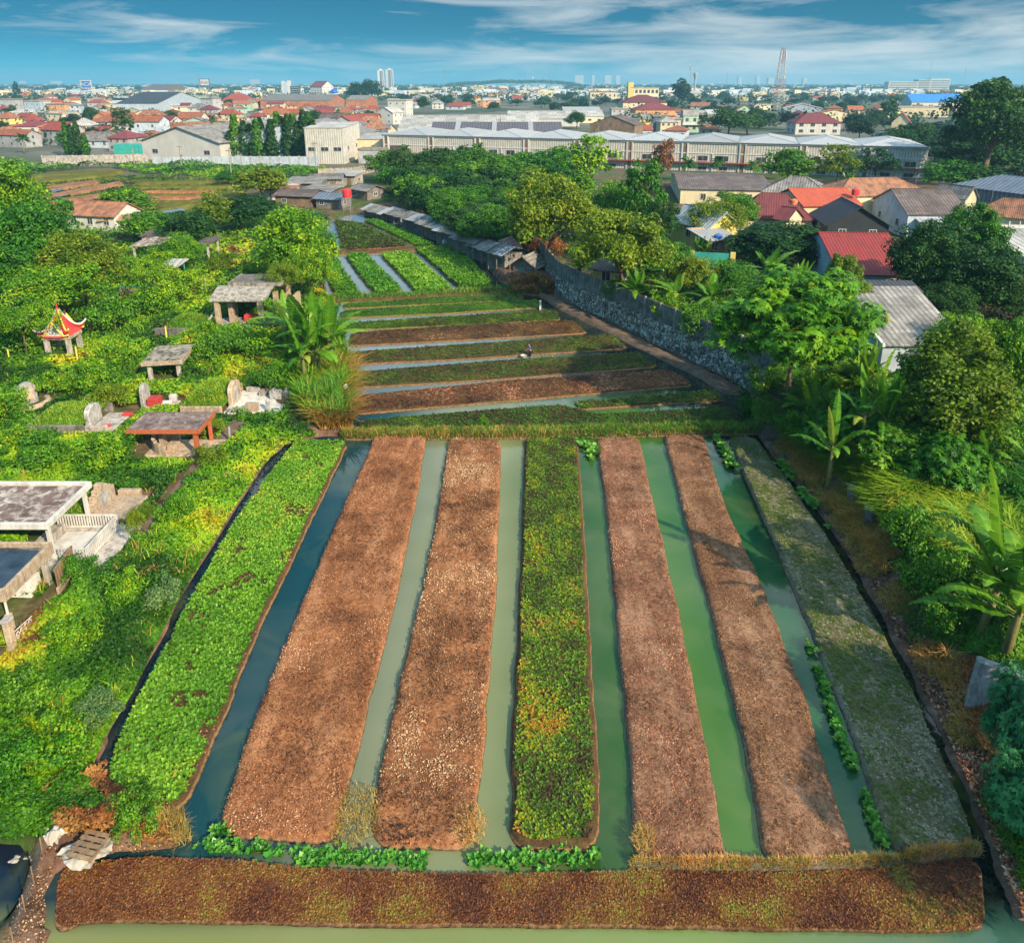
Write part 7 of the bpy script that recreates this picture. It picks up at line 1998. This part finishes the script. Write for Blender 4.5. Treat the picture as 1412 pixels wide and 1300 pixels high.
house('hall with bright blue roof left of the giant tree', at_base(1292, 152), 52, 26, 8, R(-4), 'gable', 7.5, 'white_far', 'sheet_bright_blue', 'x', 4, 2, 'hall', None, .5, False, 1, 'hall', 2.5, 1.5); lm('the bright blue roof', 1292, 145)
house('pale flat roofed hall below the bright blue roof', at_base(1262, 162), 52, 24, 7.5, R(-3), 'flat', .2, 'cream', 'concrete_pale', 'x', 6, 2, 'hall', None, .2, False, 1, 'hall', 2.5, 1.5)
house('steep red gable roofed house in front of the dark wood', at_base(1240, 186), 9, 10, 6.5, R(-30), 'gable', 5, 'cream', 'tile_red', 'y', 1, 1); lm('the steep red gable', 1240, 165)
house('large grey sheet roofed hall right of the lattice tower', at_base(1106, 162), 30, 24, 7, R(-18), 'gable', 3.5, 'bluewall', 'sheet_pale', 'y', 2, 2, 'hall', None, .4, False, 1, 'hall')
p = at_base(1266, 127); t = thing('terrace_block', 'very long pale multi storey block on the right skyline', 'block', p, R(-3))
dep = proj(p)[2]; w2 = 82 / FOC * dep
for k, (f0, f1, hh) in enumerate(((-.5, -.02, 28), (-.02, .18, 34), (.18, .5, 36))):
    mb = MB(); mb.box(f0 * w2, f1 * w2 - .4, 0, 30, -1, hh); mb.build('wing', M['white_far'], t)
    mb = MB()
    for z in range(5, int(hh) - 2, 6): mb.box(f0 * w2 + 2, f1 * w2 - 2.4, -.4, -.004, z, z + 2.6)
    mb.build('window_bands', M['sheet_blue'], t)
lm('the long skyline block', 1266, 115)
# lattice tower
p = at_base(1072, 151); q = atY(1072, 66, p.y); TH = q.z - p.z
t = thing('lattice_tower', 'tall red and white lattice telecom tower rising above the skyline', 'tower', p, R(20)); lm('the lattice tower', 1072, 140)
wd = lambda z: 3.6 * (1 - z / TH) + 1.5
for i, nm in enumerate(('lower_section', 'red_section', 'white_section', 'top_section')):
    z0, z1 = TH * i / 4, TH * (i + 1) / 4; mb = MB(); n = 5
    for sx, sy in ((-1, -1), (1, -1), (1, 1), (-1, 1)):
        mb.tube([(sx * wd(z0), sy * wd(z0), z0), (sx * wd(z1), sy * wd(z1), z1)], .16, 5)
    for k in range(n):
        a, b = z0 + (z1 - z0) * k / n, z0 + (z1 - z0) * (k + 1) / n
        cs = [(-1, -1), (1, -1), (1, 1), (-1, 1)]
        for j in range(4):
            u, v = cs[j], cs[(j + 1) % 4]
            mb.tube([(u[0] * wd(a), u[1] * wd(a), a), (v[0] * wd(b), v[1] * wd(b), b)], .09, 4); mb.tube([(v[0] * wd(a), v[1] * wd(a), a), (u[0] * wd(b), u[1] * wd(b), b)], .09, 4); mb.tube([(u[0] * wd(a), u[1] * wd(a), a), (v[0] * wd(a), v[1] * wd(a), a)], .09, 4)
    mb.build(nm, M['white_far'] if i in (0, 2) else M['brickwall'], t)
for k, z in enumerate((.52, .62, .72, .84, .92)):
    for s in (-1, 1):
        MB().box(s * wd(TH * z) - .5 + s * .9, s * wd(TH * z) + .5 + s * .9, -1.2, .2, TH * z - 1.8, TH * z + 2.2).build('antenna_panel', M['white_far'], t)
MB().tube([(0, 0, TH), (0, 0, TH + 4)], .18, 5).build('spike', M['steel'], t)
# slim masts and a mushroom tower
for k, (px, by, top, lb) in enumerate([(613, 130, 98, 'slim antenna mast left of the yellow building'), (950, 140, 92, 'slim mast beside the tall dark conifer'), (276, 128, 102, 'slim mast beside the dark framed billboard'), (757, 128, 100, 'slim mast above the far wooded ridge'), (1279, 124, 80, 'slim mast on the long skyline block'), (1327, 124, 90, 'slim mast behind the giant tree'), (815, 124, 96, 'slim mast behind the red topped building'), (1001, 124, 100, 'slim mast right of the mushroom shaped tower')]):
    p = at_base(px, by); q = atY(px, top, p.y); dep = proj(p)[2]; t = thing('antenna_mast', lb, 'mast', p, 0, 'slim masts on the skyline')
    MB().tube([(0, 0, -.5), (0, 0, q.z - p.z)], [.42 * dep / 900, .28 * dep / 900], 6).build('shaft', M['steel'], t)
    if k in (0, 1): MB().box(-1.6, 1.6, -1.6, 1.6, (q.z - p.z) * .9, q.z - p.z).build('antenna_head', M['steel'], t)
p = at_base(957, 135); q = atY(957, 101, p.y); t = thing('water_tower', 'mushroom shaped water tower right of the tall dark conifer', 'water tower', p); hh = q.z - p.z
mb = MB(); mb.lathe([(1.7, -.5), (1.5, hh * .72), (4.2, hh * .94), (4.2, hh), (.1, hh + .3)], 14); mb.build('tower', M['greywall'], t)
# billboards
def billboard(label, px, by, top, wpx, board, frame, words, tcol):
    p = at_base(px, by); q = atY(px, top, p.y); dep = proj(p)[2]; w = wpx / FOC * dep; hh = q.z - p.z; bh = w * .72
    t = thing('billboard', label, 'billboard', p)
    for x in (-w * .3, w * .3): MB().tube([(x, .6, -.5), (x, .6, hh - bh)], .45, 6).build('leg', M['steel'], t)
    MB().box(-w / 2, w / 2, 0, 1.2, hh - bh, hh).build('frame', M[frame], t)
    MB().box(-w * .44, w * .44, -.12, -.004, hh - bh * .92, hh - bh * .08).build('panel', M[board], t)
    cu = bpy.data.curves.new('lettering', 'FONT'); cu.body = words; cu.align_x = 'CENTER'; cu.align_y = 'CENTER'; cu.size = bh * .62; cu.extrude = .06
    tmp = bpy.data.objects.new('tmp', cu); COL.objects.link(tmp); dg = bpy.context.evaluated_depsgraph_get()
    me = bpy.data.meshes.new_from_object(tmp.evaluated_get(dg)); bpy.data.objects.remove(tmp)
    o = mesh_obj('lettering', me, M[tcol], t, (0, -.2, hh - bh * .5)); o.rotation_euler.x = PI / 2; k = min(1, w * .8 / max(.1, o.dimensions.x or w)); o.scale = (1.15, 1, 1)
billboard('white framed billboard with blue panel and white letters on the left skyline', 121, 133, 111, 15, 'board_blue', 'white', 'ACA', 'white'); lm('the blue billboard', 121, 120)
billboard('white billboard with dark frame and dark letters on the left skyline', 284, 131, 109, 13, 'white', 'board_dark', 'hot', 'board_dark'); lm('the dark framed billboard', 284, 118)
lm('the white gabled warehouse', 251, 190); lm('the grey boundary wall', 110, 222); lm('the purple warehouse roof', 690, 180); lm('the giant tree', 1352, 170); lm('the three pale gables', 790, 158); lm('the columnar trees', 385, 190)
house('large white house with red trim behind the blue grey warehouse roof', at_base(531, 172), 13, 13, 8, R(-24), 'gable', 3.4, 'white_far', 'sheet_pale', 'y', 2, 2, st=2)
house('white blocky flat house right of the big round skyline tree', at_base(548, 162), 16, 14, 13, R(-15), 'flat', .3, 'white_far', 'concrete_pale', 'x', 3, 2, st=3)
house('red roofed long low house with cream walls before the long brick warehouse', at_base(400, 166), 15, 10, 5, R(-5), 'gable', 3, 'cream', 'tile_red', 'x', 3, 1)
house('pale blue fronted house with cream gable left of the long brick warehouse', at_base(395, 176), 10, 9, 5, R(6), 'gable', 2.4, 'cream', 'sheet_blue', 'y', 2, 1)
house('long house with brown roof and white wall behind the columnar trees', at_base(462, 176), 19, 10, 6, R(-7), 'gable', 2.6, 'white_far', 'sheet_brown', 'x', 4, 1, st=2)
house('cream gabled house with maroon roof before the long brick warehouse', at_base(447, 163), 17, 10, 5.5, R(-8), 'gable', 3, 'cream', 'tile_maroon', 'x', 3, 1)
house('large white two storey house with orange roof beside the dark round trees at left', at_base(144, 184), 17, 13, 6.4, R(-14), 'hip', 3.4, 'white_far', 'tile_orange', 'x', 4, 2, st=2)
house('white house with orange and red roofs in front of the blue hall', at_base(203, 193), 15, 9, 9, R(-6), 'gable', 2.4, 'bluewall', 'tile_orange', 'x', 2, 1, st=2)
house('grey concrete tower house with blank walls before the blue hall', at_base(287, 157), 13, 11, 13, R(-18), 'flat', .2, 'greywall', 'concrete', 'x', 1, 1, st=2)
house('house with wide red hip roof right of the dark framed billboard', at_base(325, 146), 36, 20, 6, R(-4), 'hip', 7.5, 'white_far', 'tile_red', 'x', 4, 2)
house('bare orange brick house at the left below the blue billboard', at_base(78, 155), 20, 12, 7, R(-10), 'flat', .3, 'orangewall', 'concrete', 'x', 3, 2, st=2)
house('pale blue house with flat roof left of the orange brick house', at_base(46, 155), 18, 13, 10, R(-12), 'flat', .3, 'bluewall', 'concrete_pale', 'x', 3, 2, st=2)
house('grey flat roofed building at the left edge of the town', at_base(4, 152), 22, 16, 10, R(-5), 'flat', .4, 'greywall', 'concrete', 'x', 3, 2, 'building', name='flat_building')
o = MB().box(-7, 7, -3, 3, .4, 4.2).build('cargo_cover', M['teal'], None, atg(188, 214)); tag(o, 'green tarpaulin covered load beside the grey sheds at the left', 'cargo cover')

# ------------------------------------------------------------------ ordinary houses and trees of the town
HG = []; TG = []
placed = []
for o in list(scene.objects):
    if o.type == 'EMPTY' and o.get('category') in ('house', 'warehouse', 'building', 'block', 'hall', 'office', 'factory', 'tower block', 'mosque', 'apartment tower') and o.location.y > 190:
        dm = 16 if o.get('category') in ('warehouse', 'hall', 'block') else 9
        placed.append((o.location.x, o.location.y + 6, dm))
fc = [A + dv * k / 12 for k in range(13)]
for c in fc: placed.append((c.x, c.y + 14, 20))
rt = random.Random(21)
WALLS = [('white', 'white_far', 5), ('cream', 'cream', 4), ('bluish', 'bluewall', 2), ('grey', 'greywall', 2), ('yellow', 'yellowwall', 1), ('orange', 'orangewall', 1), ('green', 'greenwall', 1)]
ROOFS = [('orange tiled', 'tile_orange', 6), ('red tiled', 'tile_red', 4), ('maroon tiled', 'tile_maroon', 2), ('brown tiled', 'tile_old', 3), ('grey sheet', 'sheet_grey', 2), ('pale sheet', 'sheet_pale', 2), ('white sheet', 'sheet_white', 1)]
def pick(l): return rt.choices(l, [q[2] for q in l])[0]
def free(x, y, rad):
    for a, b, c in placed:
        if (a - x) ** 2 + (b - y) ** 2 < (c + rad) ** 2: return False
    return True
def fill_house(px, py, big=0.0):
    p = atg(px, py); dep = proj(p)[2]
    wn, wm, _ = pick(WALLS); rn, rm, _ = pick(ROOFS)
    kind = rt.choices(['gable', 'hip', 'flat'], [4, 4, 1.6 + 2 * big])[0]
    w = rt.choice([9, 11, 13, 16]) * (1 + .6 * big); d = rt.choice([8, 10, 12]) * (1 + .3 * big); h = rt.choice([3.4, 4.2, 5.5, 7]) * (1 + .35 * big)
    if not free(p.x, p.y + d / 2, w * .36): return False
    placed.append((p.x, p.y + d / 2, w * .36))
    ax = rt.choice('xxy'); far = dep > 620
    if kind == 'flat': desc = 'flat roofed %s %s' % (wn, 'block' if h > 6 else 'house'); rm = rt.choice(['concrete', 'concrete_pale'])
    else: desc = '%s house with %s %s roof' % (wn, rn, 'gabled' if kind == 'gable' else 'hip')
    st = 2 if h > 5 else 1
    t = house('?', p, w, d, h, R(rt.uniform(-24, 14)), kind, rt.choice([2.0, 2.6, 3.2]) if kind != 'flat' else .2, wm, rm, ax, 2 if far else 3, 0 if far else 1, 'house', 'ordinary houses of the town', .5, False, st, 'house', 1.6 if far else 1.2, 1.5 if far else 1.3, left=False)
    HG.append((t, desc, px, py))
    return True
def in_view(px, py): return -40 < px < 1452
zones = [((0, 530), (152, 211), 125, 0), ((0, 600), (134, 152), 50, .5), ((540, 720), (134, 152), 18, .3), ((840, 1000), (155, 192), 18, 0), ((1000, 1290), (138, 178), 16, .4), ((690, 1060), (126, 140), 30, .8), ((1060, 1412), (126, 140), 28, .9), ((0, 690), (124, 133), 28, .9)]
for (x0, x1), (y0, y1), n, big in zones:
    c = 0; tries = 0
    while c < n and tries < n * 14:
        tries += 1
        f = rt.random()
        if fill_house(rt.uniform(x0, x1), y0 + (y1 - y0) * f, big): c += 1
def fill_tree(px, py, kind, h, rd, mat):
    p = atg(px, py)
    if not free(p.x, p.y, rd * .45): return False
    placed.append((p.x, p.y, rd * .4))
    t = plant(kind, p, h, rd, '?', 'tree', 'trees scattered through the town', mat=mat)
    TG.append((t, {'far': 'dark rounded tree', 'farpine': 'slender dark conifer', 'mid': 'leafy round tree', 'palm': 'palm', 'midairy': 'tall loose tree'}[kind], px, py))
    return True
for px, py, top, rp, kd in ((508, 144, 108, 22, 'mid'), (486, 140, 118, 10, 'mid'), (940, 146, 107, 15, 'farpine'), (25, 137, 112, 5, 'farpine'), (174, 200, 147, 16, 'midairy'), (128, 172, 146, 12, 'mid'), (196, 190, 158, 16, 'mid'), (236, 172, 152, 12, 'mid'), (1005, 190, 146, 30, 'mid'), (1030, 186, 152, 24, 'mid'), (968, 186, 155, 9, 'midairy'), (1225, 172, 132, 12, 'farpine'), (795, 178, 152, 16, 'mid'), (585, 156, 132, 10, 'mid'), (430, 174, 150, 14, 'mid')):
    p = atg(px, py); q = atY(px, top, p.y); dep = proj(p)[2]
    t = plant(kd, p, q.z - p.z, rp / FOC * dep, '?', 'tree', 'trees scattered through the town', mat='leaf_town' if py < 150 else 'leaf_dark')
    placed.append((p.x, p.y, rp / FOC * dep * .6)); TG.append((t, 'large dark tree', px, py))
tz = [((0, 520), (150, 212), 24, 'mid', (5, 9), (3, 4.6)), ((0, 640), (134, 152), 26, 'far', (7, 12), (5, 9)), ((540, 1060), (133, 150), 30, 'far', (8, 13), (6, 10)), ((900, 1240), (140, 182), 30, 'mid', (8, 12), (5, 8)), ((1060, 1412), (133, 146), 18, 'far', (8, 13), (6, 10)), ((640, 860), (140, 156), 12, 'far', (7, 11), (5, 8)), ((1180, 1412), (178, 205), 12, 'mid', (9, 12), (6, 8)), ((0, 520), (160, 214), 7, 'palm', (7, 10), (3, 3.6))]
for (x0, x1), (y0, y1), n, kd, hr, rr_ in tz:
    c = 0; tries = 0
    while c < n and tries < n * 12:
        tries += 1
        if fill_tree(rt.uniform(x0, x1), rt.uniform(y0, y1), kd, rt.uniform(*hr), rt.uniform(*rr_), rt.choice(['leaf_town', 'leaf_town', 'leaf_dark'])): c += 1
for k, (px, py) in enumerate(((544, 236), (535, 232), (610, 228), (640, 226), (948, 250), (990, 248), (1038, 252), (1100, 250), (560, 226), (660, 228))):
    plant('palm', atg(px, py), rt.uniform(6, 8), rt.uniform(2.8, 3.4), 'palm standing right in front of the factory wall', 'palm', 'palms along the factory', 'palm_tree', 'leaf_dark')

# far woods and the carpet of distant roofs: too many to count
r = np.random.default_rng(99)
def far_wood(label, x0, x1, py0, py1, n, h, rad, mat='leaf_town', hill=None):
    px = x0 + (x1 - x0) * r.random(n); py = py0 + (py1 - py0) * r.random(n)
    V = []; T = []; 
    pts = np.array([tuple(at(a, b, .5)) for a, b in zip(px, py)])
    m = 16
    P = np.repeat(pts, m, axis=0); d = norm(r.normal(size=(len(P), 3))); sc = np.repeat(.6 + .8 * r.random(n), m)
    P = P + d * np.array([rad, rad, h * .42]) * sc[:, None]; P[:, 2] += h * .55 * sc
    if hill is not None: P[:, 2] += np.repeat(hill * np.clip(np.sin((px - x0) / (x1 - x0) * PI), 0, 1) ** .6 * (.75 + .5 * vnoise(px / 30, px * 0, 4)), m)
    N = norm(d + np.array([0, 0, .5]) + r.normal(size=d.shape) * .4)
    V, F, t = kites(P, N, rad * .62 * (.6 + .8 * r.random(len(P))), np.clip(r.random(len(P)) * .9, 0, 1), r, .75)
    tag(mesh_obj('distant_wood', mesh_np('distant_wood', V, F, attr={'tint': t}), M[mat]), label, 'woods', None, 'stuff')
far_wood('hazy blue wooded rise on the middle skyline', 615, 800, 118.5, 122.5, 900, 13, 9, hill=22)
far_wood('hazy line of distant trees along the left skyline', -60, 640, 117.6, 126, 2400, 11, 8)
far_wood('hazy line of distant trees along the right skyline', 780, 1480, 117.6, 126, 2600, 11, 8)
far_wood('dark scattered trees between the far roofs of the town', -40, 1460, 124, 142, 1700, 9, 5)
far_wood('dark green trees filling the gaps between the nearer roofs at the left', -20, 530, 142, 205, 300, 6, 2.6)
far_wood('dark green trees filling the gaps between the roofs on the right', 860, 1420, 140, 180, 260, 8, 4)
mbs = {'white_far': MB(), 'cream': MB(), 'bluewall': MB()}
n = 1300
for k in range(n):
    px = rt.uniform(-50, 1460); py = 118.0 + 16 * rt.random() ** 1.3
    p = at(px, py, .5); w = rt.uniform(10, 30); d = rt.uniform(9, 16); h = rt.choice([4, 5, 7, 9, 12]) * (1.6 if py < 120 and rt.random() < .15 else 1)
    mbs[rt.choice(list(mbs))].box(p.x - w / 2, p.x + w / 2, p.y, p.y + d, 0, h, rt.uniform(-.3, .3))
mb = MB()
for i, b in enumerate(mbs.values()):
    mb.mi = i; mb.add(b.v, b.f)
tag(mb.build('distant_buildings', [M[k] for k in mbs]), 'hazy carpet of tiny pale buildings towards the horizon', 'distant town', None, 'stuff')
mb = MB()
for k, (px, top, w) in enumerate([(795, 103, 5), (801, 102, 7), (818, 104, 4), (838, 104, 9), (852, 102, 6), (1020, 106, 5), (1045, 105, 5), (1063, 108, 8), (1110, 108, 6), (735, 106, 3), (350, 110, 10), (30, 112, 6), (75, 112, 10)]):
    p = at(px, 117.3, .5); q = atY(px, top, p.y); ww = w / FOC * proj(p)[2]
    mb.box(p.x - ww / 2, p.x + ww / 2, p.y, p.y + ww, 0, min(88, q.z))
tag(mb.build('distant_towers', M['white_far']), 'faint hazy high rises on the farthest skyline', 'distant high rises', None, 'stuff')

# ------------------------------------------------------------------ labels of the ordinary houses and trees
def auto_label(items):
    groups = {}
    for t, desc, px, py in items:
        best = min(LM, key=lambda l: (l[1] - px) ** 2 + (3.0 * (l[2] - py)) ** 2)
        dx, dy = px - best[1], (py - best[2]) * 3
        rel = ('right of' if dx > 0 else 'left of') if abs(dx) > abs(dy) else ('in front of' if dy > 0 else 'behind')
        groups.setdefault((desc, rel, best[0]), []).append((math.hypot(dx, dy), t))
    for (desc, rel, ph), L in groups.items():
        L.sort(key=lambda q: q[0])
        for i, (_, t) in enumerate(L):
            if len(L) == 1: t['label'] = '%s %s %s' % (desc, rel, ph)
            else:
                o = ['nearest', 'second nearest', 'third nearest', 'fourth nearest', 'fifth nearest', 'sixth nearest', 'seventh nearest', 'eighth nearest', 'ninth nearest', 'tenth nearest'][min(i, 9)] if i < len(L) - 1 else 'farthest'
                t['label'] = '%s %s %s, %s' % (desc, rel, ph, o)
auto_label(HG); auto_label(TG)
LM = [('the pagoda shrine', 87, 460), ('the streaked flat canopy', 214, 485), ('the orange edged pavilion', 232, 600), ('the white railed grave', 130, 740), ('the concrete pavilion', 340, 415), ('the reed clump', 440, 540), ('the mound tomb', 290, 550), ('the red offering mats', 130, 580),
      ('the puddled canopy', 40, 780), ('the broken pallet', 118, 1170), ('the green legged stand', 235, 385), ('the torn banana plant', 1378, 800), ('the smothered tree', 1292, 560), ('the rosette leaved tree', 1085, 470), ('the concrete panel wall', 900, 430), ('the bright long grass', 1270, 690), ('the cassava like shrubs', 1405, 1050), ('the round headstone', 40, 540)]
auto_label(SHRUBS)
for o in scene.objects:
    if 'roof_obj' in o: del o['roof_obj']
# ------------------------------------------------------------------ the farmer in the far field
def skin_mesh(name, verts, edges, rad, mat, root=0, sub=1):
    me = bpy.data.meshes.new(name); me.from_pydata(verts, edges, [])
    o = bpy.data.objects.new(name, me); COL.objects.link(o)
    md = o.modifiers.new('s', 'SKIN'); o.modifiers.new('d', 'SUBSURF').levels = sub
    sv_ = me.skin_vertices[0].data
    for i, r_ in enumerate(rad): sv_[i].radius = (r_, r_) if not isinstance(r_, tuple) else r_
    for i in range(len(verts)): sv_[i].use_root = (i == root)
    dg = bpy.context.evaluated_depsgraph_get(); dg.update()
    m2 = bpy.data.meshes.new_from_object(o.evaluated_get(dg)); m2.name = name
    bpy.data.objects.remove(o); m2.materials.clear(); m2.materials.append(mat)
    for p in m2.polygons: p.use_smooth = True
    return m2
p = at(731, 494, -.15)
# standing in the channel, facing left, slightly stooped, arms forward
v = [(0, 0, .85), (.0, 0, 1.05), (-.05, 0, 1.28), (-.10, 0, 1.42), (-.14, 0, 1.50), (-.18, 0, 1.60), (-.19, 0, 1.70)]
e = [(0, 1), (1, 2), (2, 3), (3, 4), (4, 5), (5, 6)]
rd = [.15, .145, .17, .10, .06, .095, .075]
def chain(pts, rr, frm):
    global v, e, rd
    last = frm
    for q, r_ in zip(pts, rr):
        v.append(q); rd.append(r_); e.append((last, len(v) - 1)); last = len(v) - 1
    return last
for s in (-1, 1):
    chain([(.02, .10 * s, .80), (.0 - .06 * s, .11 * s, .45), (.05, .11 * s, .08), (-.06, .11 * s, .02)], [.10, .075, .05, .04], 0)
    w = chain([(-.07, .20 * s, 1.38), (-.18, .24 * s, 1.12), (-.40, .20 * s, 1.02), (-.47, .19 * s, 1.0)], [.06, .047, .036, .034], 2)
    for k in range(4): chain([(-.53, .19 * s + (k - 1.5) * .018, .99 - .004 * k), (-.575 + .006 * k, .19 * s + (k - 1.5) * .02, .965)], [.0095, .008], w)
    chain([(-.50, .16 * s, .985), (-.53, .145 * s, .97)], [.011, .009], w)
t = mesh_obj('person', skin_mesh('person', v, e, rd, M['skin']), None, None, p)
tag(t, 'farmer in a blue shirt stooping in the narrow channel between the cross beds', 'person')
mesh_obj('shirt', skin_mesh('shirt', [(0, 0, .88), (0, 0, 1.05), (-.05, 0, 1.28), (-.095, 0, 1.41), (-.07, .2, 1.37), (-.13, .23, 1.22), (-.07, -.2, 1.37), (-.13, -.23, 1.22)], [(0, 1), (1, 2), (2, 3), (2, 4), (4, 5), (2, 6), (6, 7)], [.17, .165, .19, .115, .08, .07, .08, .07], M['cloth_blue']), None, t)
mesh_obj('trousers', skin_mesh('trousers', [(0, 0, .88), (.02, .10, .78), (-.05, .11, .46), (.03, .11, .22), (.02, -.10, .78), (.07, -.11, .46), (.05, -.11, .22)], [(0, 1), (1, 2), (2, 3), (0, 4), (4, 5), (5, 6)], [.165, .12, .095, .08, .12, .095, .08], M['cloth_dark']), None, t)
mb = MB(); mb.lathe([(.02, .11), (.07, .09), (.105, .04), (.11, 0), (.10, -.03)], 12, (-.175, 0, 1.69)); mb.build('hair', M['hair'], t, smoothf=True)
mb = MB(); mb.lathe([(.012, 0), (.02, .02), (.004, .05)], 6, (-.275, 0, 1.60)); mb.build('nose', M['skin'], t)
o = MB().lathe([(.22, 0), (.34, .22), (.36, .26), (.30, .26), (.2, .06)], 14).build('basket', M['tarp'], None, at(722, 493, .12)); tag(o, 'pale basket floating in the channel beside the farmer', 'basket')
# ------------------------------------------------------------------ sky, sun, haze, camera
SUN_EL, SUN_AZ = R(32), R(-48)        # azimuth measured from +x towards the camera
sv = Vector((math.cos(SUN_EL) * math.cos(SUN_AZ), math.cos(SUN_EL) * math.sin(SUN_AZ), math.sin(SUN_EL)))
sl = bpy.data.lights.new('sun', 'SUN'); sl.energy = 4.8; sl.angle = R(.6); sl.color = (1.0, .84, .60)
so = bpy.data.objects.new('sun', sl); link(so)
so.rotation_euler = (-sv).to_track_quat('-Z', 'Y').to_euler()
so.location = (60, -40, 80)

world = bpy.data.worlds.new('World'); scene.world = world
world.use_nodes = True
nt = NT(world)
tc = nt.n('ShaderNodeTexCoord').outputs['Generated']
sep = nt.n('ShaderNodeSeparateXYZ', {0: tc})
# the sky is looked up a little higher than the view direction: a deep blue right down to the haze
zz = nt.math('ADD', nt.math('MULTIPLY', nt.math('MAXIMUM', sep.outputs[2], 0.0), 3.2), .16)
vec = nt.n('ShaderNodeVectorMath', {0: nt.n('ShaderNodeCombineXYZ', {0: sep.outputs[0], 1: sep.outputs[1], 2: zz}).outputs[0]}, operation='NORMALIZE').outputs[0]
sky = nt.n('ShaderNodeTexSky', {'Vector': vec}, sky_type='NISHITA', sun_disc=False)
sky.sun_elevation = SUN_EL
sky.sun_rotation = math.atan2(sv.x, sv.y)
sky.air_density = 1.3; sky.dust_density = .6; sky.ozone_density = 2.5
tint = nt.n('ShaderNodeMix', data_type='RGBA', blend_type='MULTIPLY')
tint.inputs[0].default_value = 1.0; nt.L.new(sky.outputs[0], tint.inputs[6]); tint.inputs[7].default_value = (.17, .92, 1.0, 1)
# cirrus: streaks over azimuth and elevation
az = nt.math('ARCTAN2', sep.outputs[0], sep.outputs[1])
cv = nt.n('ShaderNodeCombineXYZ', {0: az, 1: nt.math('MULTIPLY', sep.outputs[2], 5.0), 2: 0.3}).outputs[0]
cn = nt.noise(nt.map(cv, (3.0, 4.4, 1), (0, 0, R(-26))), 1.5, 9.0, .62, .6)
cn2 = nt.noise(nt.map(cv, (1.2, 2.0, 1), (0, 0, R(-20)), (1.7, .3, 0)), 1.6, 3.0, .5)
azr = nt.n('ShaderNodeMapRange', {0: az, 1: -.6, 2: .65}).outputs[0]
cm = nt.math('ADD', nt.math('ADD', nt.math('MULTIPLY', cn, .75), nt.math('MULTIPLY', cn2, .45)), nt.math('MULTIPLY', azr, .15))
mask = nt.ramp(cm, [(.61, .0), (.72, .38), (.86, .8)])
el = nt.ramp(sep.outputs[2], [(.0, .44), (.06, .33), (.12, .36), (.26, 1.0), (.45, 1.3)])  # sky overhead, out of view, lifted as added fill light
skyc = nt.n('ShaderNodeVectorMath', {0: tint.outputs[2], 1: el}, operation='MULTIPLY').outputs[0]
high = nt.n('ShaderNodeMapRange', {0: sep.outputs[2], 1: .12, 2: .5, 3: 1.0, 4: 2.6}).outputs[0]  # unseen clouds overhead brightened to add more fill
cloudc = nt.n('ShaderNodeVectorMath', {0: (3.3, 3.5, 3.5), 1: high}, operation='MULTIPLY').outputs[0]
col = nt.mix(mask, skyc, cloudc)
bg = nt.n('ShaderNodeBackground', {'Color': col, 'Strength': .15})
out = nt.n('ShaderNodeOutputWorld'); nt.L.new(bg.outputs[0], out.inputs[0])

# haze
hm = bpy.data.materials.new('haze_air'); hn = NT(hm)
pv = hn.n('ShaderNodeVolumePrincipled', {'Color': (.30, .66, .88, 1), 'Density': .00019, 'Anisotropy': .1, 'Density Attribute': '', 'Color Attribute': '', 'Temperature Attribute': ''})
ho = hn.n('ShaderNodeOutputMaterial'); hn.L.new(pv.outputs[0], ho.inputs['Volume'])
mb = MB(); mb.box(-7600, 7600, -600, 8200, -3.0, 95)
tag(mb.build('haze', hm), kind='stuff')

cam = bpy.data.cameras.new('camera'); cam.sensor_fit = 'HORIZONTAL'; cam.sensor_width = 36
cam.lens = 36 * FOC / 1412; cam.clip_end = 20000; cam.clip_start = .1
cam.shift_y = -(650 - PY0) / 1412
co = bpy.data.objects.new('camera', cam); link(co)
co.location = (0, 0, CAM_H); co.rotation_euler = (PI / 2 - PITCH, 0, 0)
scene.camera = co
scene.render.resolution_x = 1024; scene.render.resolution_y = 942
scene.view_settings.view_transform = 'Standard'; scene.view_settings.look = 'None'
scene.view_settings.exposure = .74; scene.view_settings.gamma = 1
scene.view_settings.use_curve_mapping = False
cy = scene.cycles
cy.use_denoising = True
cy.max_bounces = 5; cy.diffuse_bounces = 2; cy.glossy_bounces = 2; cy.transmission_bounces = 2; cy.volume_bounces = 0; cy.transparent_max_bounces = 4
cy.caustics_reflective = False; cy.caustics_refractive = False
cy.use_adaptive_sampling = True; cy.adaptive_threshold = .02
